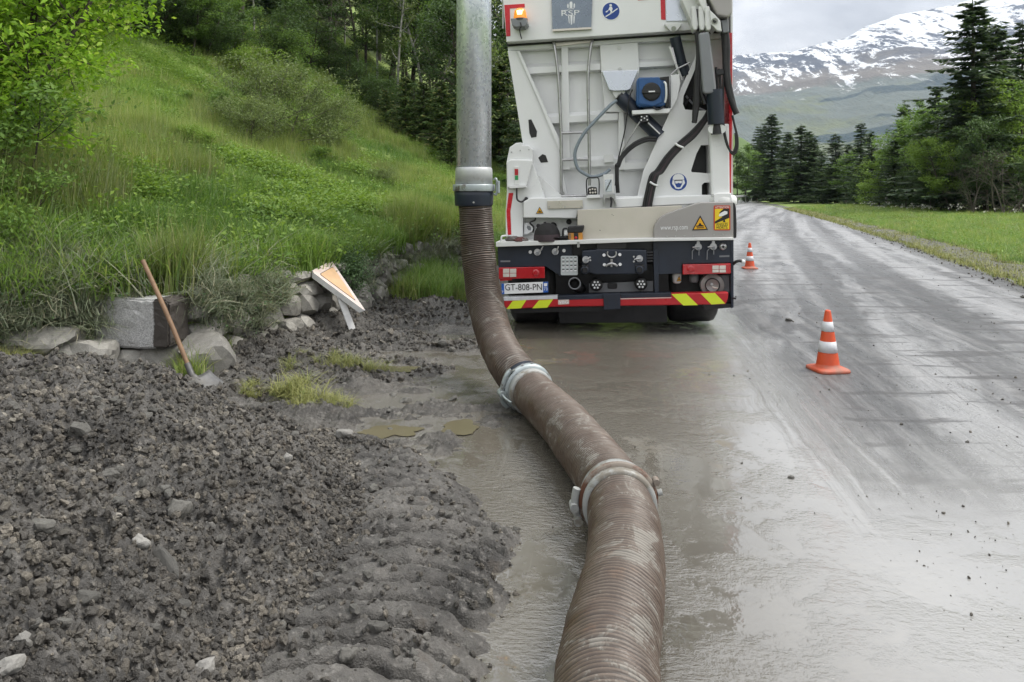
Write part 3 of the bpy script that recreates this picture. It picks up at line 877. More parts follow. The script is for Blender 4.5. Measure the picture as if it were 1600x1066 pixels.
heap = obj_np('spoil_heap', np.stack([PXX, PYY, pile_z(PXX, PYY)], -1), grid_faces(len(yy), len(xx)), M['spoil'])
tag(heap, 'large heap of dark grey gravelly earth covering the lower left beside the hose', 'spoil heap')

# ------------------------------------------------------------------ mountain and cloud
def mount_skyline(t):
    px = 800 + FPX * t
    py = np.interp(px, [300, 700, 1000, 1148, 1205, 1247, 1298, 1323, 1355, 1403, 1450, 1499, 1546, 1640, 1900, 2600],
                   [150, 120, 100, 90, 80, 72, 62, 57, 40, 24, 16, 6, -8, -35, -60, 40])
    return (YH - py) / FPX
tt = np.linspace(-0.55, 1.5, 430)
ss = np.linspace(0, 1, 190)
T_, S_ = np.meshgrid(tt, ss)
Y0m, Y1m = 1150.0, 4300.0
YM = Y0m + (Y1m - Y0m) * S_
XM = T_ * YM
ZM = mount_skyline(T_) * Y1m * S_ ** 1.08 - 30 * (1 - S_)
amp = S_ ** 0.7 * (1 - S_ ** 6 * 0.75)
ZM = ZM + amp * (85 * fbm(XM, YM * 0.7, 0.0011, 5, 101) + 60 * (billow(XM * 0.8 + YM * 0.35, YM * 0.25, 0.0016, 4, 102) - 1.2))
ZM = ZM + 9 * fbm(XM, YM, 0.012, 3, 103) * amp
# back side falls away
XM = np.vstack([XM, XM[-1:] * 1.25]); YM = np.vstack([YM, YM[-1:] * 1.25]); ZM = np.vstack([ZM, ZM[-1:] * 0 - 60])
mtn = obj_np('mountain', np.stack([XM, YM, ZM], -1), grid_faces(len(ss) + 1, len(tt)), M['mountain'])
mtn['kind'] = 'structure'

# ------------------------------------------------------------------ suction excavator truck
TRK_LOC, TRK_ROT = (1.080, 7.935, 0.0), (0.0, R(-1.8), R(-7.2))
truck = empty('suction_truck', TRK_LOC, TRK_ROT)
tag(truck, 'white suction excavator truck parked on the muddy road, seen from the rear', 'truck')
TM = Matrix.LocRotScale(Vector(TRK_LOC), Euler(TRK_ROT), None)
TMI = TM.inverted()

def T(px, py, d):
    """truck-local (x, z) of the point of the plane y=d that the photograph shows at a pixel"""
    o = TMI @ Vector((0, 0, CAMH))
    v = TMI.to_3x3() @ Vector(px_ray(px, py))
    t = (d - o.y) / v.y
    return (o.x + v.x * t, o.z + v.z * t)

def A(pts, d):            # upper close-up of the photograph
    return [T(770 + x / 3.9925, y / 3.9925, d) for x, y in pts]
def B(pts, d):            # lower close-up
    return [T(770 + x / 3.9925, 250 + y / 3.9925, d) for x, y in pts]
def A3(x, y, d):
    q = A([(x, y)], d)[0]
    return (q[0], d, q[1])
def B3(x, y, d):
    q = B([(x, y)], d)[0]
    return (q[0], d, q[1])

def plate(name, poly, y0, y1, mat, parent=None, bevel=0.0, **k):
    return MB().prism(poly, y0, y1).build(name, mat, parent or truck, bevel, **k)

def rrect(fn, x0, y0, x1, y1, d, r=10, n=4, sk=(0, 0)):
    """rounded rectangle in close-up pixels"""
    pts = []
    for cx_, cy_, a0 in ((x1 - r, y0 + r, -90), (x1 - r, y1 - r, 0), (x0 + r, y1 - r, 90), (x0 + r, y0 + r, 180)):
        for k in range(n + 1):
            a = R(a0 + 90 * k / n)
            x, y = cx_ + r * math.cos(a), cy_ + r * math.sin(a)
            pts.append((x, y + (x - x0) * sk[1]))
    return fn(pts, d)

def disc(fn, cx_, cy_, r, d, n=28):
    return fn([(cx_ + r * math.cos(2 * PI * k / n), cy_ + r * math.sin(2 * PI * k / n)) for k in range(n)], d)

def tube(name, pts, r, mat, parent=None, seg=8, n=6, **k):
    return MB().tube(smooth_path(pts, n) if n else pts, r, seg).build(name, mat, parent or truck, **k)

# ---- bodies
hop = A([(92, 285), (100, 360), (186, 890), (262, 1250), (1482, 1250), (1488, 190)], 0.60)
MB().prism(hop, 0.60, 3.9).build('hopper_body', M['white'], truck)
MB().box(-1.05, 1.22, 3.95, 6.4, 0.95, 3.6).build('filter_body', M['white'], truck, 0.02)
cab = MB().box(-1.2, 1.2, 6.7, 8.7, 0.85, 3.05).build('cab', M['white'], truck, 0.05)
MB().box(-1.1, 1.1, 8.69, 8.72, 1.75, 2.75).build('windscreen', M['rubber'], cab)
MB().box(-0.46, 0.46, 0.45, 8.6, 0.62, 0.95).box(-0.55, 0.55, 0.43, 0.75, 0.30, 0.88).build('chassis', M['black'], truck)
for ax in (0.80, 2.20, 7.4):
    for sx in (-1, 1):
        w = MB()
        xo = 1.17 * sx
        prof = [(0.27, 0.0), (0.44, 0.005), (0.495, 0.04), (0.51, 0.09), (0.51, 0.46), (0.495, 0.52), (0.44, 0.55), (0.27, 0.555)]
        w.lathe([(r, -sx * h) for r, h in prof], (xo, ax, 0.465), 'x', 32)
        wo = w.build('wheel', M['rubber'], truck)
        MB().lathe([(0.27, 0.02 * -sx), (0.2, 0.05 * -sx), (0.12, 0.14 * -sx), (0.0, 0.14 * -sx)], (xo, ax, 0.465), 'x', 24).build('rim', M['greyg'], wo)

MB().box(-1.0, 1.0, 2.75, 6.9, 0.40, 0.61).build('underbody_shade_box', M['black'], truck)  # unseen box added to darken the ground under the truck
for sx in (-1, 1):
    MB().box(1.17 * sx - .02, 1.17 * sx + .02, 2.8, 6.8, 0.32, 0.94).build('side_shade_guard', M['greyg'], truck)  # unseen skirts added to block light from the sides

# ---- header above the seam
hd = A([(66, 30), (85, 262), (1482, 172), (1492, -420), (40, -420)], 0.30)
header = plate('header_panel', hd, 0.30, 3.9, M['white'], bevel=0.006)
plate('seam_gasket', A([(84, 258), (1482, 170), (1483, 200), (90, 290)], 0.44), 0.44, 0.59, M['rubber'])
# lettered plate
rp = plate('logo_plate', A([(366, -30), (372, 186), (614, 172), (622, -30)], 0.285), 0.275, 0.30, M['slateplate'], truck, 0.003)
plate('plate_lip', A([(371, 184), (375, 196), (618, 182), (614, 170)], 0.27), 0.265, 0.30, M['inox'], header)
def C(pts, d):            # header close-up
    return [T(860 + x / 11.43, y / 11.43, d) for x, y in pts]
dE = 0.272
for poly in ([(300, 140), (298, 90), (312, 60), (326, 90), (328, 140)], [(345, 145), (342, 50), (362, 28), (388, 32), (394, 60), (392, 145)],
             [(412, 140), (414, 80), (428, 55), (440, 80), (436, 140)],
             [(316, 290), (338, 290), (342, 420), (332, 420)], [(356, 280), (396, 280), (388, 440), (366, 440)], [(412, 290), (436, 290), (426, 420), (414, 420)],
             [(316, 158), (425, 153), (425, 163), (316, 168)], [(316, 276), (436, 272), (436, 280), (316, 284)],
             [(190, 185), (316, 178), (316, 190), (190, 198)]):
    MB().prism(C(poly, dE), dE, dE + 0.003).build('emblem_bar', M['stickw'], rp)
t0, t1 = C([(196, 198), (520, 268)], dE - 0.001)
text('RSP', 'lettering', M['stickw'], rp, ((t0[0] + t1[0]) / 2, dE - 0.001, (t0[1] + t1[1]) / 2), abs(t1[0] - t0[0]), abs(t1[1] - t0[1]))
# mandatory-handrail pictogram
def picto(fn, cx_, cy_, r, d, white, par):
    o = plate('pictogram_disc', disc(fn, cx_, cy_, r, d), d, d + 0.004, M['signblue'], par)
    plate('disc_border', disc(fn, cx_, cy_, r * 1.07, d), d + 0.001, d + 0.004, M['stickw'], o)
    g = MB()
    for poly in white:
        g.prism(fn(poly, d - 0.001), d - 0.001, d + 0.002)
    g.build('pictogram', M['stickw'], o)
    return o
picto(C, 1082, 200, 152, 0.296, [[(1060 + 24 * math.cos(k * PI / 5) + 16, 95 + 22 * math.sin(k * PI / 5)) for k in range(10)],
      [(1058, 120), (1098, 120), (1112, 165), (1098, 190), (1108, 225), (1080, 255), (1062, 240), (1076, 205), (1050, 175), (1010, 222), (990, 222), (985, 210), (1035, 180), (1046, 150)],
      [(980, 292), (992, 306), (1090, 246), (1204, 162), (1196, 146), (1084, 226)]], truck)
# red reflective corner marks
plate('red_reflector', A([(72, 32), (198, 24), (200, 46), (106, 54), (110, 226), (84, 228)], 0.296), 0.296, 0.30, M['refl_red'], header)
plate('red_reflector', A([(1046, -30), (1050, 122), (1078, 124), (1074, -30)], 0.296), 0.296, 0.30, M['refl_red'], header)
plate('red_reflector', A([(900, -30), (905, 3), (975, -3), (972, -36)], 0.296), 0.296, 0.30, M['refl_red'], header)
plate('inspection_plate', A([(1080, -60), (1082, 132), (1236, 128), (1232, -60)], 0.29), 0.285, 0.30, M['skyplate'], header)
# amber beacon, lit
bracket = plate('beacon_bracket', A([(118, 130), (128, 172), (150, 184), (205, 180), (224, 160), (214, 124)], 0.24), 0.13, 0.30, M['greyg'], truck, 0.008)
bx, bz = A([(172, 122)], 0.20)[0]
s1 = 1 / 3.9925 * 7.9 / FPX
bc = MB().lathe([(44 * s1, 0), (44 * s1, 8 * s1), (40 * s1, 40 * s1), (37 * s1, 58 * s1), (24 * s1, 70 * s1), (0, 72 * s1)], (bx, 0.20, bz), 'z', 24).build('beacon_lens', M['lens_o'], bracket)
MB().lathe([(47 * s1, -8 * s1), (47 * s1, 2 * s1), (42 * s1, 3 * s1)], (bx, 0.20, bz), 'z', 24).build('beacon_base', M['rubber'], bracket)
MB().lathe([(0, 18 * s1), (20 * s1, 24 * s1), (20 * s1, 50 * s1), (0, 56 * s1)], (bx, 0.155, bz), 'z', 16).build('lamp_core', M['lamp_on'], bracket)
tube('cable', [A3(172, 140, 0.12), A3(176, 165, 0.115), A3(168, 185, 0.14), A3(172, 215, 0.25), A3(180, 242, 0.295)], 0.006, M['rubber'], bracket)
tube('side_rail', [A3(66, -40, 0.33), A3(64, 100, 0.33), A3(64, 180, 0.33)], 0.012, M['steel'], header, n=0)

# ---- tailgate: back plate, frame, ribs
tg = plate('tailgate', A([(100, 275), (110, 360), (250, 1000), (330, 1270), (1180, 1270), (1290, 205)], 0.56), 0.56, 0.60, M['white'])
def rib(name, pts, d, back=0.56, bev=0.010, fn=A, mat='white'):
    return plate(name, fn(pts, d), d, back, M[mat], tg, bev)
rib('top_beam', [(92, 270), (1480, 178), (1478, 236), (920, 262), (660, 284), (150, 316), (96, 318)], 0.46)
def hrib(x0, x1, ya, yb, d=0.47, sl=-0.055):
    """horizontal pressed rib with sloping flanks"""
    f = A([(x0, ya), (x1, ya + (x1 - x0) * sl), (x1, yb + (x1 - x0) * sl), (x0, yb)], d)
    b = A([(x0, ya - 22), (x1, ya - 22 + (x1 - x0) * sl), (x1, yb + 16 + (x1 - x0) * sl), (x0, yb + 16)], 0.56)
    MB().prism(f, d, 0.56, b).build('horizontal_rib', M['white'], tg)
hrib(190, 672, 424, 462)
hrib(912, 1130, 392, 420)
hrib(335, 780, 732, 772)
hrib(430, 780, 1010, 1050)
hrib(820, 960, 1020, 1058)
plate('vertical_rib', A([(426, 296), (470, 294), (482, 1060), (434, 1060)], 0.465), 0.465, 0.56, M['white'], tg, 0.008)
plate('vertical_rib', A([(784, 700), (818, 698), (826, 1060), (782, 1060)], 0.465), 0.465, 0.56, M['white'], tg, 0.008)
for dd in (0, ):
    plate('centre_plate', A([(668, 282), (905, 264), (915, 440), (860, 700), (700, 700), (676, 440)], 0.455), 0.455, 0.56, M['white'], tg, 0.006)
for (x, y) in ((790, 298), (792, 428)):
    MB().cyl(A3(x, y, 0.456), A3(x, y, 0.440), 0.020, 0.018, 14).build('bolt', M['white_d'], tg)
# slanted side plate with dark plates standing in for shaded lightening holes
plate('side_plate', A([(92, 318), (150, 316), (300, 660), (412, 918), (470, 1260), (252, 1260), (186, 890), (100, 360)], 0.44), 0.44, 0.58, M['white'], tg, 0.004)
plate('side_flange', A([(150, 318), (168, 318), (345, 720), (432, 900), (436, 960), (412, 930), (300, 660)], 0.415), 0.415, 0.46, M['white'], tg)
for poly in ([(222, 748), (240, 745), (276, 820), (272, 855), (240, 860), (228, 830)], [(283, 985), (310, 962), (330, 970), (345, 1012), (300, 1016)]):
    plate('hole_shade_plate', A(poly, 0.437), 0.437, 0.45, M['rubber'], tg)
plate('hole_shade_plate', B([(228, 112), (240, 116), (286, 212), (232, 220)], 0.437), 0.437, 0.45, M['greyg'], tg)
plate('gusset', B([(292, 100), (440, 232), (372, 240), (300, 236), (250, 90)], 0.40), 0.40, 0.44, M['white_d'], tg, 0.003)
# folded bracket, polished cover and eye
cv = plate('polished_cover', A([(680, 446), (906, 440), (858, 556), (834, 566), (752, 568), (726, 560)], 0.36), 0.34, 0.455, M['skyplate'], bevel=0.004)
plate('lug', A([(742, 568), (828, 562), (822, 590), (800, 622), (776, 622), (756, 598)], 0.37), 0.37, 0.44, M['white_d'], cv, 0.003)
MB().cyl(A3(787, 598, 0.372), A3(787, 598, 0.35), 0.016, 0.016, 14).build('pin', M['steel'], cv)

# ---- ladder
lad = tube('ladder', [A3(380, 268, 0.42), A3(385, 290, 0.40), A3(408, 480, 0.40), A3(420, 700, 0.40), A3(426, 830, 0.40), A3(428, 1000, 0.40), B3(426, 150, 0.40), B3(430, 200, 0.41), B3(440, 228, 0.44)], 0.017, M['steel'], n=4)
tube('rail', [A3(622, 256, 0.42), A3(613, 286, 0.40), A3(594, 480, 0.40), A3(600, 830, 0.40), A3(602, 1000, 0.40), B3(603, 160, 0.40)], 0.017, M['steel'], lad, n=4)
for y0, y1, x0, x1 in ((832, 826, 424, 600), (998, 994, 428, 604), (1226, 1220, 428, 604)):
    tube('rung', [A3(x0, y0, 0.40), A3(x1, y1, 0.40)], 0.016, M['steel'], lad, n=0)
plate('ladder_bracket', A([(374, 262), (628, 246), (630, 262), (376, 292)], 0.44), 0.44, 0.47, M['inox'], lad)
MB().cyl(B3(432, 212, 0.41), B3(432, 212, 0.44), 0.03, 0.03, 14).build('ladder_foot', M['steel'], lad)

# ---- cabinet on the left with indicator
def D(pts, d):            # close-up of the left cabinet
    return [T(680 + x / 4.4417, 220 + y / 4.4417, d) for x, y in pts]
def D3(x, y, d):
    q = D([(x, y)], d)[0]
    return (q[0], d, q[1])
cb = plate('side_cabinet', D([(516, 46), (560, 16), (600, 12), (604, 30), (650, 34), (676, 60), (676, 150), (752, 372), (764, 420), (612, 420), (608, 668), (490, 668), (488, 500), (497, 360), (494, 150)], 0.30), 0.30, 0.9, M['white'], bevel=0.008)
plate('cabinet_step', D([(494, 150), (498, 330), (632, 318), (676, 150), (676, 132), (516, 130)], 0.26), 0.26, 0.30, M['white'], cb, 0.012)
iw = plate('level_indicator', D([(546, 180), (580, 178), (582, 306), (550, 308)], 0.245), 0.245, 0.26, M['white_d'], truck, 0.004)
plate('red_window', D([(551, 196), (576, 196), (576, 240), (551, 240)], 0.242), 0.242, 0.247, M['lens_r'], iw)
plate('green_window', D([(553, 242), (576, 242), (576, 272), (553, 272)], 0.242), 0.242, 0.247, M['lens_g'], iw)
plate('shelf_plate', D([(512, 312), (622, 306), (640, 324), (516, 332)], 0.22), 0.22, 0.26, M['white'], cb, 0.003)
tube('cable', [D3(566, 330, 0.235), D3(566, 380, 0.22), D3(572, 412, 0.22), D3(600, 424, 0.23), D3(630, 402, 0.28)], 0.010, M['rubber'], cb)
MB().cyl(D3(632, 403, 0.30), D3(632, 403, 0.27), 0.022, 0.018, 12).build('cable_gland', M['rubber'], cb)
for (x, y) in ((530, 80), (590, 68), (650, 62)):
    MB().cyl(D3(x, y, 0.30), D3(x, y, 0.292), 0.008, 0.007, 8).build('bolt', M['steel'], cb)
plate('red_reflector', D([(510, 364), (542, 362), (522, 490), (528, 652), (504, 654), (494, 490)], 0.296), 0.296, 0.30, M['refl_red'], cb)

# ---- white box, recess, steel apron, curved cover
ap = plate('apron_box', B([(190, 262), (230, 238), (1500, 215), (1500, 300), (530, 330), (520, 366), (190, 360)], 0.22), 0.22, 0.62, M['white'], bevel=0.010)
plate('recess_panel', B([(188, 356), (530, 356), (532, 500), (188, 512)], 0.40), 0.40, 0.56, M['white_d'], ap)
for x, y, r in ((475, 386, 17), (376, 412, 24)):
    plate('grommet', disc(B, x, y, r, 0.396, 18), 0.388, 0.40, M['rubber'], ap)
plate('tail_beam', B([(760, 240), (1500, 215), (1500, 262), (760, 300)], 0.20), 0.20, 0.60, M['white'], bevel=0.008)
plate('name_plate', B([(340, 256), (560, 250), (562, 300), (342, 306)], 0.20), 0.20, 0.225, M['inox'], bevel=0.003)
for x in (352, 450, 552):
    MB().cyl(B3(x, 293, 0.2), B3(x, 293, 0.192), 0.008, 0.008, 8).build('rivet', M['steel'], ap)
st = plate('steel_apron', B([(528, 312), (1180, 284), (1180, 500), (528, 500)], 0.13), 0.13, 0.22, M['inox'], bevel=0.004)
cvp = [(1004, 496), (1004, 440), (1012, 408), (1030, 378), (1056, 352), (1090, 334), (1150, 312), (1210, 292), (1262, 274), (1300, 266), (1500, 262), (1502, 488)]
cover = plate('curved_cover', B(cvp, 0.02), 0.02, 0.24, M['greyp'], bevel=0.008)
plate('black_edge', B([(1500, 264), (1510, 270), (1518, 300), (1522, 400), (1521, 486), (1500, 488)], 0.05), 0.05, 0.6, M['rubber'], cover, 0.01)
# warning triangle with pinched hand
def triangle(fn, pts, d, par):
    c = (sum(p[0] for p in pts) / 3, sum(p[1] for p in pts) / 3)
    o = plate('warning_triangle', fn(pts, d), d, d + 0.003, M['stickk'], par)
    inn = [(c[0] + (p[0] - c[0]) * 0.78, c[1] + (p[1] - c[1]) * 0.78) for p in pts]
    plate('triangle_field', fn(inn, d - 0.001), d - 0.001, d + 0.001, M['sticky'], o)
    g = MB()
    w = pts[1][0] - pts[2][0]
    for q in ([(-.24, .02), (.22, .02), (.24, .08), (-.24, .10)], [(-.22, .14), (.26, .13), (.26, .17), (-.2, .20)], [(-.05, -.12), (.02, -.14), (.10, -.02), (.20, .0), (.20, .03), (-.12, .03)]):
        g.prism(fn([(c[0] + x * abs(w), c[1] + y * abs(w)) for x, y in q], d - 0.002), d - 0.002, d)
    g.build('symbol', M['stickk'], o)
    return o
triangle(B, [(1294, 346), (1343, 436), (1243, 440)], 0.014, truck)
triangle(B, [(292, 292), (316, 334), (269, 336)], 0.214, truck)
x0, z0 = B([(1046, 416)], 0.016)[0]; x1, z1 = B([(1216, 444)], 0.016)[0]
text('www.rsp.com', 'lettering', M['stickw'], cover, ((x0 + x1) / 2, 0.0165, (z0 + z1) / 2), x1 - x0, (z0 - z1) * 0.95)
# blind-spot sticker
bs = plate('blind_spot_sticker', rrect(B, 1378, 284, 1482, 440, 0.015, 8), 0.015, 0.019, M['stickr'], truck)
plate('yellow_field', B([(1386, 306), (1475, 304), (1475, 432), (1386, 434)], 0.0135), 0.0135, 0.016, M['sticky2'], bs)
plate('dark_field', B([(1440, 304), (1475, 304), (1475, 362), (1386, 398), (1386, 384), (1432, 356), (1412, 330)], 0.012), 0.012, 0.014, M['stickk'], bs)
plate('truck_symbol', B([(1410, 346), (1420, 332), (1446, 318), (1464, 322), (1464, 336), (1436, 350), (1414, 354)], 0.0105), 0.0105, 0.0125, M['stickw'], bs)
def tx(s, x0, y0, x1, y1, d, mat, par, fn=B):
    (a, za), (b, zb) = fn([(x0, y0), (x1, y1)], d)
    text(s, 'lettering', M[mat], par, ((a + b) / 2, d, (za + zb) / 2), abs(b - a), abs(za - zb))
tx('ATTENTION', 1387, 290, 1474, 301, 0.0125, 'stickw', bs)
tx('ANGLES', 1394, 394, 1466, 410, 0.0105, 'stickk', bs)
tx('MORTS', 1396, 414, 1464, 430, 0.0105, 'stickk', bs)
plate('walker_symbol', B([(1440, 374), (1446, 372), (1452, 388), (1436, 388)], 0.0105), 0.0105, 0.0125, M['stickk'], bs)
for x, y in ((1088, 478), (1140, 476), (1196, 474), (1252, 472), (1380, 468), (1436, 466)):
    MB().cyl(B3(x, y, 0.02), B3(x, y, 0.012), 0.008, 0.007, 8).build('rivet', M['steel'], cover)

# ---- ledge
ledge = plate('ledge', B([(18, 512), (520, 500), (1010, 488), (1502, 484), (1502, 500), (1000, 508), (640, 522), (20, 543)], -0.02), -0.02, 0.42, M['white_d'], bevel=0.005)
tube('ledge_handle', [B3(52, 520, -0.01), B3(54, 482, -0.01), B3(66, 474, 0.0), B3(90, 472, 0.04), B3(98, 476, 0.2)], 0.010, M['white'], ledge, n=3)
plate('hook', B([(526, 512), (540, 512), (542, 545), (526, 546)], -0.03), -0.03, 0.0, M['steel'], ledge)

# ---- tower on the right that carries the boom
tw = MB()
tw.prism(A([(1276, 332), (1316, 330), (1262, 432), (1190, 600), (1186, 650), (1200, 684), (1120, 700), (1108, 690)], 0.30), 0.30, 0.42)
tw.prism(A([(1108, 690), (1120, 700), (1200, 684), (1290, 690), (1300, 905), (1270, 960), (1238, 1062), (1230, 1090), (1160, 1290), (886, 1290), (940, 1066)], 0.30), 0.30, 0.42)
tw.prism(A([(1300, 905), (1366, 905), (1366, 690), (1290, 690)], 0.30), 0.30, 0.42)
tower = tw.build('boom_tower', M['white'], truck)
lower = MB()
lower.prism(B([(1228, 24), (1240, 76), (1370, 86), (1370, 140), (1320, 142), (1304, 156), (1304, 240), (1150, 240), (1160, 220)], 0.301), 0.301, 0.42)
lower.build('tower_web', M['white'], tower)
plate('tower_back', A([(1180, 640), (1420, 640), (1420, 1290), (1180, 1290)], 0.50), 0.50, 0.58, M['black'], tower)
plate('cut_panel', A([(1200, 440), (1290, 420), (1350, 700), (1190, 690)], 0.50), 0.50, 0.56, M['black'], tower)
tube('inner_hose', [A3(1200, 660, 0.45), A3(1240, 600, 0.44), A3(1290, 640, 0.44), A3(1340, 600, 0.44)], 0.012, M['rubber'], tower)
tube('inner_hose', [A3(1205, 600, 0.45), A3(1260, 660, 0.44), A3(1320, 690, 0.44)], 0.012, M['greyg'], tower)
col = plate('column', A([(1352, 780), (1476, 770), (1482, 1225), (1364, 1225)], 0.16), 0.16, 0.60, M['white'], bevel=0.02)
plate('column_flange', B([(1376, 214), (1402, 206), (1484, 206), (1496, 262), (1380, 266)], 0.14), 0.12, 0.6, M['white'], col, 0.008)
cbk = plate('column_back', A([(1330, 190), (1440, 190), (1462, 780), (1330, 780)], 0.52), 0.52, 0.60, M['white'], col)
MB().lathe([(0.0, -0.1), (0.13, -0.1), (0.155, -0.06), (0.155, 0.0), (0.13, 0.03)], (B3(1436, 240, 0.2)[0], 0.26, B3(1436, 240, 0.2)[2]), 'z', 20).build('column_foot', M['white_d'], col)
# mask-and-helmet pictogram
def E(pts, d):
    return [T(1020 + x / 9.69, 260 + y / 9.69, d) for x, y in pts]
pic = plate('pictogram_disc', disc(E, 388, 238, 130, 0.296), 0.296, 0.30, M['signblue'], truck)
plate('disc_border', disc(E, 388, 238, 142, 0.297), 0.2975, 0.30, M['stickw'], pic)
g = MB()
g.prism(E([(300, 200), (305, 160), (335, 125), (388, 112), (440, 125), (470, 160), (476, 200), (440, 205), (330, 210)], 0.295), 0.295, 0.2965)
g.prism(E([(300, 206), (326, 214), (332, 262), (360, 320), (415, 320), (445, 262), (450, 210), (478, 206), (470, 275), (430, 335), (388, 345), (345, 335), (305, 275)], 0.295), 0.295, 0.2965)
g.prism(E([(300, 210), (290, 260), (312, 290), (325, 280), (322, 214)], 0.2945), 0.2945, 0.2965)
g.prism(E([(476, 206), (488, 255), (466, 285), (452, 275), (454, 210)], 0.2945), 0.2945, 0.2965)
g.prism(E([(338, 222), (440, 218), (438, 258), (400, 256), (388, 248), (378, 258), (342, 262)], 0.2945), 0.2945, 0.2965)
g.build('pictogram', M['stickw'], pic)
plate('visor_band', E([(328, 206), (448, 202), (446, 216), (330, 220)], 0.294), 0.294, 0.2955, M['stickk'], pic)
# side red marking and rail
plate('red_marking', A([(1474, 205), (1492, 205), (1494, 690), (1484, 1210), (1472, 1210), (1476, 690)], 0.17), 0.17, 0.5, M['refl_red'], col)
plate('post_rail', A([(1484, -60), (1496, -60), (1498, 1250), (1486, 1250)], 0.20), 0.20, 0.5, M['white'], col)

# ---- boom: root box, knuckle plates, arm going up out of view
boom = plate('boom_root', A([(1166, -80), (1180, 5), (1240, 140), (1262, 178), (1380, 170), (1330, -80)], 0.10), 0.10, 0.34, M['white_d'], bevel=0.012)
plate('boom_arm', A([(1290, -340), (1320, -60), (1400, 92), (1470, 108), (1494, 80), (1490, -340)], -0.06), -0.06, 0.26, M['greyp'], boom, 0.015)
plate('arm_side', A([(1210, -340), (1290, -340), (1340, 60), (1390, 190), (1355, 150), (1240, -80)], -0.03), -0.03, 0.22, M['white_d'], boom, 0.01)
for xa, xb, d in ((1240, 1268, 0.02), (1284, 1312, -0.02), (1322, 1352, -0.05)):
    plate('knuckle_plate', A([(xa, 40), (xb, 36), (xb + 14, 150), (xb + 8, 186), (xa + 14, 190), (xa + 4, 160)], d), d, 0.20, M['white_d'], boom, 0.012)
ear = plate('ear', A([(1352, 60), (1390, 96), (1420, 130), (1428, 196), (1400, 190), (1362, 150)], -0.07), -0.07, 0.0, M['white_d'], truck, 0.006)
MB().cyl(A3(1384, 132, -0.072), A3(1384, 132, -0.085), 0.033, 0.030, 16).build('pin', M['steel'], ear)
plate('pin_hole', disc(A, 1384, 132, 12, -0.087, 14), -0.087, -0.083, M['rubber'], ear)
plate('dark_gap', A([(1256, 60), (1340, 60), (1350, 190), (1272, 194)], 0.10), 0.08, 0.12, M['black'], boom)
# grey guarded lift cylinder
plate('cylinder_guard', A([(1284, 206), (1352, 196), (1396, 560), (1390, 582), (1322, 586), (1312, 570)], -0.04), -0.04, 0.10, M['greyg'], boom, 0.02)
lc = MB().cyl(A3(1382, 560, 0.04), A3(1392, 775, 0.06), 0.085, 0.085, 20).build('lift_cylinder', M['navy'], truck)
MB().cyl(A3(1392, 770, 0.06), A3(1396, 838, 0.06), 0.055, 0.06, 16).build('rod_end', M['black'], lc)
for x in (1372, 1424):
    MB().cyl(A3(x, 806, 0.02), A3(x, 806, 0.12), 0.048, 0.048, 18).build('clevis', M['white'], lc)
# tailgate cylinder upper centre-right
tc1 = MB().cyl(A3(1136, 232, 0.30), A3(1176, 400, 0.34), 0.060, 0.060, 18).cyl(A3(1176, 400, 0.34), A3(1202, 470, 0.36), 0.066, 0.066, 18).build('tailgate_cylinder', M['navy'], truck)
br = plate('cylinder_bracket', A([(1070, 152), (1176, 146), (1174, 160), (1146, 196), (1124, 200), (1108, 196), (1080, 166)], 0.24), 0.22, 0.30, M['white_d'], truck, 0.004)
MB().cyl(A3(1128, 178, 0.222), A3(1128, 178, 0.20), 0.026, 0.024, 14).build('pin', M['steel'], br)
tube('sensor_rod', [A3(1104, 290, 0.28), A3(1130, 370, 0.28), A3(1180, 500, 0.30)], 0.014, M['white_d'], tc1, n=0)
plate('sensor_strip', A([(1108, 300), (1124, 296), (1150, 400), (1134, 404)], 0.27), 0.27, 0.29, M['steel'], tc1)
tube('strut', [A3(1108, 470, 0.27), A3(1150, 430, 0.25), A3(1228, 392, 0.25)], 0.009, M['steel'], tc1, n=0)
# diagonal dark cylinder under the reel
tc2 = MB().cyl(A3(800, 610, 0.40), A3(1045, 850, 0.36), 0.085, 0.085, 18).build('locking_cylinder', M['navy'], truck)
MB().cyl(A3(786, 598, 0.40), A3(830, 640, 0.40), 0.055, 0.055, 14).build('rod_end', M['black'], tc2)
tube('cylinder_stripe', [A3(968, 766, 0.265), A3(1042, 836, 0.262)], 0.008, M['stickw'], tc2, n=0)

# ---- hose reel
sh = plate('reel_shelf', A([(868, 690), (1112, 676), (1100, 704), (872, 714)], 0.18), 0.18, 0.46, M['white'], bevel=0.004)
plate('reel_upright', A([(1110, 470), (1164, 462), (1170, 520), (1150, 620), (1110, 690)], 0.24), 0.24, 0.46, M['white'], sh, 0.004)
reel = plate('hose_reel', rrect(A, 896, 484, 1086, 664, 0.18, 26, 5), 0.18, 0.40, M['blue'], truck, 0.02)
plate('reel_flange', A([(908, 484), (1040, 480), (1052, 510), (1060, 640), (1000, 664), (910, 650)], 0.165), 0.165, 0.20, M['blue'], reel, 0.012)
MB().lathe([(0.0, 0.146), (0.08, 0.146), (0.098, 0.152), (0.100, 0.165)], (A3(990, 572, 0.16)[0], 0, A3(990, 572, 0.16)[2]), 'y', 28).build('reel_hub', M['rubber'], reel)
plate('hub_handle', A([(930, 560), (990, 556), (1046, 566), (1046, 580), (990, 584), (930, 582)], 0.135), 0.135, 0.150, M['rubber'], reel, 0.005)
plate('hub_mark', A([(972, 568), (1012, 566), (1012, 574), (972, 576)], 0.1335), 0.1335, 0.136, M['stickw'], reel)
plate('reel_bracket', A([(1040, 482), (1100, 476), (1100, 664), (1078, 668), (1076, 500), (1042, 498)], 0.17), 0.17, 0.30, M['rubber'], reel, 0.004)
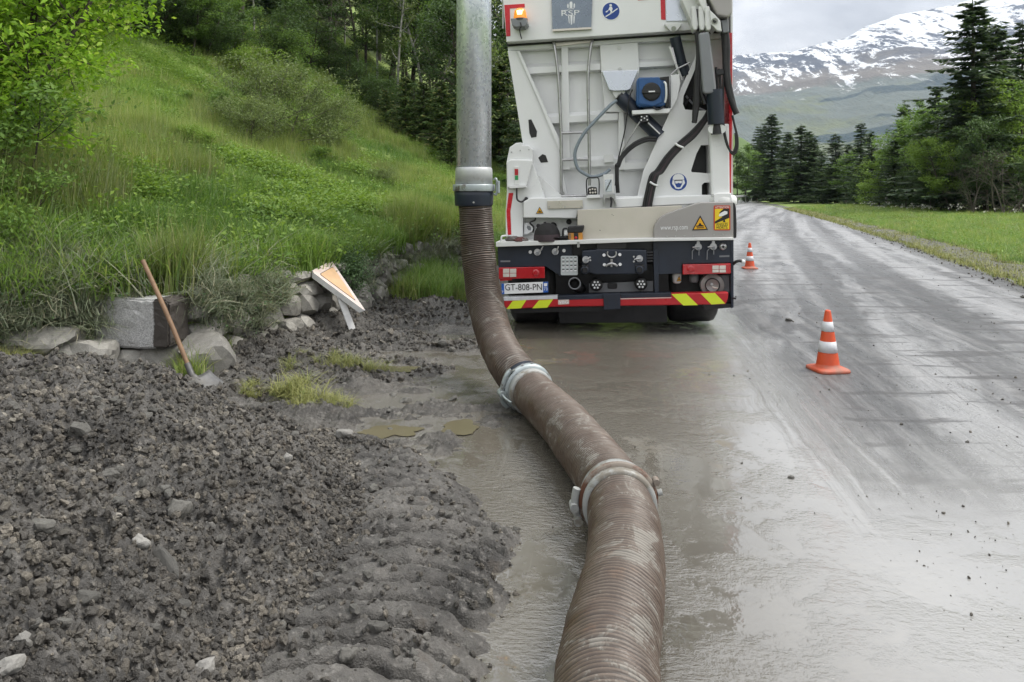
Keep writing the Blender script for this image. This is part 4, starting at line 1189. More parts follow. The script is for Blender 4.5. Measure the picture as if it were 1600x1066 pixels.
tube('reel_handle', [A3(1070, 512, 0.16), A3(1080, 530, 0.14), A3(1082, 600, 0.14), A3(1074, 640, 0.16)], 0.012, M['white'], reel)
tube('cable_loop', [A3(1000, 664, 0.18), A3(1020, 684, 0.16), A3(1050, 678, 0.16), A3(1066, 660, 0.18)], 0.008, M['rubber'], reel)
plate('clamp_block', A([(918, 720), (972, 716), (972, 760), (920, 764)], 0.20), 0.20, 0.30, M['black'], sh, 0.004)
for x, y in ((928, 728), (960, 726), (926, 750), (964, 748), (946, 738)):
    MB().cyl(A3(x, y, 0.2), A3(x, y, 0.19), 0.009, 0.008, 8).build('bolt', M['stickw'], sh)

# ---- hoses and cables on the rear
tube('grey_hose', [A3(772, 628, 0.34), A3(730, 660, 0.30), A3(650, 742, 0.27), A3(570, 832, 0.25), A3(522, 920, 0.25), A3(512, 985, 0.25), A3(530, 1050, 0.25), B3(562, 80, 0.25), B3(620, 106, 0.27), B3(690, 88, 0.30), B3(730, 60, 0.33)], 0.019, M['hosegrey'], seg=10)
tube('thin_cable', [A3(870, 560, 0.30), A3(850, 620, 0.28), A3(826, 800, 0.28), A3(790, 960, 0.28), B3(772, 60, 0.28), B3(764, 160, 0.28)], 0.007, M['rubber'])
tube('thin_rod', [A3(918, 760, 0.25), A3(830, 900, 0.27), A3(800, 960, 0.28)], 0.009, M['steel'], n=0)
for off in (0, 15):
    tube('black_hose', [A3(1020, 862 + off, 0.26), A3(960, 862 + off, 0.25), A3(880, 898 + off, 0.25), A3(810, 965 + off, 0.25), A3(775 + off * .6, 1040, 0.25), B3(772 + off * .4, 30, 0.25), B3(772 + off * .3, 120, 0.26), B3(778 + off * .3, 205, 0.28)], 0.018, M['rubber'])
for off, mt, rr in ((-16, 'rubber', 0.016), (0, 'rubber', 0.015), (14, 'capband', 0.015), (28, 'rubber', 0.016)):
    tube('hydraulic_hose', [A3(1350 + off * .5, 690, 0.22), A3(1320 + off * .6, 745, 0.20), A3(1250 + off * .6, 830 + off * .5, 0.19), A3(1165 + off * .6, 905 + off * .5, 0.19), A3(1090 + off * .8, 985 + off * .3, 0.19), A3(1035 + off * .9, 1066 + off * .2, 0.19), B3(1000 + off, 100, 0.18), B3(974 + off, 200, 0.18), B3(956 + off, 292, 0.18)], rr, M[mt])
for q in ((1162, 912, A3, 34), (1002, 152, B3, 32)):
    x, y, f, w = q
    tube('hose_tie', [f(x - w * .7, y - w * .45, 0.165), f(x, y, 0.155), f(x + w * .8, y + w * .3, 0.165)], 0.012, M['white'], n=0)
plate('hose_foot', B([(926, 290), (992, 286), (992, 298), (930, 300)], 0.17), 0.17, 0.22, M['rubber'])
# hose bundles on the tower
for a, mt in (([(1282, 200), (1292, 330), (1284, 480), (1276, 640), (1262, 740), (1254, 766)], 'rubber'), ([(1274, 210), (1284, 340), (1272, 480), (1266, 620), (1258, 720)], 'rubber'),
              ([(1268, 600), (1260, 690), (1258, 768)], 'rubber'), ([(1296, 210), (1306, 420), (1300, 560), (1322, 650)], 'black')):
    tube('boom_hose', [A3(x, y, 0.05 + 0.0002 * i) for i, (x, y) in enumerate(a)], 0.026, M[mt])
for a, r_ in (([(1440, 130), (1450, 260), (1452, 420), (1470, 560), (1500, 660), (1522, 712)], 0.032), ([(1452, 150), (1466, 280), (1466, 440), (1482, 560), (1510, 680)], 0.026),
              ([(1430, 200), (1440, 420), (1436, 640), (1442, 800), (1470, 920), (1500, 962), (1524, 930), (1526, 860), (1508, 780), (1494, 720)], 0.012),
              ([(1418, 450), (1426, 640), (1434, 780), (1460, 900), (1494, 950), (1516, 910), (1514, 830)], 0.012), ([(1392, 420), (1402, 560), (1408, 700)], 0.014),
              ([(1410, 430), (1420, 560), (1424, 700)], 0.012)):
    tube('boom_hose', [A3(x, y, 0.08) for x, y in a], r_, M['rubber'])
plate('hose_clamp', A([(1392, 440), (1436, 430), (1440, 462), (1396, 470)], 0.06), 0.04, 0.12, M['black'])
plate('hose_swivel', A([(1424, 126), (1470, 118), (1476, 200), (1436, 206)], 0.02), 0.02, 0.20, M['greyg'], bevel=0.01)

# ---- work lamp in a wire guard, lever box
wl_ = plate('work_lamp', B([(592, 176), (612, 168), (648, 170), (654, 216), (592, 218)], 0.16), 0.16, 0.24, M['rubber'], bevel=0.01)
tube('lamp_guard', [B3(588, 222, 0.15), B3(584, 150, 0.15), B3(590, 116, 0.15), B3(620, 110, 0.15), B3(656, 112, 0.15), B3(664, 150, 0.15), B3(662, 216, 0.15)], 0.007, M['black'], wl_, n=3)
for x, y in ((606, 186), (622, 182), (638, 184), (608, 204), (624, 204), (640, 202)):
    plate('led', disc(B, x, y, 6, 0.157, 10), 0.157, 0.162, M['lens_w'], wl_)
plate('lamp_base', B([(584, 222), (668, 218), (672, 236), (586, 240)], 0.15), 0.15, 0.24, M['white'], wl_, 0.003)
lvb = plate('lever_box', B([(688, 92), (752, 88), (756, 210), (694, 216)], 0.20), 0.20, 0.30, M['white_d'], bevel=0.006)
plate('lever_window', B([(700, 124), (742, 120), (744, 196), (702, 200)], 0.196), 0.196, 0.202, M['skyplate'], lvb)
tube('lever', [B3(706, 190, 0.19), B3(738, 126, 0.18)], 0.005, M['rubber'], lvb, n=0)
plate('latch', B([(686, 214), (762, 210), (772, 290), (750, 240), (704, 240), (694, 294)], 0.15), 0.15, 0.22, M['steel'], lvb, 0.003)
tube('latch_hook', [B3(736, 232, 0.14), B3(740, 262, 0.13), B3(736, 296, 0.13)], 0.010, M['rubber'], lvb, n=0)
plate('lamp_bracket', A([(690, 968), (752, 962), (756, 1010), (694, 1016)], 0.42), 0.42, 0.46, M['white_d'])

# ---- navy rear underbody
rear = plate('rear_panel', B([(30, 530), (490, 515), (498, 640), (500, 716), (420, 724), (330, 664), (40, 670), (36, 700)], 0.08), 0.08, 0.16, M['navy'], bevel=0.004)
plate('rear_panel', B([(1000, 512), (1500, 496), (1500, 640), (1180, 650), (1180, 708), (1036, 714), (1004, 700)], 0.08), 0.08, 0.16, M['navy'], bevel=0.004)
plate('mount_post', B([(1000, 560), (1034, 556), (1036, 840), (1010, 842)], 0.06), 0.06, 0.14, M['navy'], bevel=0.004)
plate('cross_member', B([(480, 520), (1040, 505), (1040, 570), (480, 600)], 0.14), 0.14, 0.3, M['black'])
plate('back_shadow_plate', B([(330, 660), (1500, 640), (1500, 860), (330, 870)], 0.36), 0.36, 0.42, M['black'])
plate('end_plate', B([(1486, 500), (1502, 498), (1502, 920), (1488, 926)], 0.07), 0.07, 0.5, M['navy'])
plate('grey_sheet', B([(1395, 724), (1488, 716), (1488, 826), (1395, 836)], 0.20), 0.20, 0.22, M['greyg'])
hit = plate('hitch_block', B([(556, 566), (640, 560), (650, 556), (960, 562), (962, 690), (900, 712), (640, 716), (556, 690)], 0.0), 0.0, 0.14, M['navy'], bevel=0.012)
plate('hitch_top', B([(648, 512), (832, 508), (832, 556), (648, 562)], 0.02), 0.02, 0.2, M['black'], hit, 0.006)
for x, y in ((694, 594), (792, 591), (696, 654), (794, 652)):
    MB().cyl(B3(x, y, 0.0), B3(x, y, -0.015), 0.018, 0.016, 12).build('bolt', M['stickw'], hit)
for x, y in ((606, 608), (608, 626), (880, 604), (880, 634)):
    MB().cyl(B3(x, y, 0.0), B3(x, y, -0.012), 0.011, 0.010, 10).build('bolt', M['steel'], hit)
k_ = [B3(742 + 28 * math.cos(a), 585 + 24 * math.sin(a), -0.03) for a in np.linspace(-0.6, PI + 0.6, 14)]
tube('shackle', k_, 0.009, M['steel'], hit, n=0)
tube('coupling_jaw', [B3(704, 662, -0.02), B3(722, 652, -0.03), B3(742, 646, -0.03), B3(760, 652, -0.03), B3(776, 662, -0.02)], 0.013, M['steel'], hit)
MB().cyl(B3(740, 618, -0.02), B3(740, 668, -0.02), 0.018, 0.012, 10).build('coupling_pin', M['steel'], hit)
def tap(x, y, d=0.05, hnd=(18, -36), mat='steel'):
    c = MB().cyl(B3(x, y, d + 0.04), B3(x, y, d - 0.04), 0.040, 0.036, 14).build('air_coupling', M[mat], truck)
    MB().cyl(B3(x, y + 8, d - 0.04), B3(x, y + 8, d - 0.055), 0.020, 0.018, 12).build('coupling_cap', M['greyg'], c)
    tube('lever', [B3(x + 8, y - 2, d - 0.05), B3(x + hnd[0], y + hnd[1] * .3, d - 0.055), B3(x + hnd[0] * 1.6, y + hnd[1], d - 0.05)], 0.008, M['steel'], c, n=0)
    return c
tap(278, 576, 0.07, (22, -38)); tap(390, 572, 0.07, (12, -34))
tap(1282, 542, 0.07, (-22, 4)); tap(1376, 540, 0.07, (-22, 4))
for x, y in ((1282, 516), (1376, 514)):
    MB().cyl(B3(x, y, 0.07), B3(x, y, 0.05), 0.017, 0.017, 12).build('coupling_eye', M['steel'], truck)
for p_ in ([(1262, 550), (1244, 570), (1244, 620)], [(1286, 560), (1286, 596)], [(1356, 548), (1338, 568), (1336, 622)], [(1378, 558), (1378, 590)]):
    tube('drain_wire', [B3(x, y, 0.03) for x, y in p_], 0.005, M['greyg'], n=0)
for x, y, r_ in ((234, 575, 10), (444, 566, 10)):
    MB().cyl(B3(x, y, 0.08), B3(x, y, 0.065), 0.019, 0.018, 14).build('plug', M['stickw'], truck)
sk = MB().lathe([(0, 0.045), (0.018, 0.045), (0.024, 0.05), (0.036, 0.052), (0.04, 0.08)], (B3(1437, 541, .05)[0], 0.0, B3(1437, 541, .05)[2]), 'y', 20).build('socket', M['steel'], truck)
MB().lathe([(0.0, 0.040), (0.013, 0.040), (0.014, 0.046)], (B3(1437, 541, .05)[0], 0.0, B3(1437, 541, .05)[2]), 'y', 16).build('socket_core', M['rubber'], sk)
tap(580, 622, -0.02, (14, -12)); tap(915, 616, -0.02, (-20, 6))
for x0, x1 in ((556, 598), (888, 944)):
    plate('trailer_socket', B([(x0, 656), (x1, 652), (x1, 706), (x0, 710)], -0.02), -0.02, 0.04, M['black'], hit, 0.01)
for x, y in ((574, 688), (915, 686)):
    MB().lathe([(0.03, -0.03), (0.045, -0.025), (0.045, 0.0)], (B3(x, y, -.02)[0], 0, B3(x, y, -.02)[2]), 'y', 18).build('socket_ring', M['navy'], hit)
for i in range(4):
    plate('hose_stub', B([(944, 574 + 18 * i), (1000, 570 + 18 * i), (1000, 582 + 18 * i), (944, 586 + 18 * i)], 0.06), 0.05, 0.09, M['black'], bevel=0.006)
# perforated light-grey vent plate with 4 x 4 louvres
vp = plate('vent_plate', rrect(B, 424, 600, 530, 720, 0.03, 8), 0.03, 0.07, pm('vent_paint', (0.50, 0.54, 0.55), 0.4, var=0.05), bevel=0.004)
for i in range(4):
    for j in range(4):
        x, y = 440 + 25 * i, 616 + 24 * j - 0.6 * i
        plate('vent_hole', B([(x - 7, y - 6), (x + 7, y - 6), (x + 7, y), (x - 7, y)], 0.026), 0.024, 0.031, M['rubber'], vp)
        MB().prism(B([(x - 7, y), (x + 7, y), (x + 7, y + 8), (x - 7, y + 8)], 0.02), 0.018, 0.031).build('vent_lip', M['stickw'], vp)
# exhaust, lamps, reservoir, fan wheel
ex = MB().tube([B3(510, 772, 0.0), B3(510, 772, 0.012), B3(540, 800, 0.30), B3(560, 815, 0.5)], [0.062, 0.066, 0.064, 0.062], 24, False).build('exhaust_pipe', M['black'], truck)
MB().lathe([(0.054, 0.005), (0.066, -0.004), (0.068, 0.006), (0.054, 0.02)], (B3(510, 772, 0)[0], 0.0, B3(510, 772, 0)[2]), 'y', 26).build('exhaust_rim', M['greyg'], ex)
MB().lathe([(0.0, 0.12), (0.058, 0.12), (0.058, 0.0)], (B3(510, 772, 0)[0], 0.0, B3(510, 772, 0)[2]), 'y', 20).build('exhaust_bore', M['rubber'], ex)
pl = plate('lamp_rail', B([(600, 772), (1000, 756), (1000, 818), (600, 828)], 0.20), 0.20, 0.24, M['greyg'])
plate('rail_slot', rrect(B, 716, 768, 776, 804, 0.19, 10), 0.19, 0.21, M['black'], pl, 0.004)
for cx_, cy_ in ((645, 780), (925, 775)):
    lp = MB().lathe([(0.0, 0.10), (0.06, 0.10), (0.068, 0.11), (0.068, 0.2)], (B3(cx_, cy_, .1)[0], 0.0, B3(cx_, cy_, .1)[2]), 'y', 24).build('reversing_lamp', M['rubber'], truck)
    for k in range(7):
        a = k * PI / 3
        rr = 0 if k == 6 else 20
        plate('led', disc(B, cx_ + rr * math.cos(a), cy_ + rr * math.sin(a), 6.5, 0.097, 10), 0.097, 0.103, M['stickw'], lp)
tank = MB().lathe([(0, 0.0), (0.035, 0.0), (0.045, 0.015), (0.05, 0.08), (0.045, 0.13), (0, 0.14)], (B3(1150, 770, .2)[0], 0.22, B3(1150, 770, .2)[2]), 'z', 18).build('reservoir', M['white_d'], truck)
triangle(B, [(1162, 722), (1177, 756), (1146, 758)], 0.165, truck)
MB().lathe([(0, 0.0), (0.035, 0.0), (0.05, 0.02), (0.05, 0.09), (0, 0.1)], (B3(1258, 768, .2)[0], 0.24, B3(1258, 768, .2)[2]), 'z', 18).build('reservoir', M['greyg'], truck)
fw = MB().lathe([(0.0, 0.15), (0.055, 0.15), (0.062, 0.135), (0.075, 0.135), (0.08, 0.15), (0.118, 0.14), (0.124, 0.15), (0.124, 0.24)], (B3(1370, 782, .14)[0], 0.0, B3(1370, 782, .14)[2]), 'y', 32).build('drum', M['greyp'], truck)
MB().lathe([(0.066, 0.128), (0.072, 0.126), (0.078, 0.128), (0.078, 0.14)], (B3(1370, 782, .14)[0], 0.0, B3(1370, 782, .14)[2]), 'y', 28).build('drum_ring', M['black'], fw)
tube('drum_handle', [B3(1370, 792, 0.12), B3(1384, 798, 0.11), B3(1404, 800, 0.115)], 0.008, M['inox'], fw, n=0)
MB().cyl(B3(1366, 776, 0.15), B3(1366, 776, 0.12), 0.015, 0.012, 12).build('drum_hub', M['steel'], fw)
# tail lights
def tail(x0, y0, x1, y1, w0, w1, cx_):
    t = plate('tail_light', B([(x0, y0), (x1, y0 - (x1 - x0) * .018), (x1, y1 - (x1 - x0) * .018), (x0, y1)], 0.035), 0.035, 0.12, M['lens_r'], bevel=0.008)
    ym = (y0 + y1) / 2
    for a, b in ((w0, (w0 + w1) / 2 - 2), ((w0 + w1) / 2 + 2, w1)):
        plate('clear_lens', B([(a, y0 + 8), (b, y0 + 7), (b, ym - 3), (a, ym - 2)], 0.030), 0.028, 0.04, M['lens_w'], t, 0.002)
        plate('clear_lens', B([(a, ym + 1), (b, ym), (b, y1 - 14), (a, y1 - 13)], 0.030), 0.028, 0.04, M['lens_w'], t, 0.002)
    MB().lathe([(0.0, 0.03), (0.018, 0.028), (0.036, 0.031), (0.040, 0.036)], (B3(cx_, ym - 3, .03)[0], 0, B3(cx_, ym - 3, .03)[2]), 'y', 20).build('lamp_bowl', M['lens_r'], t)
    return t
tl = tail(36, 672, 324, 744, 64, 146, 268)
plate('lamp_tail', B([(36, 700), (52, 742), (120, 742), (120, 750), (46, 756)], 0.05), 0.05, 0.10, M['lens_r'], tl)
tail(1184, 652, 1486, 716, 1370, 1454, 1236)
plate('side_badge', B([(48, 628), (108, 627), (108, 637), (48, 638)], 0.074), 0.074, 0.082, M['greyg'])
plate('side_badge', B([(1414, 597), (1476, 595), (1476, 605), (1414, 607)], 0.074), 0.074, 0.082, M['greyg'])
# number plate
np_ = plate('number_plate', B([(54, 772), (345, 760), (345, 826), (56, 838)], 0.015), 0.015, 0.025, M['stickw'], bevel=0.003)
plate('plate_band', B([(54, 772), (70, 771.4), (72, 837), (56, 838)], 0.0125), 0.0125, 0.016, M['plateblue'], np_)
plate('plate_band', B([(313, 761.2), (345, 760), (345, 826), (314, 827.2)], 0.0125), 0.0125, 0.016, M['plateblue'], np_)
tx('GT-808-PN', 76, 776, 307, 812, 0.0115, 'stickk', np_)
for o in np_.children:
    if o.name.startswith('lettering'):
        o.rotation_euler = (R(90), R(0.4), 0)
tx('73', 318, 796, 341, 814, 0.0105, 'stickw', np_)
plate('region_mark', B([(318, 770), (340, 769), (338, 788), (320, 789)], 0.0105), 0.0105, 0.013, M['stickw'], np_)
tx('F', 59, 816, 67, 830, 0.0105, 'stickw', np_)
# bumper
bp = plate('bumper', B([(66, 862), (404, 850), (690, 842), (1470, 826), (1468, 866), (1452, 902), (400, 918), (88, 932), (72, 914)], 0.0), 0.0, 0.12, M['red'], bevel=0.012)
plate('bumper_cap', B([(404, 848), (690, 838), (690, 868), (404, 876)], -0.003), -0.003, 0.10, M['navy'], bp, 0.006)
plate('bumper_cap', B([(796, 836), (1114, 828), (1114, 856), (796, 864)], -0.003), -0.003, 0.10, M['navy'], bp, 0.006)
plate('anti_slip_strip', B([(66, 858), (404, 848), (404, 868), (70, 880)], -0.003), -0.003, 0.11, M['conew'], bp, 0.003)
plate('bumper_highlight', B([(796, 864), (1114, 857), (1114, 862), (796, 870)], -0.002), -0.002, 0.0, M['signrim'], bp)
for q in ([(86, 930), (124, 880), (210, 874), (176, 926)], [(246, 926), (288, 876), (376, 870), (340, 922)]):
    plate('yellow_chevron', B(q, -0.004), -0.004, 0.0, M['yel'], bp)
for q in ([(1114, 838), (1206, 834), (1280, 906), (1188, 908)], [(1296, 834), (1386, 830), (1450, 896), (1364, 902)]):
    plate('yellow_chevron', B(q, -0.004), -0.004, 0.0, M['yel'], bp)
lb = plate('maker_label', B([(407, 874), (476, 871), (476, 900), (408, 903)], -0.004), -0.004, 0.0, M['signrim'], truck)
tx('VBG', 412, 878, 471, 896, -0.0052, 'stickw', lb)
tow = plate('tow_bracket', B([(688, 836), (796, 832), (796, 930), (694, 936)], -0.03), -0.03, 0.06, M['navy'], bevel=0.004)
for i in range(2):
    for j in range(4):
        plate('bolt_hole', disc(B, 716 + 52 * i, 858 + 20 * j, 4, -0.032, 8), -0.032, -0.028, M['rubber'], tow)
plate('lower_guard', B([(110, 930), (690, 912), (690, 940), (140, 956)], 0.10), 0.10, 0.2, M['black'])
plate('lower_guard', B([(1310, 904), (1496, 896), (1500, 920), (1320, 936)], 0.10), 0.10, 0.2, M['black'])
MB().box(-0.60, 0.60, 0.46, 0.48, 0.0, 0.45).build('gap_shade_panel', M['black'], truck)  # added panel, not a truck part; darkens the gap under the tail
# marker arm on the right
ma = tube('marker_arm', [B3(1500, 650, 0.1), B3(1516, 636, 0.02), B3(1540, 630, 0.0), B3(1562, 636, 0.0)], 0.016, M['rubber'])
MB().lathe([(0.0, -0.02), (0.016, -0.02), (0.02, -0.01), (0.02, 0.02)], (B3(1562, 634, 0)[0], 0.0, B3(1562, 634, 0)[2]), 'y', 16).build('arm_lens', M['stickw'], ma)
tube('hook_stub', [B3(1490, 862, 0.08), B3(1508, 864, 0.06), B3(1514, 866, 0.05)], 0.010, M['black'], n=0)
tube('loop_cable', [B3(196, 352, 0.36), B3(230, 346, 0.33), B3(262, 356, 0.31), B3(262, 376, 0.31), B3(232, 392, 0.32), B3(254, 420, 0.34), B3(250, 452, 0.36)], 0.009, M['rubber'])
nb = plate('oval_tag', B([(196, 396), (216, 392), (240, 404), (254, 424), (244, 446), (216, 462), (196, 466)], 0.34), 0.34, 0.36, M['stickw'])
plate('tag_mark', B([(214, 410), (230, 412), (240, 424), (236, 440), (222, 438), (212, 424)], 0.337), 0.337, 0.341, M['greyg'], nb)

# ---- things lying on the ledge
def on_truck(x, y, z):
    return TM @ Vector((x, y, z))
# folded glove / rag
def blob(name, mat, parent, c, r, seed, amp=0.25, sub=4, flat=1.0):
    bm = bmesh.new()
    bmesh.ops.create_icosphere(bm, subdivisions=sub, radius=1)
    vv = np.array([v.co[:] for v in bm.verts])
    ff = np.array([[v.index for v in f.verts] for f in bm.faces])
    bm.free()
    n = fbm(vv[:, 0] * 1.3 + vv[:, 2] + seed, vv[:, 1] * 1.3 - vv[:, 2] * .7, 1.2, 4, seed)
    vv = vv * (1 + amp * n[:, None])
    vv = vv * np.array(r) + np.array(c)
    return obj_np(name, vv, ff, mat, parent)
lz = B([(150, 514)], 0.06)[0]
gl = empty('work_glove', on_truck(lz[0], 0.06, lz[1]), TRK_ROT)
tag(gl, 'crumpled grey and dark red work glove on the left end of the white ledge', 'glove')
w_ = 1 / 3.9925 * 7.95 / FPX
blob('glove_back', M['cloth'], gl, (-0.04, 0.02, 18 * w_), (50 * w_, 0.07, 22 * w_), 3)
blob('glove_palm', M['cloth_r'], gl, (0.03, -0.02, 15 * w_), (34 * w_, 0.05, 18 * w_), 8)
blob('glove_cuff', M['cloth'], gl, (0.085, 0.0, 14 * w_), (22 * w_, 0.06, 16 * w_), 5)
for k in range(4):
    MB().tube(smooth_path([(-0.02 + .012 * k, -0.06, 0.03), (0.0 + .012 * k, -0.075, 0.02), (0.03 + .012 * k, -0.07, 0.012)], 3), 0.010, 8).build('finger', M['cloth_r'], gl)
# cap with headset band
lz = B([(340, 507)], 0.10)[0]
cp = empty('cap', on_truck(lz[0], 0.10, lz[1]), TRK_ROT)
tag(cp, 'black peaked cap with a dark band on the white ledge beside the yellow tool', 'cap')
prof = [(86, 0), (88, 12), (84, 44)]
MB().lathe([(r * w_, h * w_) for r, h in prof], (0, 0, 0), 'z', 28).build('cap_band', M['capband'], cp)
MB().lathe([(84 * w_, 42 * w_), (78 * w_, 66 * w_), (66 * w_, 88 * w_), (44 * w_, 108 * w_), (16 * w_, 117 * w_), (0, 117 * w_)], (0, 0, 0), 'z', 28).build('crown', M['capfab'], cp)
pk = []
for k in range(13):
    a = R(-62 + 124 * k / 12)
    pk.append((84 * w_ * math.cos(a), 84 * w_ * math.sin(a)))
outp = [(84 * w_ + (66 * w_) * math.cos(R(-62 + 124 * k / 12)) ** 0.7, 84 * w_ * math.sin(R(-62 + 124 * k / 12))) for k in range(13)]
vs_ = [(x, y, 26 * w_) for x, y in pk] + [(x, y, (12 if k not in (0, 12) else 22) * w_) for k, (x, y) in enumerate(outp)]
vs_ += [(x, y, z - 0.006) for x, y, z in vs_]
fs_ = []
for k in range(12):
    fs_ += [(k, k + 1, 14 + k, 13 + k), (26 + k + 1, 26 + k, 39 + k, 40 + k), (13 + k, 14 + k, 40 + k, 39 + k)]
MB().add(vs_, fs_, True).build('peak', M['capfab'], cp)
MB().lathe([(0, 118 * w_), (9 * w_, 120 * w_), (9 * w_, 112 * w_)], (-0.02, 0, 0.006), 'z', 12).build('button', M['capfab'], cp)
blob('ear_pad', M['capfab'], cp, (-52 * w_, -0.03, 100 * w_), (14 * w_, 0.02, 14 * w_), 4, 0.1, 3)
# black and yellow cordless tool
lz = B([(510, 506)], 0.06)[0]
tl_ = empty('cordless_tool', on_truck(lz[0], 0.06, lz[1]), TRK_ROT)
tag(tl_, 'yellow and black cordless tool standing on the white ledge', 'power tool')
MB().box(-38 * w_, 52 * w_, -0.04, 0.06, 0, 54 * w_).build('battery', M['toolyel'], tl_, 0.012)
MB().prism([(-44 * w_, 54 * w_), (-40 * w_, 92 * w_), (64 * w_, 98 * w_), (60 * w_, 74 * w_), (54 * w_, 54 * w_)], -0.05, 0.07).build('body', M['rubber'], tl_, 0.012)
MB().box(-2 * w_, 26 * w_, -0.046, 0.0, 8 * w_, 52 * w_).build('clip', M['black'], tl_, 0.004)
MB().box(-34 * w_, -20 * w_, -0.046, 0.0, 6 * w_, 50 * w_).build('stripe', M['wood'], tl_, 0.004)
MB().lathe([(0, -0.05), (9 * w_, -0.05), (9 * w_, -0.04)], (10 * w_, 0, 22 * w_), 'y', 12).build('knob', M['red'], tl_)
MB().tube(smooth_path([(-44 * w_, 0, 80 * w_), (-66 * w_, 0, 78 * w_), (-72 * w_, 0, 56 * w_), (-70 * w_, 0, 24 * w_), (-40 * w_, 0, 18 * w_)], 4), 6 * w_, 8).build('handle', M['rubber'], tl_)
MB().box(-62 * w_, -40 * w_, -0.02, 0.02, 40 * w_, 66 * w_).build('label_plate', M['stickw'], tl_, 0.003)
MB().tube(smooth_path([(-38 * w_, 0.0, 22 * w_), (-90 * w_, 0.02, 20 * w_), (-150 * w_, 0.03, 8 * w_)], 4), 12 * w_, 8).build('strap', M['rubber'], tl_)
# ------------------------------------------------------------------ suction pipe hanging from the boom
PY = 6.12
PXW = (740.5 - CX) / FPX * PY
pipe = empty('suction_pipe', (PXW, PY, 0))
tag(pipe, 'shiny galvanised steel suction pipe hanging upright left of the truck', 'pipe')
zz = lambda py: CAMH - (py - YH) / FPX * PY
MB().lathe([(0.130, 4.6), (0.143, 4.6), (0.143, zz(262)), (0.130, zz(262))], seg=40).build('pipe_tube', M['galv'], pipe)
MB().lathe([(0.143, zz(262)), (0.150, zz(264)), (0.152, zz(268)), (0.153, zz(289)), (0.14, zz(289))], seg=40).build('collar', M['collar'], pipe)
fl = MB().lathe([(0.15, zz(288.5)), (0.172, zz(288.5)), (0.174, zz(290)), (0.174, zz(298)), (0.172, zz(299)), (0.15, zz(299))], seg=40).build('flange_clamp', M['clamp'], pipe)
lt = MB().tube(smooth_path([(0.165, -0.05, zz(281)), (0.185, -0.06, zz(280)), (0.19, -0.06, zz(292)), (0.185, -0.06, zz(304)), (0.168, -0.05, zz(303))], 4), 0.009, 8).build('latch_lever', M['clamp'], fl)
MB().box(0.195, 0.214, -0.085, -0.03, zz(302), zz(283)).build('latch_handle', M['clamp'], fl, 0.004)
MB().cyl((0.185, -0.06, zz(285)), (0.21, -0.06, zz(285)), 0.008, seg=8).build('latch_pin', M['black'], fl)
MB().cyl((0.185, -0.06, zz(301)), (0.21, -0.06, zz(301)), 0.008, seg=8).build('latch_pin', M['black'], fl)
MB().lathe([(0.15, zz(298)), (0.163, zz(300)), (0.160, zz(306)), (0.157, zz(319)), (0.151, zz(322)), (0.13, zz(322))], seg=40).build('rubber_sleeve', M['navy'], pipe)
MB().cyl((0.006, -0.155, zz(316)), (0.006, -0.162, zz(316)), 0.008, seg=10).build('sleeve_screw', M['steel'], pipe)

# ------------------------------------------------------------------ ribbed suction hose on the ground
HP = [(742.5, 318, 6.12), (744, 350, 6.12), (747, 390, 6.10), (752, 435, 6.04), (761, 485, 5.88), (777, 535, 5.58), (799, 575, 5.20)]
def hw(px, py, Y):
    return Vector(((px - CX) / FPX * Y, Y, CAMH - (py - YH) / FPX * Y))
path = [hw(*q) for q in HP]
for px, py in ((829, 611), (874, 655), (921, 712), (958, 765), (974, 815), (977, 868), (972, 920), (960, 980), (950, 1040), (950, 1120), (960, 1250)):
    g = on_ground(px, py, 0.150)
    path.append(g)
path.append(path[-1] + (path[-1] - path[-2]).normalized() * 0.8 + Vector((0, 0, -0.004)))
path.append(path[-1] + Vector((0.05, -0.8, 0)))
sp = smooth_path(path, 40)
P = np.array([v[:] for v in sp])
seg = np.linalg.norm(np.diff(P, axis=0), axis=1)
s_ = np.concatenate([[0], np.cumsum(seg)])
LEN = s_[-1]
def hose_at(s):
    return np.stack([np.interp(s, s_, P[:, k]) for k in range(3)], -1)
def nearest_s(px, py, Y):
    q = np.array(hw(px, py, Y))
    return s_[np.argmin(((P - q) ** 2).sum(1))]
sA = s_[np.argmin(((P - np.array(on_ground(826, 608, 0.15))) ** 2).sum(1))]
sB = s_[np.argmin(((P - np.array(on_ground(966, 784, 0.15))) ** 2).sum(1))]
HR = 0.137
def frames(s):
    c = hose_at(s)
    e = 0.03
    t = hose_at(np.minimum(s + e, LEN)) - hose_at(np.maximum(s - e, 0))
    t /= np.linalg.norm(t, axis=1)[:, None]
    n = np.zeros_like(c)
    ref = np.array([1.0, 0.1, 0.0])
    for i in range(len(s)):
        v = ref - t[i] * (ref @ t[i])
        n[i] = v / np.linalg.norm(v)
        ref = n[i]
    b = np.cross(t, n)
    return c, t, n, b
hose = empty('suction_hose', (float(P[0, 0]), float(P[0, 1]), 0))
tag(hose, 'long brown ribbed rubber suction hose snaking over the wet road towards the viewer', 'hose')
HO = np.array(hose.location)
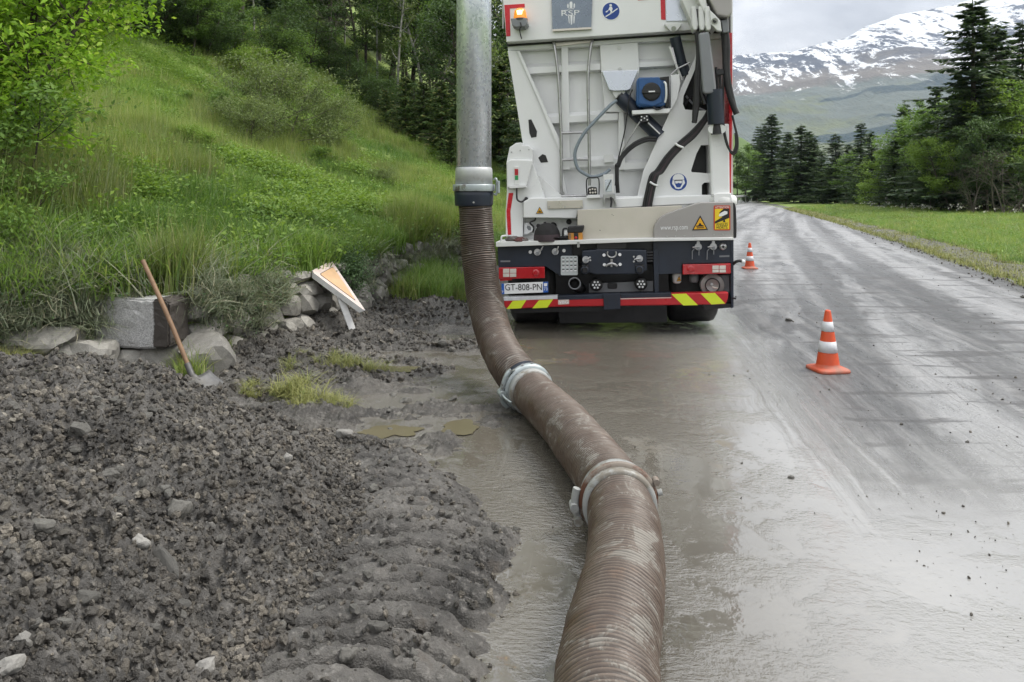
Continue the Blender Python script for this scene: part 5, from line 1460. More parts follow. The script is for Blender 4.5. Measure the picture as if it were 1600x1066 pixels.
def hose_section(name, s0, s1, pitch):
    n = int((s1 - s0) / pitch * 5)
    s = np.linspace(s0, s1, n)
    c, t, nn, b = frames(s)
    K = 56
    th = np.arange(K) / K * 2 * PI
    jit = 0.55 * vnoise(s * 9.0, s * 0 + 2.2, 122)[:, None] + 0.25 * vnoise(np.repeat(s[:, None], K, 1) * 30, np.repeat(np.sin(th)[None], n, 0) * 2, 124)
    ph = 2 * PI * (s[:, None] / pitch + jit) - th[None, :]
    rid = 0.5 + 0.5 * np.cos(ph)
    wob = 0.0045 * fbm(np.repeat(s[:, None], K, 1) * 6, np.repeat(np.sin(th)[None], n, 0) * 1.5, 1.0, 3, 121)
    endt = 1 - 0.55 * np.exp(-np.minimum(s - s0, s1 - s) / 0.02)[:, None]
    r = HR + 0.0080 * (rid ** 1.6 - 0.5) * endt + wob
    pts = c[:, None] + r[..., None] * (np.cos(th)[None, :, None] * nn[:, None] + np.sin(th)[None, :, None] * b[:, None]) - HO
    gi = (np.arange(n - 1)[:, None] * K)
    k = np.arange(K)[None]
    k2 = (k + 1) % K
    f = np.stack([gi + k, gi + K + k, gi + K + k2, gi + k2], -1).reshape(-1, 4)[:, ::-1]
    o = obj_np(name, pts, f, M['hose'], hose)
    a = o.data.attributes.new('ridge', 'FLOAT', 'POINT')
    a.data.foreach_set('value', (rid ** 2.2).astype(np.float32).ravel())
    return o
hose_section('hose_section', 0.0, sA - 0.10, 0.0175)
hose_section('hose_section', sA + 0.08, sB - 0.075, 0.0180)
hose_section('hose_section', sB + 0.06, LEN, 0.0185)
def ring(name, s0, s1, r, mat, parent=None, thick=0.012, seg=48):
    s = np.array([s0, s0, (s0 + s1) / 2, s1, s1])
    c, t, nn, b = frames(s)
    rr = [r - thick, r - 0.003, r, r - 0.003, r - thick]
    th = np.arange(seg) / seg * 2 * PI
    pts = np.array([c[i] + rr[i] * (np.cos(th)[:, None] * nn[i] + np.sin(th)[:, None] * b[i]) for i in range(5)]).reshape(-1, 3) - HO
    f = []
    for i in range(4):
        for k in range(seg):
            f.append((i * seg + k, i * seg + (k + 1) % seg, (i + 1) * seg + (k + 1) % seg, (i + 1) * seg + k))
    return obj_np(name, pts, np.array(f)[:, ::-1], mat, parent or hose)
def rim_pt(s, ang, r):
    c, t, nn, b = frames(np.array([s - .001, s, s + .001]))
    return Vector(c[1] + r * (math.cos(ang) * nn[1] + math.sin(ang) * b[1]) - HO)
# first coupling: zinc lever clamp with a rubber cuff each side
ring('rubber_cuff', sA - 0.115, sA - 0.028, 0.152, M['navy'], thick=0.02)
ring('coupling_cuff', sA + 0.025, sA + 0.105, 0.153, M['muddymetal'], thick=0.02)
cl = ring('coupling_clamp', sA - 0.035, sA + 0.030, 0.170, M['clamp'], thick=0.03)
hinge = PI * 1.02
for i, (a0, a1) in enumerate(((PI * 0.72, PI * 0.98), (PI * 1.05, PI * 1.22))):
    pts = [rim_pt(sA - 0.005, a, 0.186 + 0.004 * math.sin((a - a0) * 8)) for a in np.linspace(a0, a1, 8)]
    MB().tube(pts, 0.015, 10).build('clamp_lever', M['clamp'], cl)
MB().cyl(rim_pt(sA - 0.045, hinge, 0.186), rim_pt(sA + 0.04, hinge, 0.186), 0.024, seg=14).build('clamp_hinge', M['clamp'], cl)
MB().tube(smooth_path([rim_pt(sA + 0.03, hinge, 0.19), rim_pt(sA + 0.10, hinge + 0.05, 0.185), rim_pt(sA + 0.16, hinge + 0.12, 0.165)], 4), 0.007, 8).build('safety_pin', M['clamp'], cl)
for a in np.linspace(PI * 0.45, PI * 0.95, 5):
    MB().cyl(rim_pt(sA - 0.003, a, 0.165), rim_pt(sA - 0.003, a, 0.176), 0.010, seg=10).build('clamp_rivet', M['steel'], cl)
# second coupling: muddy, with a rusty band
ring('coupling_cuff', sB - 0.085, sB - 0.018, 0.156, M['muddymetal'], thick=0.02)
ring('coupling_cuff', sB + 0.012, sB + 0.065, 0.157, M['muddymetal'], thick=0.02)
c2 = ring('rusty_clamp', sB - 0.016, sB + 0.012, 0.170, M['rust'], thick=0.03)
pts = [rim_pt(sB, a, 0.185) for a in np.linspace(PI * 0.90, PI * 1.13, 10)]
MB().tube(pts, 0.017, 10).build('clamp_lever', M['muddymetal'], c2)
MB().cyl(rim_pt(sB - 0.035, PI * 1.03, 0.19), rim_pt(sB + 0.035, PI * 1.03, 0.19), 0.019, seg=12).build('clamp_hinge', M['muddymetal'], c2)
MB().cyl(rim_pt(sB - 0.015, PI * 1.13, 0.185), rim_pt(sB + 0.035, PI * 1.13, 0.188), 0.019, seg=12).build('lever_knuckle', M['muddymetal'], c2)
MB().cyl(rim_pt(sB - 0.02, PI * 0.16, 0.182), rim_pt(sB + 0.02, PI * 0.16, 0.182), 0.014, seg=10).build('clamp_bolt', M['rust'], c2)
MB().cyl(rim_pt(sB, PI * 0.07, 0.17), rim_pt(sB, PI * 0.07, 0.19), 0.014, seg=10).build('clamp_bolt', M['muddymetal'], c2)

# ------------------------------------------------------------------ traffic cones
def make_cone(px, py, h, label, rz):
    g = on_ground(px, py)
    c = empty('traffic_cone', (g.x, g.y, 0.0), (0, 0, rz))
    tag(c, label, 'traffic cone', 'traffic cones along the truck')
    k = h / 0.50
    b = MB()
    n = 32
    def sq(hw_, z, p=6):
        out = []
        for i in range(n):
            a = 2 * PI * i / n
            ca, sa = math.cos(a), math.sin(a)
            q = (abs(ca) ** p + abs(sa) ** p) ** (-1 / p)
            out.append((hw_ * q * ca, hw_ * q * sa, z))
        return out
    rings = [sq(0.136 * k, 0.0), sq(0.140 * k, 0.006 * k), sq(0.138 * k, 0.022 * k), sq(0.126 * k, 0.030 * k)]
    rings += [[(0.098 * k * math.cos(2 * PI * i / n), 0.098 * k * math.sin(2 * PI * i / n), 0.036 * k) for i in range(n)],
              [(0.090 * k * math.cos(2 * PI * i / n), 0.090 * k * math.sin(2 * PI * i / n), 0.060 * k) for i in range(n)]]
    vv = [p for r_ in rings for p in r_]
    ff = [(i * n + j, i * n + (j + 1) % n, (i + 1) * n + (j + 1) % n, (i + 1) * n + j) for i in range(len(rings) - 1) for j in range(n)]
    b.add(vv, ff, True)
    b.build('base', M['orange_m'], c)
    rad = lambda z: (0.090 + (0.023 - 0.090) * (z - 0.06) / (0.49 - 0.06)) * k
    MB().lathe([(rad(z), z * k) for z in (0.06, 0.2, 0.35, 0.485)] + [(0.021 * k, 0.495 * k), (0.012 * k, 0.50 * k), (0.010 * k, 0.48 * k)], seg=32).build('body', M['orange'], c)
    for z0, z1 in ((0.155, 0.245), (0.325, 0.405)):
        MB().lathe([(rad(z0) - .001, z0 * k), (rad(z0) + 0.0022, z0 * k + .001), (rad(z1) + 0.0022, z1 * k - .001), (rad(z1) - .001, z1 * k)], seg=32).build('reflective_band', M['conew'], c)
    return c
make_cone(1293.5, 579, 0.50, 'orange and white striped cone alone on the open wet road in front', R(8))
make_cone(1171.5, 420, 0.50, 'smaller looking orange and white cone further off beside the truck tail', R(-5))

# ------------------------------------------------------------------ dry stone wall
wall = empty('dry_stone_wall', (-2.2, 7.0, 0))
tag(wall, 'low dry stone wall of rough grey stones holding back the grassy bank', 'wall')
WO = np.array(wall.location)
def rock_mesh(seed, sub=2, boxy=0.55, amp=0.22, name='stone', freq=1.1):
    bm = bmesh.new()
    bmesh.ops.create_icosphere(bm, subdivisions=sub, radius=1)
    v = np.array([q.co[:] for q in bm.verts])
    f = np.array([[q.index for q in p.verts] for p in bm.faces])
    bm.free()
    m_ = np.abs(v).max(1)[:, None]
    v = v * (1 - boxy) + (v / m_) * boxy * 0.86
    r = np.random.default_rng(seed)
    for _ in range(5):                       # broken faces
        nrm = r.normal(size=3)
        nrm /= np.linalg.norm(nrm)
        dcut = r.uniform(0.62, 0.85)
        over = np.maximum(v @ nrm - dcut, 0)
        v = v - over[:, None] * nrm
    n = fbm(v[:, 0] * 1.2 + v[:, 2] * .7 + seed, v[:, 1] * 1.2 - v[:, 2] * .6 + seed * 1.7, freq, 3, seed)
    v = v * (1 + amp * n[:, None])
    return mesh_np(name, v, f, False)
WALLM = []
for k in range(10):
    me = rock_mesh(200 + k, 3 if k < 5 else 2, 0.6, 0.16, 'wall_stone')
    me.materials.append(M['stone'])
    WALLM.append(me)
def wall_pt(t):
    """t = metres along the foot of the wall from its near end"""
    ys = np.linspace(5.3, 13.0, 400)
    xs = np.interp(ys, WALL_Y, WALL_X)
    L = np.concatenate([[0], np.cumsum(np.hypot(np.diff(xs), np.diff(ys)))])
    y = float(np.interp(t, L, ys)); x = float(np.interp(t, L, xs))
    y2 = float(np.interp(t + .1, L, ys)); x2 = float(np.interp(t + .1, L, xs))
    return x, y, math.atan2(y2 - y, x2 - x)
rs = np.random.default_rng(5)
z = 0.02
first = True
course = 0
def put_stone(x, y, z, ang, w, d, h, mesh, tilt=0.12):
    o = bpy.data.objects.new('stone', mesh)
    link(o, wall)
    o.location = (x - WO[0], y - WO[1], z - WO[2])
    o.rotation_euler = (rs.normal(0, tilt), rs.normal(0, tilt), ang + rs.normal(0, 0.08))
    o.scale = (w / 2 * 1.16, d / 2 * 1.1, h / 2 * 1.16)
    return o
for course, (z, h, rec) in enumerate(((0.03, 0.24, 0.0), (0.235, 0.20, 0.03), (0.41, 0.17, 0.06), (0.56, 0.15, 0.09))):
    t = rs.uniform(-0.15, 0.1)
    while t < 8.4:
        w = rs.uniform(0.16, 0.46) * (1.0 if course < 2 else 0.8)
        x, y, a = wall_pt(max(t + w / 2, 0))
        hz = h * rs.uniform(0.8, 1.25)
        nx, ny = -math.sin(a), math.cos(a)
        off = rec - 0.02 + rs.normal(0, 0.02)
        gap = (course == 3 and rs.random() < 0.35) or (course >= 1 and 0.15 < t + w / 2 < 1.35 and y < 6.0) or (course == 2 and rs.random() < .1)
        if not gap:
            put_stone(x + nx * off, y + ny * off, z + hz / 2 + rs.normal(0, 0.012), a, w, 0.30, hz, WALLM[rs.integers(10)])
        t += w * 0.95
# large foot stones under the block and pale coping stones at the far end
put_stone(-2.80, 5.80, 0.16, 0.2, 0.46, 0.34, 0.36, WALLM[0], 0.03)
put_stone(-2.40, 5.86, 0.18, 0.5, 0.42, 0.34, 0.36, WALLM[3], 0.03)
put_stone(-3.15, 5.52, 0.22, 0.1, 0.42, 0.3, 0.30, WALLM[1], 0.05)
put_stone(-3.42, 5.45, 0.38, 0.1, 0.46, 0.3, 0.20, WALLM[2], 0.05)
for (px, py, Y, w, h) in ((684, 388, 11.6, 0.16, 0.14), (685, 399, 11.55, 0.15, 0.12), (669, 392, 11.4, 0.16, 0.12), (588, 405, 9.6, 0.16, 0.10), (604, 401, 9.9, 0.2, 0.12)):
    q = hw(px, py, Y)
    o = put_stone(q.x, q.y, q.z, 1.2, w, 0.2, h, WALLM[int(rs.integers(10))])
# concrete block lying on the wall
bl = MB()
b0 = hw(147, 545, 5.42); 
n = 26
cx_, cy_, cz_ = (213 - CX) / FPX * 5.62 - 0.035, 5.80, CAMH - (506 - YH) / FPX * 5.62
vv = []
prof = [(-0.31, 0.165), (-0.29, 0.185), (0.285, 0.195), (0.31, 0.17), (0.315, -0.15), (0.295, -0.175), (-0.25, -0.195), (-0.275, -0.18), (-0.30, -0.10)]
bl.prism(prof, -0.17, 0.12)
blk = bl.build('concrete_block', M['concrete'], None)
bm = bmesh.new()
bm.from_mesh(blk.data)
bmesh.ops.bevel(bm, geom=bm.edges[:], offset=0.014, segments=2, affect='EDGES')
bmesh.ops.triangulate(bm, faces=bm.faces[:])
bmesh.ops.subdivide_edges(bm, edges=[e for e in bm.edges if e.calc_length() > 0.06], cuts=4)
bmesh.ops.triangulate(bm, faces=bm.faces[:])
bmesh.ops.subdivide_edges(bm, edges=[e for e in bm.edges if e.calc_length() > 0.05], cuts=2)
bmesh.ops.triangulate(bm, faces=bm.faces[:])
cc = np.array([v.co[:] for v in bm.verts])
nn_ = 0.010 * fbm(cc[:, 0] + 0.6 * cc[:, 1], cc[:, 2] - 0.5 * cc[:, 1], 9, 4, 180) + 0.006 * fbm(cc[:, 0] - cc[:, 1], cc[:, 2] + cc[:, 1], 30, 2, 181)
chip = np.maximum(np.abs(cc[:, 0]) / 0.31 + np.abs(cc[:, 2]) / 0.19 - 1.72, 0) * (0.5 + fbm(cc[:, 0], cc[:, 2], 14, 2, 182)) * 0.10
for v, d_, c_ in zip(bm.verts, nn_, chip):
    v.co = v.co * (1 - max(c_, 0)) + Vector(v.co).normalized() * d_
bm.to_mesh(blk.data)
bm.free()
blk.location = (cx_, cy_, cz_)
blk.rotation_euler = (0.02, R(1.5), R(-6))
blk.scale = (1.0, 1, 1)
tag(blk, 'big speckled grey concrete block lying on the near end of the stone wall', 'concrete block')

# ------------------------------------------------------------------ shovel
g0 = hw(300, 586, 5.36)
top = hw(223, 407, 5.50)
shv = empty('shovel', g0)
tag(shv, 'shovel with a long wooden handle leaning against the concrete block', 'shovel')
MB().tube(smooth_path([(0, 0, 0), (top - g0) * 0.5 + Vector((0.004, 0, 0.01)), top - g0], 8), [0.0165] * 17, 12).build('handle', M['wood'], shv)
sb = MB()
dirb = (hw(338, 615, 5.25) - g0)
d0 = dirb.normalized()
side = Vector((d0.y, -d0.x, 0)).normalized()
upb = side.cross(d0)
nU, nV = 9, 9
for i in range(nU):
    u = i / (nU - 1)
    wdt = 0.105 * (1.0 if u < .65 else math.sqrt(max(1 - ((u - .65) / .36) ** 2, 0.03)))
    for j in range(nV):
        v = j / (nV - 1) * 2 - 1
        sb.v.append(tuple(d0 * (0.04 + 0.24 * u) + side * wdt * v + upb * (0.030 * v * v - 0.01 * math.sin(u * PI) + 0.012)))
for i in range(nU - 1):
    for j in range(nV - 1):
        a = i * nV + j
        sb.f.append((a, a + 1, a + nV + 1, a + nV)); sb.sm.append(True)
bo = sb.build('blade', M['shovel'], shv)
so = bo.modifiers.new('solid', 'SOLIDIFY'); so.thickness = 0.004
MB().tube(smooth_path([(top - g0) * 0.10, Vector((0, 0, 0)), d0 * 0.035, d0 * 0.09 + Vector((0, 0, .008))], 4), [0.023] * 5 + [0.021] * 4 + [0.016, 0.012, 0.008, 0.005], 10).build('socket', M['shovel'], shv)

# ------------------------------------------------------------------ tipped triangular sign
pa, pb = hw(487, 424, 7.42), hw(571, 486, 7.34)
mid = (pa + pb) / 2
side_l = (pb - pa).length
pc = mid + Vector((-0.175, 0.46, 0.24)).normalized() * side_l * 0.866
sg = empty('road_sign', hw(558, 528, 7.38))
SO = sg.location
tag(sg, 'tipped over triangular works sign with a faded orange face against the stone wall', 'road sign')
nrm = (pb - pa).cross(pc - pa).normalized()
if nrm.z < 0:
    nrm = -nrm
def tri_plate(name, shrink, z0, z1, mat, parent):
    c = (pa + pb + pc) / 3
    base = []
    for p_, q1, q2 in ((pa, pb, pc), (pb, pc, pa), (pc, pa, pb)):
        p1 = c + (p_ - c) * shrink
        e1 = (c + (q1 - c) * shrink - p1).normalized()
        e2 = (c + (q2 - c) * shrink - p1).normalized()
        r_ = 0.035 * shrink
        base += [p1 + e2 * r_, p1 + (e1 + e2) * r_ * 0.28, p1 + e1 * r_]
    lo = [p_ + nrm * z0 - SO for p_ in base]
    hi = [p_ + nrm * z1 - SO for p_ in base]
    n = len(base)
    mb = MB().add(lo + hi, [tuple(range(n)), tuple(range(2 * n - 1, n - 1, -1))] + [(i, (i + 1) % n, n + (i + 1) % n, n + i) for i in range(n)])
    return mb.build(name, mat, parent)
pn = tri_plate('sign_panel', 1.0, -0.012, 0.0, M['signrim'], sg)
tri_plate('sign_face', 0.66, 0.001, 0.004, M['signface'], pn)
tri_plate('sign_edge', 0.69, 0.0005, 0.002, M['stickk'], pn)
# folded rim flanges
for p_, q_ in ((pa, pb), (pb, pc), (pc, pa)):
    e = (q_ - p_).normalized()
    a, b_ = p_ + e * 0.01 - SO, q_ - e * 0.01 - SO
    dn = -nrm * 0.055
    out = e.cross(nrm).normalized() * 0.003
    mb = MB().add([a, b_, b_ + dn - e * .03, a + dn + e * .03, a + out, b_ + out, b_ + dn + out - e * .03, a + dn + out + e * .03],
                  [(0, 1, 2, 3), (7, 6, 5, 4), (0, 4, 5, 1), (1, 5, 6, 2), (2, 6, 7, 3), (3, 7, 4, 0)])
    mb.build('rim_flange', M['signback'], pn)
t_ = hw(527, 452, 7.44) - SO
ft = Vector((0, 0, -0.05))
sd_ = Vector((0.030, 0.012, 0.006))
ax = (t_ - ft).normalized()
fw_ = ax.cross(sd_).normalized() * 0.018
pv = []
for q in (ft, t_):
    pv += [q - sd_ - fw_, q + sd_ - fw_, q + sd_ + fw_, q - sd_ + fw_]
MB().add(pv, [(3, 2, 1, 0), (4, 5, 6, 7), (0, 1, 5, 4), (1, 2, 6, 5), (2, 3, 7, 6), (3, 0, 4, 7)]).build('post', M['signback'], sg, 0.004)

# ------------------------------------------------------------------ loose stones that can be picked out one by one
STM = {}
for key in ('wetstone', 'palestone', 'stone'):
    STM[key] = []
    for k in range(4):
        me = rock_mesh(300 + k * 7, 3, 0.4, 0.2, 'loose_stone')
        me.materials.append(M[key])
        STM[key].append(me)
def heap_hit(px, py):
    d = px_ray(px, py)
    t = np.arange(1.2, 6.0, 0.01)
    zt = pile_z(d[0] * t, t, True)
    hit = np.nonzero(CAMH + d[2] * t <= zt)[0]
    k = hit[0] if len(hit) else len(t) - 1
    return Vector((d[0] * t[k], t[k], float(max(zt[k], 0.0))))
def loose(px, py, wpx, hpx, key, k, label, rot=(0.2, 0.1, 0.4), group=None, deep=1.0, ground=False):
    q = on_ground(px, py) if ground else heap_hit(px, py)
    s = q.y / FPX
    o = bpy.data.objects.new('loose_stone', STM[key][k % 4])
    link(o)
    o.location = q + Vector((0, 0, hpx * s * 0.02))
    o.rotation_euler = rot
    o.scale = (wpx * s / 2 * 1.1, wpx * s / 2 * 0.8 * deep, hpx * s / 2 * 1.1)
    tag(o, label, 'stone', group)
    return o
slab = loose(258, 893, 34, 78, 'wetstone', 0, 'long flat dark slab of stone sunk in the middle of the heap', (R(-38), R(-32), 0.2), deep=0.5)
loose(222, 855, 26, 17, 'palestone', 1, 'small pale angular stone just above the dark flat slab', (0.1, 0.5, 0.2))
loose(282, 944, 30, 16, 'wetstone', 2, 'flat grey stone just below the lower end of the dark slab', (0.1, 0.3, 0.2))
loose(320, 1048, 38, 28, 'palestone', 3, 'rounded pale brown stone at the bottom edge of the heap', (0.1, 0.1, 0.7))
loose(41, 1012, 26, 44, 'palestone', 0, 'upright pointed yellowish stone low on the left of the heap', (0.2, -0.35, 0.2))
loose(280, 797, 34, 34, 'wetstone', 1, 'blocky grey stone standing out in the upper middle of the heap', (0.2, 0.3, 0.8))
loose(255, 768, 22, 18, 'wetstone', 3, 'small dark stone touching the upper left of the blocky grey stone', (0.6, 0.1, 0.1))
loose(66, 826, 36, 22, 'wetstone', 2, 'dark rounded stone on the left flank of the heap', (0.1, 0.1, 0.3))
loose(123, 677, 30, 24, 'wetstone', 0, 'round muddy stone high up on the heap below its crest', (0.3, 0.2, 0.3))
loose(137, 935, 34, 22, 'wetstone', 1, 'flat brownish stone lying left of the dark slab', (0.5, 0.2, 0.6))
loose(172, 746, 24, 20, 'wetstone', 3, 'angular dark stone left of the blocky grey stone', (0.3, 0.6, 0.2))
loose(538, 680, 24, 14, 'palestone', 2, 'smooth whitish stone on the right shoulder of the heap', (0.05, 0.05, 0.2))
loose(450, 723, 13, 14, 'palestone', 1, 'small pale pebble on the slope below the whitish stone', (0.05, 0.4, 0.2))
loose(328, 830, 18, 14, 'palestone', 0, 'pale brown pebble right of the blocky grey stone', (0.05, 0.4, 0.9))
loose(590, 984, 30, 20, 'wetstone', 2, 'grey stone low on the right side of the heap', (0.15, 0.1, 0.2))
loose(545, 1032, 30, 22, 'wetstone', 1, 'rounded grey stone at the heap foot near the bottom edge', (0.15, 0.1, 0.6))
loose(15, 1055, 40, 24, 'palestone', 3, 'pale stone cut off by the lower left corner of the picture', (0.15, 0.1, 0.6))
loose(100, 980, 20, 14, 'wetstone', 2, 'small brown stone right of the upright yellowish stone', (0.15, 0.3, 0.6))
loose(498, 904, 22, 16, 'wetstone', 0, 'muddy pebble halfway down the right slope of the heap', (0.15, 0.3, 0.6))
loose(364, 602, 30, 18, 'stone', 1, 'pale flat stone in the mud right of the shovel blade', (0.1, -0.2, 0.4), ground=True)
loose(384, 596, 26, 20, 'stone', 2, 'pointed grey stone behind the flat stone near the shovel', (0.1, -0.5, 0.4), ground=True)
loose(634, 628, 18, 13, 'wetstone', 3, 'small dark clod on the wet mud beyond the brown puddles', (0.1, 0.1, 0.1), ground=True)
loose(807, 828, 12, 11, 'wetstone', 1, 'dark pebble on the wet edge between the heap and the hose', (0.1, 0.1, 0.1), ground=True)
loose(1233, 502, 12, 9, 'wetstone', 0, 'black clod on the road behind the near cone', (0.1, 0.1, 0.1), ground=True)
loose(1236, 748, 9, 9, 'wetstone', 2, 'black pebble on the wet slurry below the near cone', (0.1, 0.1, 0.1), ground=True)
# many more, alike, scattered over the heap
rr = np.random.default_rng(77)
cnt = 0
while cnt < 70:
    px, py = rr.uniform(0, 760), rr.uniform(600, 1060)
    x = heap_hit(px, py)
    if poly_dist(np.array([x.x]), np.array([x.y]), PB)[0] < 0.12 or x.y > 4.7:
        continue
    w_px = rr.uniform(9, 20)
    loose(px, py, w_px, w_px * rr.uniform(0.55, 0.8), 'wetstone', int(rr.integers(4)),
          'one of the small stones half buried in the grey heap', tuple(rr.uniform(-0.6, 0.6, 3) * (1, 1, 5)), 'small stones in the heap')
    cnt += 1
cnt = 0
while cnt < 60:
    px, py = rr.uniform(340, 720), rr.uniform(540, 690)
    q = on_ground(px, py)
    if q.x < np.interp(q.y, WALL_Y, WALL_X) + 0.1 or poly_dist(np.array([q.x]), np.array([q.y]), PB)[0] > -0.1:
        continue
    w_px = rr.uniform(7, 17)
    o = loose(px, py, w_px, w_px * rr.uniform(0.4, 0.7), 'wetstone', int(rr.integers(4)),
          'one of the flat stones strewn over the mud in front of the wall', tuple(rr.uniform(-0.3, 0.3, 3) * (1, 1, 8)), 'stones strewn on the mud', ground=True)
    o.location.z = float(mud_z(np.array([q.x]), np.array([q.y]))[0]) + 0.008
    cnt += 1
# ------------------------------------------------------------------ vegetation
def leaves_np(c, size, rng, up=0.5, droop=0.0, aspect=0.55, fold=0.25):
    """diamond leaves, 2 triangles each, at centres c; every leaf its own island"""
    n = len(c)
    size = np.broadcast_to(size, n)
    nr = rng.normal(size=(n, 3))
    nr[:, 2] = np.abs(nr[:, 2]) + up
    nr /= np.linalg.norm(nr, axis=1)[:, None]
    d = rng.normal(size=(n, 3))
    d[:, 2] -= droop
    d -= nr * (d * nr).sum(1)[:, None]
    d /= np.linalg.norm(d, axis=1)[:, None]
    s = np.cross(nr, d)
    h = size[:, None]
    a, b = c - d * h * .5, c + d * h * .5
    m1 = c + s * h * aspect * .5 + nr * h * fold * .3
    m2 = c - s * h * aspect * .5 + nr * h * fold * .3
    v = np.stack([a, m1, b, m2], 1).reshape(-1, 3)
    i = np.arange(n)[:, None] * 4
    f = np.concatenate([i + [0, 1, 2], i + [0, 2, 3]], 1).reshape(-1, 3)
    return v, f

def limbs_np(paths, seg=6):
    """paths: list of (points (n,3), radii (n))"""
    V, F = [], []
    off = 0
    th = np.arange(seg) / seg * 2 * PI
    for P_, r_ in paths:
        P_, r_ = np.asarray(P_, float), np.asarray(r_, float)
        n = len(P_)
        t = np.gradient(P_, axis=0)
        t /= np.linalg.norm(t, axis=1)[:, None] + 1e-9
        ref = np.where(np.abs(t[:, 2:3]) < 0.9, [[0, 0, 1.0]], [[1.0, 0, 0]])
        a = np.cross(t, ref)
        a /= np.linalg.norm(a, axis=1)[:, None] + 1e-9
        b = np.cross(t, a)
        v = P_[:, None] + r_[:, None, None] * (np.cos(th)[None, :, None] * a[:, None] + np.sin(th)[None, :, None] * b[:, None])
        V.append(v.reshape(-1, 3))
        g = np.arange(n - 1)[:, None] * seg
        k = np.arange(seg)[None]
        k2 = (k + 1) % seg
        F.append((np.stack([g + k, g + k2, g + seg + k2, g + seg + k], -1).reshape(-1, 4)) + off)
        off += n * seg
    return np.concatenate(V), np.concatenate(F)

def wander(p0, d, L, n, rng, wob=0.15, up=0.0):
    p = [np.array(p0, float)]
    d = np.array(d, float)
    d /= np.linalg.norm(d)
    for _ in range(n):
        d = d + rng.normal(size=3) * wob + np.array([0, 0, up])
        d /= np.linalg.norm(d)
        p.append(p[-1] + d * L / n)
    return np.array(p)

class Kind:
    """one kind of tree: a crown mesh and a trunk mesh, shared by its copies"""
    def __init__(s, trunk, crown, tmat, cmat, extra=None):
        s.trunk, s.crown = trunk, crown
        s.trunk.materials.append(tmat)
        s.crown.materials.append(cmat)

def broadleaf(seed, H=6.0, crown_r=1.8, base=0.25, nl=9, leaf=0.12, nleaf=5000, tr=0.10, stems=1, tmat='bark', cmat='leaf_mid', shape=1.0, clump=0.42, lean=0.1, droop=0.2, sub=4, thin=1.0):
    rng = np.random.default_rng(seed)
    paths, tips = [], []
    for st in range(stems):
        d0 = np.array([rng.normal(0, lean + 0.25 * (stems > 1)), rng.normal(0, lean + 0.25 * (stems > 1)), 1.0])
        o0 = np.array([rng.normal(0, .12), rng.normal(0, .12), -0.15]) * (stems > 1) + [0, 0, -0.1]
        trunk = wander(o0, d0, H * 0.93, 9, rng, 0.07, 0.05)
        paths.append((trunk, np.linspace(tr, tr * 0.18, 10)))
        for k in range(nl):
            f = base + (1 - base) * (k + rng.uniform(0, 1)) / nl
            i = min(f * 9, 8.99)
            p = trunk[int(i)] * (1 - i % 1) + trunk[int(i) + 1] * (i % 1)
            az = k * 2.4 + rng.uniform(-.5, .5)
            env = math.sin(min(max((f - base) / (1 - base), 0.02), 0.98) * PI * 0.86 + 0.35) ** 0.7
            L = crown_r * shape * max(env, 0.2) * rng.uniform(0.75, 1.15)
            br = wander(p, [math.cos(az), math.sin(az), rng.uniform(0.15, 0.75)], L, 5, rng, 0.16, 0.03)
            paths.append((br, np.linspace(tr * 0.42 * (1 - f * .6), tr * 0.06, 6)))
            tips.append((br[-1], 1.0))
            for q in range(sub):
                j = rng.integers(1, 5)
                sb_ = wander(br[j], br[j] - br[j - 1] + rng.normal(size=3) * np.linalg.norm(br[j] - br[j - 1]) * 0.9, L * rng.uniform(.3, .55), 3, rng, 0.2, 0.04)
                paths.append((sb_, np.linspace(tr * 0.12 * thin, tr * 0.03 * thin, 4)))
                tips.append((sb_[-1], 0.8))
                tips.append((sb_[1], 0.6))
        tips.append((trunk[-1], 0.8))
    tv, tf = limbs_np(paths)
    w = np.array([t[1] for t in tips])
    ctr = np.array([t[0] for t in tips])
    pick = rng.choice(len(ctr), nleaf, p=w / w.sum())
    dirs = rng.normal(size=(nleaf, 3))
    dirs /= np.linalg.norm(dirs, axis=1)[:, None]
    rad = clump * w[pick] * (0.35 + 0.65 * rng.uniform(0, 1, nleaf) ** 0.5) * np.where(rng.random(nleaf) < 0.1, 1.5, 1.0)
    c = ctr[pick] + dirs * rad[:, None] * np.array([1, 1, 0.62])
    lv, lf = leaves_np(c, leaf * rng.uniform(0.6, 1.25, nleaf), rng, 0.6, droop)
    return Kind(mesh_np('trunk', tv, tf), mesh_np('crown', lv, lf, False), M[tmat], M[cmat])

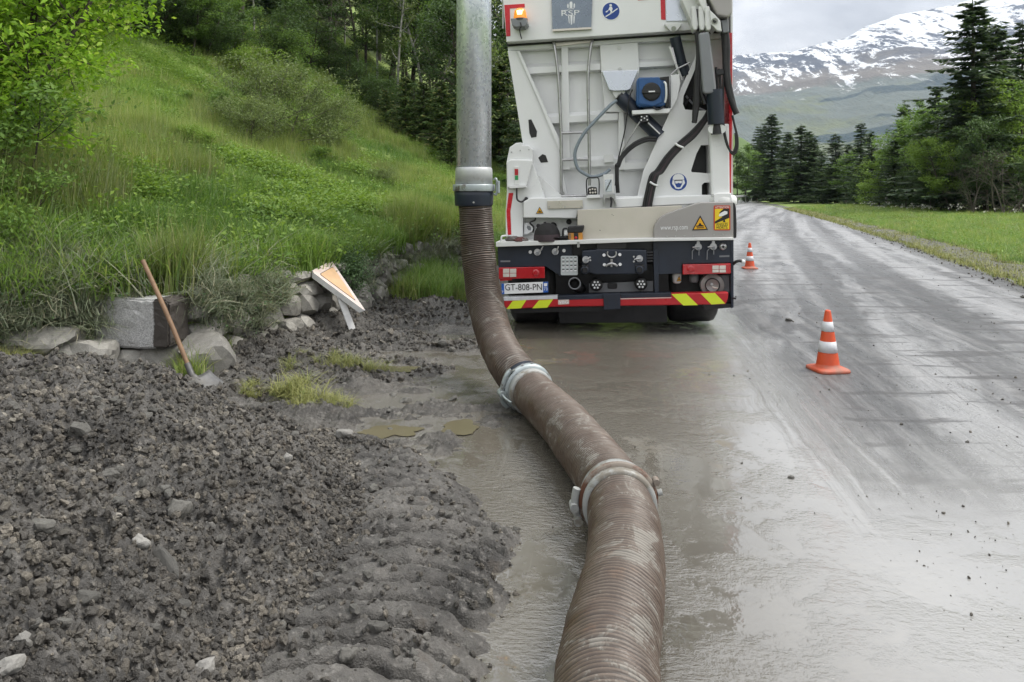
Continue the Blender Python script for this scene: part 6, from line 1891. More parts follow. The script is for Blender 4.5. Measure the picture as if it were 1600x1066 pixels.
def conifer(seed, H=12.0, R0=2.2, base=0.08, step=0.30, spr=0.34, cmat='needle', droop=0.35, ragged=0.28, perb=9, tr=0.16):
    rng = np.random.default_rng(seed)
    trunk = wander([0, 0, -0.2], [0, 0, 1], H + 0.2, 10, rng, 0.001)
    paths = [(trunk, np.linspace(tr, 0.012, 11))]
    C_, D_, S_, W_ = [], [], [], []
    z = H * base
    while z < H * 0.985:
        f = z / H
        L0 = R0 * (1 - f) ** 0.82 + 0.12
        nb = max(3, int(perb * (1 - f * 0.4)))
        a0 = rng.uniform(0, 2 * PI)
        for k in range(nb):
            az = a0 + 2 * PI * k / nb + rng.normal(0, 0.2)
            L = L0 * rng.uniform(1 - ragged * 1.6, 1 + ragged)
            z_b = z + rng.uniform(-0.6, 0.6) * step
            tilt = rng.normal(0.16 - 0.30 * (1 - f), 0.10)
            n = max(3, int(L / 0.26))
            s = np.linspace(0, 1, n + 1)
            bx = np.cos(az) * L * s
            by = np.sin(az) * L * s
            bz = z_b + L * (tilt * s - droop * 0.35 * s ** 2 + 0.16 * s ** 3)
            bp_ = np.stack([bx, by, bz], -1)
            if L > 0.7 and rng.random() < 0.6:
                paths.append((bp_[[0, n // 2, n]], np.array([0.022, 0.012, 0.004])))
            for q in range(n):
                for _ in range(9):
                    u = (q + rng.random()) / n
                    cpt = np.array([np.cos(az) * L * u, np.sin(az) * L * u, np.interp(u, s, bz)])
                    sidea = az + rng.choice([-1, 1]) * rng.uniform(0.1, 1.3)
                    dd = np.array([np.cos(sidea), np.sin(sidea), rng.uniform(-0.7, 0.25) - droop * .45])
                    C_.append(cpt)
                    D_.append(dd / np.linalg.norm(dd))
                    S_.append(spr * rng.uniform(0.7, 1.3) * (0.55 + 0.6 * (1 - u) * (1 - f) + 0.2))
                    W_.append(rng.uniform(0.13, 0.26))
        z += step * rng.uniform(0.75, 1.25) * (0.7 + 0.6 * (1 - f))
    c, d, s_q, w_q = np.array(C_), np.array(D_), np.array(S_), np.array(W_)
    up = np.tile([0, 0, 1.0], (len(c), 1)) + rng.normal(0, 0.45, (len(c), 3))
    sd_q = np.cross(d, up)
    sd_q /= np.linalg.norm(sd_q, axis=1)[:, None] + 1e-9
    a = c
    b = c + d * s_q[:, None]
    mid_q = c + d * s_q[:, None] * 0.45
    m1 = mid_q + sd_q * (s_q * w_q)[:, None] - [0, 0, 0.03]
    m2 = mid_q - sd_q * (s_q * w_q)[:, None] - [0, 0, 0.03]
    v = np.stack([a, m1, b, m2], 1).reshape(-1, 3)
    i = np.arange(len(c))[:, None] * 4
    f_q = np.concatenate([i + [0, 1, 2], i + [0, 2, 3]], 1).reshape(-1, 3)
    tv, tf = limbs_np(paths, 6)
    return Kind(mesh_np('trunk', tv, tf), mesh_np('crown', v, f_q, False), M['bark'], M[cmat])

KINDS = {}
KINDS['spruce_a'] = conifer(1, 12, 2.3)
KINDS['spruce_b'] = conifer(2, 12, 2.7, ragged=0.35, step=0.36, droop=0.5)
KINDS['spruce_c'] = conifer(3, 12, 2.0, base=0.03, ragged=0.2)
KINDS['pine_d'] = conifer(4, 12, 3.1, base=0.02, ragged=0.45, step=0.40, droop=0.25, spr=0.36)
KINDS['young'] = conifer(5, 3.0, 0.85, base=0.02, step=0.16, spr=0.17, cmat='needle_y', perb=8, droop=0.1, tr=0.04)
KINDS['leafy_mid'] = broadleaf(11, 6, 2.0, nl=11, nleaf=6500, leaf=0.15, clump=0.55)
KINDS['leafy_dark'] = broadleaf(12, 7, 2.3, nl=12, nleaf=7000, leaf=0.15, clump=0.6, cmat='leaf_dark')
KINDS['leafy_lime'] = broadleaf(13, 7, 2.4, nl=13, nleaf=8000, leaf=0.15, clump=0.6, cmat='leaf_lime')
KINDS['birch'] = broadleaf(14, 9, 1.5, base=0.30, nl=15, nleaf=4200, leaf=0.12, tr=0.085, tmat='bark_pale', cmat='leaf_mid', clump=0.40, droop=0.8, lean=0.04)
KINDS['birch_thin'] = broadleaf(15, 9, 1.2, base=0.25, nl=15, nleaf=2200, leaf=0.12, tr=0.07, tmat='bark_pale', cmat='leaf_grey', clump=0.40, droop=0.6, lean=0.05)
KINDS['bare'] = broadleaf(16, 5, 1.5, base=0.18, nl=16, nleaf=1300, leaf=0.08, tr=0.06, tmat='twig', cmat='leaf_brown', clump=0.35, sub=7, lean=0.05, thin=2.0)
KINDS['bare_shrub'] = broadleaf(17, 5, 1.9, base=0.08, nl=10, nleaf=1500, leaf=0.11, tr=0.06, stems=4, tmat='twig', cmat='leaf_dark', clump=0.4, sub=6, thin=2.0)
KINDS['shrub_grey'] = broadleaf(18, 2.6, 1.9, base=0.06, nl=9, nleaf=15000, leaf=0.085, tr=0.05, stems=3, cmat='leaf_grey', clump=0.42, sub=5, tmat='twig')
KINDS['shrub_mid'] = broadleaf(19, 2.4, 1.4, base=0.06, nl=8, nleaf=6000, leaf=0.10, tr=0.05, stems=3, cmat='leaf_mid', clump=0.40)
KINDS['shrub_lime'] = broadleaf(20, 2.0, 1.3, base=0.04, nl=7, nleaf=6000, leaf=0.09, tr=0.04, stems=3, cmat='leaf_lime', clump=0.36)
KINDS['near_leafy'] = broadleaf(21, 4.4, 1.25, base=0.05, nl=16, nleaf=24000, leaf=0.080, tr=0.06, stems=3, cmat='leaf_bright', clump=0.34, sub=6, droop=0.5)

KINDS['near_low'] = broadleaf(22, 1.5, 0.75, base=0.03, nl=8, nleaf=5000, leaf=0.062, tr=0.02, stems=4, cmat='leaf_mid', clump=0.22, sub=5, droop=0.5)
KINDS['shrub_dark'] = broadleaf(23, 4.0, 1.9, base=0.03, nl=10, nleaf=9000, leaf=0.13, tr=0.07, stems=3, cmat='leaf_dark', clump=0.5, sub=5)

def plant(kind, loc, h, label, cat='tree', group=None, name=None, wid=1.0, rz=None, H0=None):
    k = KINDS[kind]
    r = empty(name or ('spruce' if kind in ('spruce_a', 'spruce_b', 'spruce_c') else 'tree'), loc, (0, 0, random.uniform(0, 6.28) if rz is None else rz))
    base_h = {'spruce_a': 12, 'spruce_b': 12, 'spruce_c': 12, 'pine_d': 12, 'young': 3, 'leafy_mid': 6.3, 'leafy_dark': 7.3, 'leafy_lime': 7.4, 'birch': 9, 'birch_thin': 9,
              'bare': 5, 'bare_shrub': 5.2, 'shrub_grey': 2.8, 'shrub_mid': 2.6, 'shrub_lime': 2.2, 'near_leafy': 4.6, 'near_low': 1.7, 'shrub_dark': 4.3}[kind]
    s = h / base_h
    r.scale = (s * wid, s * wid, s)
    t = bpy.data.objects.new('trunk', k.trunk)
    c = bpy.data.objects.new('crown', k.crown)
    link(t, r)
    link(c, r)
    c['kind'] = 'stuff'
    tag(r, label, cat, group)
    return r

def top_h(loc, py_top):
    return max(CAMH - (py_top - YH) / FPX * loc.y - loc.z, 0.3)

# --- left hillside: things one can tell apart, from near to far
def hillp(kind, px, py, ptop, label, cat='tree', wid=1.0, group=None, name=None, dy=0.0):
    q = on_hill(px, py)
    q = Vector((q.x + dy * q.x / q.y, q.y + dy, 0))
    q.z = float(hill_z(q.x, q.y)) - 0.05
    return plant(kind, q, top_h(q, ptop), label, cat, group, name, wid)
for (x, y, h, w, lab) in ((-5.25, 6.7, 4.0, 0.95, 'bright green leafy young tree filling the left edge above the wall'),
                          (-5.9, 8.4, 4.8, 1.0, 'second bright leafy tree half hidden behind the first at the left edge'),
                          (-4.15, 5.75, 1.25, 0.9, 'low leafy bush at the left edge below the bright tree'),
                          (-4.6, 6.5, 1.7, 1.0, 'leafy bush filling the gap under the bright tree')):
    low = h < 2
    plant('near_low' if low else 'near_leafy', Vector((x, y, float(hill_z(x, y)) - 0.05)), h, lab, 'bush' if low else 'tree', None, 'leafy_bush' if low else 'leafy_tree', w)
hillp('shrub_grey', 432, 236, 92, 'large grey green shrub spreading in the middle of the grassy slope', 'shrub', 0.95, None, 'shrub')
hillp('shrub_grey', 505, 240, 150, 'low grey green shrub joined to the right of the large one', 'shrub', 1.0, None, 'shrub')
hillp('shrub_mid', 352, 215, 130, 'mid green shrub left of the large grey green one', 'shrub', 0.9, None, 'shrub')
hillp('shrub_lime', 300, 250, 185, 'low yellowish green bush on the slope left of the shrubs', 'bush', 1.1, None, 'bush')
hillp('shrub_lime', 180, 262, 190, 'low bush among tall weeds beside the left edge tree', 'bush', 1.2, None, 'bush')
hillp('shrub_mid', 250, 235, 200, 'small dark bush in the hollow of the slope', 'bush', 1.2, None, 'bush')
hillp('shrub_lime', 395, 132, 60, 'light green shrub at the upper edge of the meadow', 'shrub', 1.1, None, 'shrub')
hillp('shrub_mid', 455, 118, 40, 'leafy green shrub just right of the light green one uphill', 'shrub', 1.1, None, 'shrub')
hillp('leafy_mid', 380, 105, -10, 'bushy green tree behind the uphill shrubs', 'tree', 1.1, None, 'leafy_tree')
hillp('leafy_mid', 300, 88, -30, 'broad mid green tree at the top of the meadow left of centre', 'tree', 1.2, None, 'leafy_tree')
hillp('leafy_dark', 200, 66, -120, 'dark leafy tree shading the upper left edge of the meadow', 'tree', 1.1, None, 'leafy_tree')
hillp('leafy_dark', 110, 60, -120, 'very dark leafy tree behind the left edge foliage', 'tree', 1.2, None, 'leafy_tree')
hillp('leafy_dark', 270, 60, -120, 'dark tree between the shaded tree and the broad green tree', 'tree', 1.0, None, 'leafy_tree')
hillp('bare', 513, 122, -40, 'thin brownish tree with bare twigs at the head of the grassy strip', 'tree', 0.9, None, 'bare_tree')
hillp('bare', 560, 120, -120, 'taller greyish bare tree right of the thin brownish one', 'tree', 1.0, None, 'bare_tree', 3)
hillp('birch', 664, 205, -160, 'pale trunked birch rising in front of the dark wood', 'tree', 0.9, None, 'birch')
hillp('birch_thin', 622, 190, -160, 'slim birch with few leaves left of the pale birch', 'tree', 0.9, None, 'birch')
hillp('birch', 690, 230, -160, 'birch close to the left side of the steel pipe', 'tree', 0.9, None, 'birch', 2)
hillp('birch_thin', 590, 160, -170, 'sparse birch furthest left in the birch clump', 'tree', 0.9, None, 'birch', 2)
for (px, py, pt, lab) in ((603, 208, 140, 'young conifer leftmost in the row at the foot of the wood'), (634, 218, 118, 'taller young conifer second in the row below the birches'),
                          (662, 232, 130, 'young conifer with yellowish tips below the pale birch'), (690, 250, 128, 'young conifer just left of the steel pipe'),
                          (705, 268, 190, 'small young conifer lowest in the row, beside the pipe'), (780, 262, 90, 'bushy young conifer between the pipe and the truck'),
                          (802, 285, 205, 'small yellow green conifer against the truck cabinet')):
    hillp('young', px, py, pt, lab, 'young conifer', 1.1, None, 'young_conifer')
hillp('leafy_lime', 782, 250, 30, 'light green tree seen between the steel pipe and the truck', 'tree', 0.6, None, 'leafy_tree', 2)
hillp('leafy_dark', 790, 250, -120, 'dark tree behind the gap between pipe and truck', 'tree', 0.8, None, 'leafy_tree', 6)
hillp('shrub_mid', 545, 268, 236, 'low dark green bush on the bright grass strip', 'bush', 1.5, None, 'bush')
hillp('shrub_mid', 640, 215, 185, 'dark bramble bush under the birches', 'bush', 1.6, None, 'bush')
hillp('shrub_grey', 700, 240, 190, 'scrubby bush beside the pipe under the wood', 'bush', 1.3, None, 'bush')

# rounded bushes spread over the slope
for kd, px, py, pt, w, lab in (('shrub_mid', 150, 300, 238, 1.5, 'bush among the weeds low on the slope near the left edge'), ('shrub_lime', 220, 285, 238, 1.5, 'yellow green bush low on the slope, left'),
        ('shrub_mid', 330, 262, 222, 1.4, 'bush at the left foot of the large grey green shrub'), ('shrub_grey', 380, 240, 150, 1.1, 'grey green bush merging into the left of the large shrub'),
        ('shrub_lime', 420, 262, 232, 1.6, 'light bush in front of the large grey green shrub'), ('shrub_mid', 500, 262, 225, 1.5, 'bush at the right foot of the large grey green shrub'),
        ('shrub_grey', 590, 292, 262, 1.6, 'small grey green bush on the lower slope left of the pipe'), ('shrub_mid', 120, 225, 165, 1.3, 'bush right behind the bright left edge tree'),
        ('shrub_lime', 100, 175, 110, 1.3, 'bush between the left edge tree and the open slope'), ('shrub_lime', 440, 160, 105, 1.4, 'light bush on top of the large grey green shrub'),
        ('shrub_mid', 290, 170, 140, 1.4, 'small bush alone in the upper meadow'), ('shrub_lime', 350, 310, 285, 1.8, 'low light bush in the tall grass below the slope'),
        ('shrub_mid', 660, 285, 262, 1.8, 'flat bush in the grass left of the steel pipe')):
    hillp(kd, px, py, pt, lab, 'bush', w, None, 'bush')
# undergrowth closing the wood's edge down to the ground
for i, (px, py, pt, lab) in enumerate(((92, 66, -50, 'dark shrub leftmost along the edge of the wood at the top'), (128, 60, -70, 'dark shrub second from the left along the wood edge'),
        (165, 58, -60, 'dark shrub third from the left along the wood edge'), (205, 64, -40, 'dark shrub under the shaded tree at the top of the meadow'),
        (240, 72, -60, 'dark shrub right of the shaded tree at the top of the meadow'), (280, 84, -30, 'dark shrub where the meadow top bends down'),
        (318, 96, -20, 'dark shrub left of the bushy uphill tree'), (350, 104, 0, 'dark shrub under the bushy uphill tree'),
        (425, 112, 10, 'dark shrub between the two light uphill shrubs'), (480, 112, -10, 'dark shrub left of the thin brownish bare tree'),
        (570, 172, 90, 'dark shrub at the right border of the grass strip'), (600, 190, 110, 'dark shrub behind the leftmost young conifer'),
        (645, 212, 120, 'dark shrub behind the taller young conifers'), (700, 246, 150, 'dark shrub behind the steel pipe'),
        (770, 255, 150, 'dark shrub right behind the steel pipe'), (540, 140, 60, 'dark shrub below the taller bare tree'))):
    hillp('shrub_dark', px, py, pt, lab, 'shrub', 1.15, None, 'shrub', 1.0)

# --- the dense wood behind (alike trees, many)
rw = np.random.default_rng(31)
wood = []
tries = 0
while len(wood) < 95 and tries < 6000:
    tries += 1
    Yw = rw.uniform(20, 75)
    pxw = rw.uniform(40, 1000)
    Xw = (pxw - CX) / FPX * Yw
    # the wood starts beyond the meadow's upper edge
    lim = np.interp(pxw, [40, 200, 330, 420, 500, 560, 640, 720, 800, 1000], [27, 27, 31, 36, 50, 48, 40, 30, 27, 27])
    if Yw < lim or Xw > np.interp(Yw, WALL_Y, WALL_X) - 2.5:
        continue
    if any((Xw - a) ** 2 + (Yw - b) ** 2 < 4.2 for a, b in wood):
        continue
    wood.append((Xw, Yw))
    kd = ['spruce_a', 'spruce_b', 'leafy_dark', 'leafy_mid', 'spruce_c', 'bare', 'leafy_dark', 'birch_thin'][rw.integers(8)]
    if pxw < 320 and kd in ('bare', 'birch_thin'):
        kd = 'leafy_dark'
    hh = {'bare': 7, 'birch_thin': 10}.get(kd, 11) * rw.uniform(0.8, 1.25)
    lab = {'spruce_a': 'dark spruce standing in the dense wood above the meadow', 'spruce_b': 'dark spruce standing in the dense wood above the meadow',
           'spruce_c': 'dark spruce standing in the dense wood above the meadow', 'bare': 'greyish bare tree standing in the dense wood above the meadow',
           'leafy_dark': 'dark leafy tree standing in the dense wood above the meadow', 'leafy_mid': 'green leafy tree standing in the dense wood above the meadow',
           'birch_thin': 'thin pale birch standing in the dense wood above the meadow'}[kd]
    nm = {'spruce_a': 'spruce', 'spruce_b': 'spruce', 'spruce_c': 'spruce', 'bare': 'bare_tree', 'leafy_dark': 'leafy_tree', 'leafy_mid': 'leafy_tree', 'birch_thin': 'birch'}[kd]
    plant(kd, Vector((Xw, Yw, float(hill_z(Xw, Yw)) - 0.1)), hh, lab, 'tree', {'spruce': 'spruces in the wood above the meadow', 'bare_tree': 'bare trees in the wood above the meadow',
          'leafy_tree': ('dark' if kd == 'leafy_dark' else 'green') + ' leafy trees in the wood above the meadow', 'birch': 'thin birches in the wood above the meadow'}[nm], nm, rw.uniform(0.85, 1.15))

# --- right side, beyond the meadow
def flatp(kind, px, py, ptop, label, cat='tree', wid=1.0, name=None, group=None):
    q = on_ground(px, py)
    q.z = float(meadow_z(q.x, q.y)) - 0.05
    return plant(kind, q, top_h(q, ptop), label, cat, group, name, wid)
right = [
    ('spruce_b', 1522, 339, -4, 'tallest spruce, its thin top touching the upper picture edge', 'tree', 1.7, 'spruce'),
    ('spruce_a', 1556, 336, 40, 'dark spruce just right of the tallest one', 'tree', 1.5, 'spruce'),
    ('spruce_b', 1597, 334, 30, 'spruce at the right picture edge behind the light green tree', 'tree', 1.2, 'spruce'),
    ('leafy_lime', 1590, 341, 88, 'light green broad tree at the right picture edge', 'tree', 0.95, 'leafy_tree'),
    ('leafy_dark', 1545, 342, 170, 'dark leafy tree under the tallest spruce', 'tree', 1.0, 'leafy_tree'),
    ('leafy_mid', 1478, 336, 145, 'green broad tree left of the tallest spruce', 'tree', 1.2, 'leafy_tree'),
    ('pine_d', 1500, 338, 120, 'dense dark pine filling the space under the tallest spruce', 'tree', 1.0, 'pine'),
    ('leafy_lime', 1488, 340, 198, 'rounded light green tree in front of the dark pines', 'tree', 1.0, 'leafy_tree'),
    ('spruce_c', 1462, 333, 135, 'spruce peeping over the green broad tree', 'tree', 1.1, 'spruce'),
    ('pine_d', 1440, 334, 190, 'wide dark pine right of the pale birch', 'tree', 1.2, 'pine'),
    ('spruce_b', 1414, 330, 160, 'dark spruce directly right of the pale birch', 'tree', 1.5, 'spruce'),
    ('birch', 1384, 330, 142, 'slender pale birch standing above the pines on the right', 'tree', 1.1, 'birch'),
    ('pine_d', 1398, 332, 215, 'pine in front of the slender pale birch', 'tree', 1.3, 'pine'),
    ('leafy_lime', 1352, 326, 232, 'bright green bushy tree between the dark pines', 'tree', 0.85, 'leafy_tree'),
    ('shrub_lime', 1368, 329, 268, 'light green bush at the foot of the bushy tree', 'bush', 1.0, 'bush'),
    ('spruce_b', 1306, 322, 208, 'broad dark spruce left of the bright green bushy tree', 'tree', 2.0, 'spruce'),
    ('pine_d', 1284, 321, 236, 'dark pine merging into the broad spruce', 'tree', 1.6, 'pine'),
    ('spruce_b', 1252, 320, 194, 'spruce second from the road on the far right bank', 'tree', 1.9, 'spruce'),
    ('spruce_a', 1264, 319, 205, 'slim spruce behind the second one from the road', 'tree', 1.6, 'spruce'),
    ('spruce_a', 1206, 317, 178, 'pointed spruce standing nearest to the far end of the road', 'tree', 1.8, 'spruce'),
    ('spruce_c', 1222, 317, 226, 'short spruce tucked beside the pointed one', 'tree', 2.0, 'spruce'),
    ('bare_shrub', 1565, 343, 215, 'tangled dark shrub with pale bare branches at the right edge', 'shrub', 1.1, 'bare_shrub'),
    ('bare_shrub', 1520, 342, 225, 'tangled dark shrub left of the one at the edge', 'shrub', 1.0, 'bare_shrub'),
    ('leafy_dark', 1455, 338, 245, 'low dark tree under the rounded light green one', 'tree', 1.0, 'leafy_tree'),
    ('leafy_dark', 1415, 335, 262, 'low dark tree in front of the wide pine', 'tree', 1.1, 'leafy_tree'),
    ('leafy_dark', 1598, 343, 240, 'dark undergrowth tree cut by the right picture edge', 'tree', 1.0, 'leafy_tree'),
    ('leafy_dark', 1340, 326, 275, 'dark low tree beside the bright green bushy one', 'tree', 1.1, 'leafy_tree'),
]
for kd, px, py, pt, lab, cat, w, nm in right:
    flatp(kd, px, py, pt, lab, cat, w, nm)
more = [('leafy_mid', 1262, 319, 244, 'leafy tree filling the foot of the far right spruces', 1.5, 'leafy_tree'), ('spruce_c', 1188, 315, 196, 'dark spruce left of the pointed one at the road end', 1.9, 'spruce'),
        ('leafy_mid', 1322, 323, 250, 'leafy tree under the wide dark pine', 1.4, 'leafy_tree'), ('spruce_b', 1345, 325, 190, 'spruce rising behind the bright green bushy tree', 1.5, 'spruce'),
        ('pine_d', 1326, 322, 225, 'wide dark pine in the middle of the gap before the bright bushy tree', 1.6, 'pine'), ('leafy_mid', 1340, 323, 228, 'mid green leafy tree behind the bright bushy one', 1.1, 'leafy_tree'),
        ('spruce_a', 1232, 318, 206, 'spruce between the pointed one and the second from the road', 1.7, 'spruce'), ('pine_d', 1272, 320, 214, 'pine filling the space between two far right spruces', 1.5, 'pine'),
        ('leafy_mid', 1240, 319, 262, 'low green tree at the foot of the far right spruces', 1.4, 'leafy_tree'), ('leafy_mid', 1290, 321, 262, 'low green tree in front of the dark merging pine', 1.4, 'leafy_tree'),
        ('leafy_lime', 1372, 329, 222, 'light green tree under the slender pale birch', 1.0, 'leafy_tree'), ('leafy_mid', 1430, 332, 182, 'green tree whose top fills the space right of the birch', 1.1, 'leafy_tree'),
        ('leafy_mid', 1408, 331, 232, 'mid green tree in front of the pines below the birch', 1.2, 'leafy_tree'), ('leafy_lime', 1470, 337, 226, 'yellowish green low tree before the wide pine', 1.0, 'leafy_tree'),
        ('leafy_mid', 1540, 339, 110, 'green leafy tree leaning out beside the tallest spruce', 1.0, 'leafy_tree'), ('leafy_mid', 1500, 338, 210, 'leafy tree at the foot of the dense dark pine', 1.0, 'leafy_tree'),
        ('pine_d', 1362, 327, 205, 'dark pine just left of the slender pale birch', 1.3, 'pine'), ('leafy_dark', 1310, 322, 275, 'low dark tree under the broad spruce', 1.3, 'leafy_tree')]
for kd, px, py, pt, lab, w, nm in more:
    flatp(kd, px, py, pt, lab, 'tree', w, nm)
# left of the far road end
for kd, px, py, pt, lab, w, nm in (('leafy_mid', 1182, 312, 236, 'green leafy tree at the far left bank of the road', 0.9, 'leafy_tree'), ('leafy_lime', 1168, 312, 250, 'light green tree beside the truck at the far bank', 0.8, 'leafy_tree'),
                                  ('leafy_dark', 1152, 313, 225, 'dark tree just showing behind the truck hoses', 0.9, 'leafy_tree'), ('leafy_mid', 1164, 311, 222, 'taller green tree behind the light one at the far bank', 0.8, 'leafy_tree')):
    q = on_ground(px, py)
    q = q * (120 / q.y)
    q.z = 0.0
    plant(kd, q, top_h(q, pt), lab, 'tree', None, nm, w)
# darkness behind the front row: more trees of the same wood
rr = np.random.default_rng(41)
sp_ = []
while len(sp_) < 40:
    Yw = rr.uniform(58, 150)
    pxw = rr.uniform(1235, 1700)
    Xw = (pxw - CX) / FPX * Yw
    if Xw < np.interp(Yw, REDGE_Y, REDGE_X) + 14 or any((Xw - a) ** 2 + (Yw - b) ** 2 < 9 for a, b in sp_):
        continue
    sp_.append((Xw, Yw))
    kd = ['spruce_a', 'spruce_b', 'pine_d', 'spruce_c'][rr.integers(4)]
    maxh = (YH - np.interp(pxw, [1235, 1330, 1420, 1470, 1560, 1700], [235, 250, 215, 160, 130, 110])) / FPX * Yw + 1.2
    plant(kd, Vector((Xw, Yw, -0.15)), maxh * rr.uniform(0.75, 1.0), 'dark conifer in the wood behind the front row on the right', 'tree', 'conifers in the wood on the right', 'spruce', 1.15)

# far green hill showing beside the truck
ys = np.linspace(150, 420, 40); xs = np.linspace(-10, 170, 60)
GX, GY = np.meshgrid(xs, ys)
GZ = 30 * np.exp(-((GX - 55 - 0.25 * (GY - 250)) / 42) ** 2) * sstep(150, 300, GY) * (1 + 0.15 * fbm(GX, GY, 0.02, 3, 9)) - 0.5
obj_np('far_hill', np.stack([GX, GY, GZ], -1), grid_faces(40, 60), M['valley'])['kind'] = 'structure'

# guard rail at the far bend
gr = empty('guard_rail', (32, 105, 0))
tag(gr, 'low grey guard rail at the far bend of the road', 'guard rail')
gp = [Vector(((px - CX) / FPX * Y, Y, 0)) - Vector((32, 105, 0)) for px, Y in ((1120, 80), (1145, 95), (1165, 115), (1190, 150), (1205, 190))]
MB().tube([p_ + Vector((0, 0, 1.0)) for p_ in smooth_path(gp, 5)], 0.16, 6).build('rail', M['rail'], gr)
for p_ in smooth_path(gp, 3):
    MB().box(p_.x - .06, p_.x + .06, p_.y - .06, p_.y + .06, -0.1, 1.0).build('post', M['rail'], gr)

# ------------------------------------------------------------------ ground cover as instanced clumps (uncountable)
def blades(seed, n, h, spread, w, bend, mat, segs=3, hang=False):
    rng = np.random.default_rng(seed)
    V, F = [], []
    az = rng.uniform(0, 2 * PI, n)
    r0 = spread * np.sqrt(rng.uniform(0, 1, n))
    a2 = rng.uniform(0, 2 * PI, n)
    hh = h * rng.uniform(0.45, 1.1, n)
    bd = bend * rng.uniform(0.2, 1.3, n)
    p0 = np.stack([r0 * np.cos(a2), r0 * np.sin(a2), np.zeros(n)], -1)
    d = np.stack([np.cos(az), np.sin(az), np.zeros(n)], -1)
    s = np.stack([-np.sin(az), np.cos(az), np.zeros(n)], -1)
    ww = w * rng.uniform(0.6, 1.3, n)
    ring = []
    for k in range(segs + 1):
        t = k / segs
        out = d * (hh * bd * t ** 2)[:, None]
        zz_ = (hh * (t - 0.45 * bd * t ** 2))[:, None] * np.array([0, 0, 1.0])
        c = p0 + out + zz_
        wk = (ww * (1 - t) ** 0.6)[:, None] * 0.5
        ring.append((c - s * wk, c + s * wk))
    v = np.stack([q for r_ in ring for q in r_], 1).reshape(-1, 3)
    m_ = 2 * (segs + 1)
    i = np.arange(n)[:, None] * m_
    f = np.concatenate([i + [2 * k, 2 * k + 1, 2 * k + 3, 2 * k + 2] for k in range(segs)], 1).reshape(-1, 4)
    me = mesh_np('clump', v, f, False)
    me.materials.append(M[mat])
    return me
def weed(seed, n, h, r, leaf, mat):
    rng = np.random.default_rng(seed)
    c = np.stack([rng.normal(0, r * .5, n), rng.normal(0, r * .5, n), h * rng.uniform(0.1, 1.0, n)], -1)
    v, f = leaves_np(c, leaf * rng.uniform(.6, 1.3, n), rng, 0.9, 0.3, 0.6)
    me = mesh_np('clump', v, f, False)
    me.materials.append(M[mat])
    return me
def clod_mesh(seed, mat):
    me = rock_mesh(seed, 2, 0.2, 0.35, 'clump', 1.6)
    me.materials.append(M[mat])
    return me

def scatter(name, pts, rot, scl, idx, variants, label, cat=None):
    """one 'stuff' object: instances of small meshes on a cloud of points"""
    me = bpy.data.meshes.new(name)
    n = len(pts)
    me.vertices.add(n)
    me.vertices.foreach_set('co', np.asarray(pts, np.float32).ravel())
    for nm, ty, data in (('rot', 'FLOAT_VECTOR', rot), ('scl', 'FLOAT_VECTOR', scl), ('idx', 'INT', idx)):
        a = me.attributes.new(nm, ty, 'POINT')
        a.data.foreach_set('vector' if ty == 'FLOAT_VECTOR' else 'value', np.asarray(data, np.int32 if ty == 'INT' else np.float32).ravel())
    o = link(bpy.data.objects.new(name, me))
    o['kind'] = 'stuff'
    o['label'] = label
    ng = bpy.data.node_groups.new(name, 'GeometryNodeTree')
    ng.interface.new_socket('Geometry', in_out='INPUT', socket_type='NodeSocketGeometry')
    ng.interface.new_socket('Geometry', in_out='OUTPUT', socket_type='NodeSocketGeometry')
    gi = ng.nodes.new('NodeGroupInput')
    go = ng.nodes.new('NodeGroupOutput')
    j = ng.nodes.new('GeometryNodeJoinGeometry')
    for me_v in reversed(variants):
        src = bpy.data.objects.new(name + '_source', me_v)
        oi = nd(ng, 'GeometryNodeObjectInfo', {'Object': src} if False else None)
        oi.inputs['Object'].default_value = src
        oi.inputs['As Instance'].default_value = True
        ng.links.new(oi.outputs['Geometry'], j.inputs[0])
    iop = ng.nodes.new('GeometryNodeInstanceOnPoints')
    ng.links.new(gi.outputs[0], iop.inputs['Points'])
    ng.links.new(j.outputs[0], iop.inputs['Instance'])
    iop.inputs['Pick Instance'].default_value = True
    for nm, ty, sock in (('idx', 'INT', 'Instance Index'), ('rot', 'FLOAT_VECTOR', 'Rotation'), ('scl', 'FLOAT_VECTOR', 'Scale')):
        na = ng.nodes.new('GeometryNodeInputNamedAttribute')
        na.data_type = ty
        na.inputs['Name'].default_value = nm
        ng.links.new([q for q in na.outputs if q.enabled and q.name == 'Attribute'][0], iop.inputs[sock])
    ng.links.new(iop.outputs[0], go.inputs[0])
    md = o.modifiers.new('scatter', 'NODES')
    md.node_group = ng
    return o

rg = np.random.default_rng(99)
def visible(X, Y, Z, m=140):
    px = CX + X / Y * FPX
    return (px > -m) & (px < 1600 + m)

# tall meadow grass and weeds on the hill
G_T = [blades(s, 46, 0.66, 0.16, 0.010, 0.38, 'grass') for s in (1, 2, 3)]
G_L = [blades(s, 40, 0.42, 0.20, 0.013, 0.75, 'grass2') for s in (4, 5)]
W_ = [weed(6, 130, 0.34, 0.32, 0.052, 'weed'), weed(7, 120, 0.26, 0.28, 0.042, 'weed'), weed(8, 110, 0.42, 0.27, 0.05, 'leaf_lime')]
def hill_scatter(n, ya, yb, umax, smin, smax):
    Yq = ya + (yb - ya) * rg.uniform(0, 1, n) ** 0.8
    uq = 0.10 + umax * rg.uniform(0, 1, n) ** 1.1
    Xq = np.interp(Yq, WALL_Y, WALL_X) - uq
    Zq = hill_z(Xq, Yq)
    k = visible(Xq, Yq, Zq, 900)
    Xq, Yq, Zq, uq = Xq[k], Yq[k], Zq[k], uq[k]
    sc_ = rg.uniform(smin, smax, len(Xq))
    return Xq, Yq, Zq, uq, sc_
